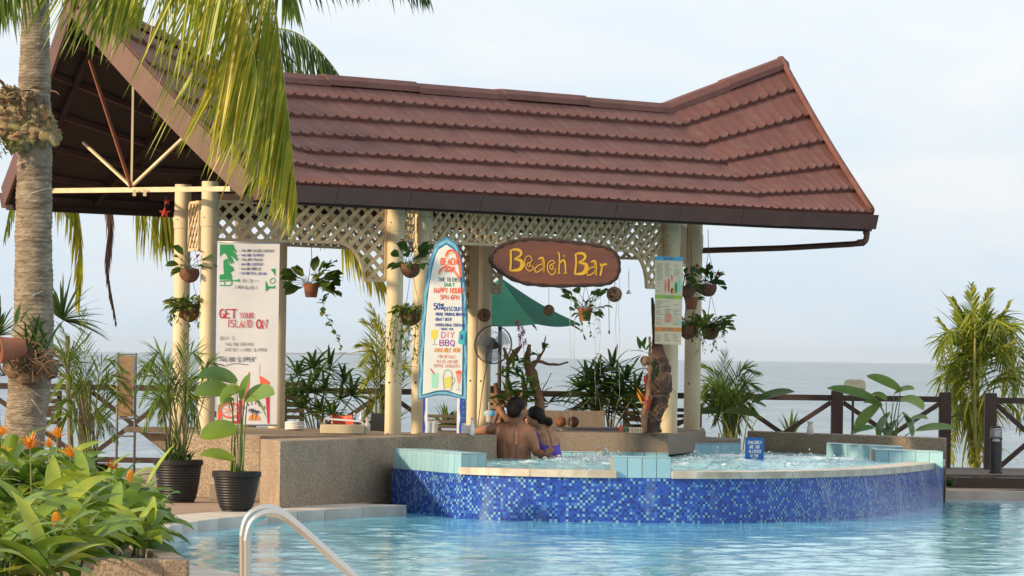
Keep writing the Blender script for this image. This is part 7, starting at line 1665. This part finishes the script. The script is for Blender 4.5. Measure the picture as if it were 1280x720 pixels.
# man, seen from behind, left arm on the counter, right arm round the woman
man_p = [('cap', [(643, 584, D, 16), (642, 565, D, 16), (641, 552, D, 17.5), (641, 545, D, 17)]), ('cap', [(635, 584, D, 13), (634, 556, D, 15), (633, 542, D, 15)]), ('cap', [(651, 584, D, 13), (650, 560, D, 15), (652, 545, D, 14)]),
         ('ell', 643, 547, D, 25, 15, 17, 0), ('cap', [(628, 537, D, 8.5), (645, 532, D, 8.5), (659, 539, D, 9)]),
         ('cap', [(645, 534, D, 9), (646, 524, D - .02, 7.6), (646, 518, D - .04, 7.4)]),
         # left arm out to the left, forearm folded on the counter
         ('cap', [(624, 536, D, 8), (612, 537.5, D + .1, 6.8), (600, 539, D + .22, 5.6)]), ('cap', [(600, 539, D + .22, 5.5), (592, 541, D + .3, 4.8), (591, 542, D + .5, 4.2)]), ('cap', [(591, 542, D + .5, 4), (597, 542, D + .85, 3.4)]),
         # right arm: down along the flank, then forearm to her back
         ('cap', [(661, 541, D - .02, 8.6), (666, 551, D - .05, 7.2), (670, 564, D - .1, 5.6)]), ('cap', [(670, 565, D - .1, 5.6), (678, 567.5, D - .2, 4.6), (684, 567, D - .25, 3.6)]),
         ('ell', 687.3, 564.8, D - .26, 3.6, 2.0, 3.4, .5)]
for (x, y, x2, y2, x3, y3) in ((685.5, 562, 685.6, 559.4, 687, 557.6), (687.6, 561.5, 688.6, 558.8, 690.3, 557.6), (689.4, 562.6, 691.4, 560.6, 692.8, 560.0), (690, 564.6, 692.4, 563.6, 693.8, 563.7), (685.2, 565.5, 683.2, 562.6, 682.2, 560.4)):
    man_p.append(('cap', [(x, y, D - .27, 1.15), (x2, y2, D - .27, 1.05), (x3, y3, D - .26, .9)]))
# head turned to the right
man_p += [('ell', 645.5, 510, D - .03, 11.3, 13, 13.6, .05), ('ell', 651.5, 515.5, D + .0, 7, 9, 8.5, 0), ('ell', 658.2, 513.6, D + .03, 2.2, 2.2, 2.4, 0), ('ell', 655.8, 509, D + .02, 3, 4, 3, 0), ('ell', 655.5, 519.5, D + .02, 4, 4, 3.4, 0), ('ell', 657.2, 517.2, D + .03, 1.8, 2.2, 1.2, 0),
          ('ell', 652.8, 516.4, D - .09, 1.7, 1.3, 3.3, .15), ('ell', 653.1, 518.6, D - .09, 1.2, 1.1, 1.6, 0)]
man = thing('person', A(641, 573, D), 'tanned bare-backed man with short black hair, one arm on the counter, embracing the woman', 'person')
q = body_mesh('b', man_p, None, None, .0055, 5)
# shoulder blades and spine
for i, v in enumerate(q.v):
    c0 = A(643.5, 550, D); dx = v.x - c0.x; dz = v.z - c0.z
    if v.y < D - .03 and abs(dx) < .2 and -.25 < dz < .16:
        q.v[i] = v + V((0, .013 * math.exp(-(dx / .016) ** 2) - .009 * math.exp(-((abs(dx) - .085) / .035) ** 2 - ((dz - .03) / .06) ** 2), 0))
q.build('body', MT['skin'], man, smooth=True)
q = body_mesh('h', [('ell', 645.0, 507.8, D - .035, 12.0, 13.6, 12.6, .05), ('ell', 643.4, 512, D - .06, 10.2, 11, 10.4, 0), ('ell', 644.5, 518.5, D - .045, 7.8, 8.2, 5, 0)], None, None, .005, 3)
for i, v in enumerate(q.v): q.v[i] = v + V((noise.noise(v * 60), noise.noise(v * 60 + V((9, 0, 0))), noise.noise(v * 60 + V((0, 9, 0))))) * .004
q.build('hair', MT['hair'], man, smooth=True)
# woman, hair in a low bun, leaning toward him
Dw = 41.15
wp_ = [('cap', [(692, 586, Dw, 12), (690.5, 570, Dw, 11.5), (688, 560, Dw, 11), (686, 550, Dw, 11)]), ('cap', [(683, 586, Dw, 11), (682.5, 566, Dw, 10), (681, 552, Dw, 10.5)]), ('ell', 685.5, 548.5, Dw, 14, 10, 12, -.35), ('cap', [(693, 546, Dw, 5.5), (684, 541, Dw, 7), (672, 541, Dw, 6.5)]),
       ('cap', [(681, 543, Dw, 6.6), (677, 535, Dw - .01, 4.9), (674, 528, Dw - .02, 5)]),
       ('cap', [(694, 546, Dw + .02, 5), (696, 556, Dw + .12, 4.4), (694, 566, Dw + .2, 3.8)]), ('cap', [(694, 566, Dw + .2, 3.8), (684, 566, Dw + .35, 3.3)]),
       ('ell', 669, 521.5, Dw - .02, 9.5, 11.5, 11.6, -.25), ('ell', 664, 526, Dw - .0, 5.8, 7.5, 7.2, -.2), ('ell', 657.6, 525.2, Dw + .03, 1.8, 1.8, 2.0, 0), ('ell', 660.2, 530.6, Dw + .02, 3.2, 3.4, 2.8, 0), ('ell', 658.7, 528.2, Dw + .03, 1.5, 2, 1.1, 0), ('ell', 670.2, 527.4, Dw - .085, 1.4, 1.2, 2.7, -.2)]
wo = thing('person', A(688, 573, Dw), 'woman in a purple bikini top with black hair in a bun, leaning on the man', 'person')
q = body_mesh('b', wp_, None, None, .0055, 5)
for i, v in enumerate(q.v):
    c0 = A(688, 555, Dw); dx = v.x - c0.x - (v.z - c0.z) * -.25
    if v.y < Dw - .02 and -.2 < v.z - c0.z < .12: q.v[i] = v + V((0, .010 * math.exp(-(dx / .014) ** 2), 0))
wb = q.build('body', MT['skin2'], wo, smooth=True)
q2 = body_mesh('h', [('ell', 670.4, 518.4, Dw - .03, 10.6, 12.6, 10.4, -.3), ('ell', 674.5, 522.5, Dw - .03, 8.2, 11, 8, 0), ('ell', 667, 513.8, Dw, 7.5, 9.5, 6, -.3), ('cap', [(677, 524, Dw - .04, 6), (684, 527, Dw - .04, 4.5)]), ('ell', 686, 527.3, Dw - .04, 5.1, 5, 5.0, 0)], None, None, .005, 3)
for i, v in enumerate(q2.v): q2.v[i] = v + V((noise.noise(v * 50), noise.noise(v * 50 + V((9, 0, 0))), noise.noise(v * 50 + V((0, 9, 0))))) * .004
q2.build('hair', MT['hair'], wo, smooth=True)
# bikini band wraps the torso: take the body surface between two heights, pushed out slightly
def band(q, zlo, zhi, push, keep):
    c = V((A(687, 560, Dw).x, Dw, 0)); vs = []; idx = {}; fs = []
    for f in q.f:
        if all(zlo(q.v[i]) < q.v[i].z < zhi(q.v[i]) and keep(q.v[i]) for i in f):
            g = []
            for i in f:
                if i not in idx: idx[i] = len(vs); d = (q.v[i] - c); d.z = 0; vs.append(q.v[i] + d.normalized() * push)
                g.append(idx[i])
            fs.append(tuple(g))
    m = M(); m.add(vs, fs); return m
zt1 = A(688, 557.5, Dw).z; zb1 = A(688, 568.5, Dw).z; xc = A(688, 560, Dw).x
m = band(q, lambda v: zb1, lambda v: zt1 + .015 * abs(math.sin((v.x - xc) * 18)), .006, lambda v: A(702.5, 560, Dw).x > v.x > A(673, 560, Dw).x)
m.build('bikini_top', MT['bikini'], wo, smooth=True)
m = M(); m.tube(spline([A(671.5, 536, Dw - .11), A(673, 543, Dw - .17), A(676, 552, Dw - .165), A(678, 559, Dw - .16)], 5), .006, 6); m.build('strap', MT['bikini'], wo, smooth=True)
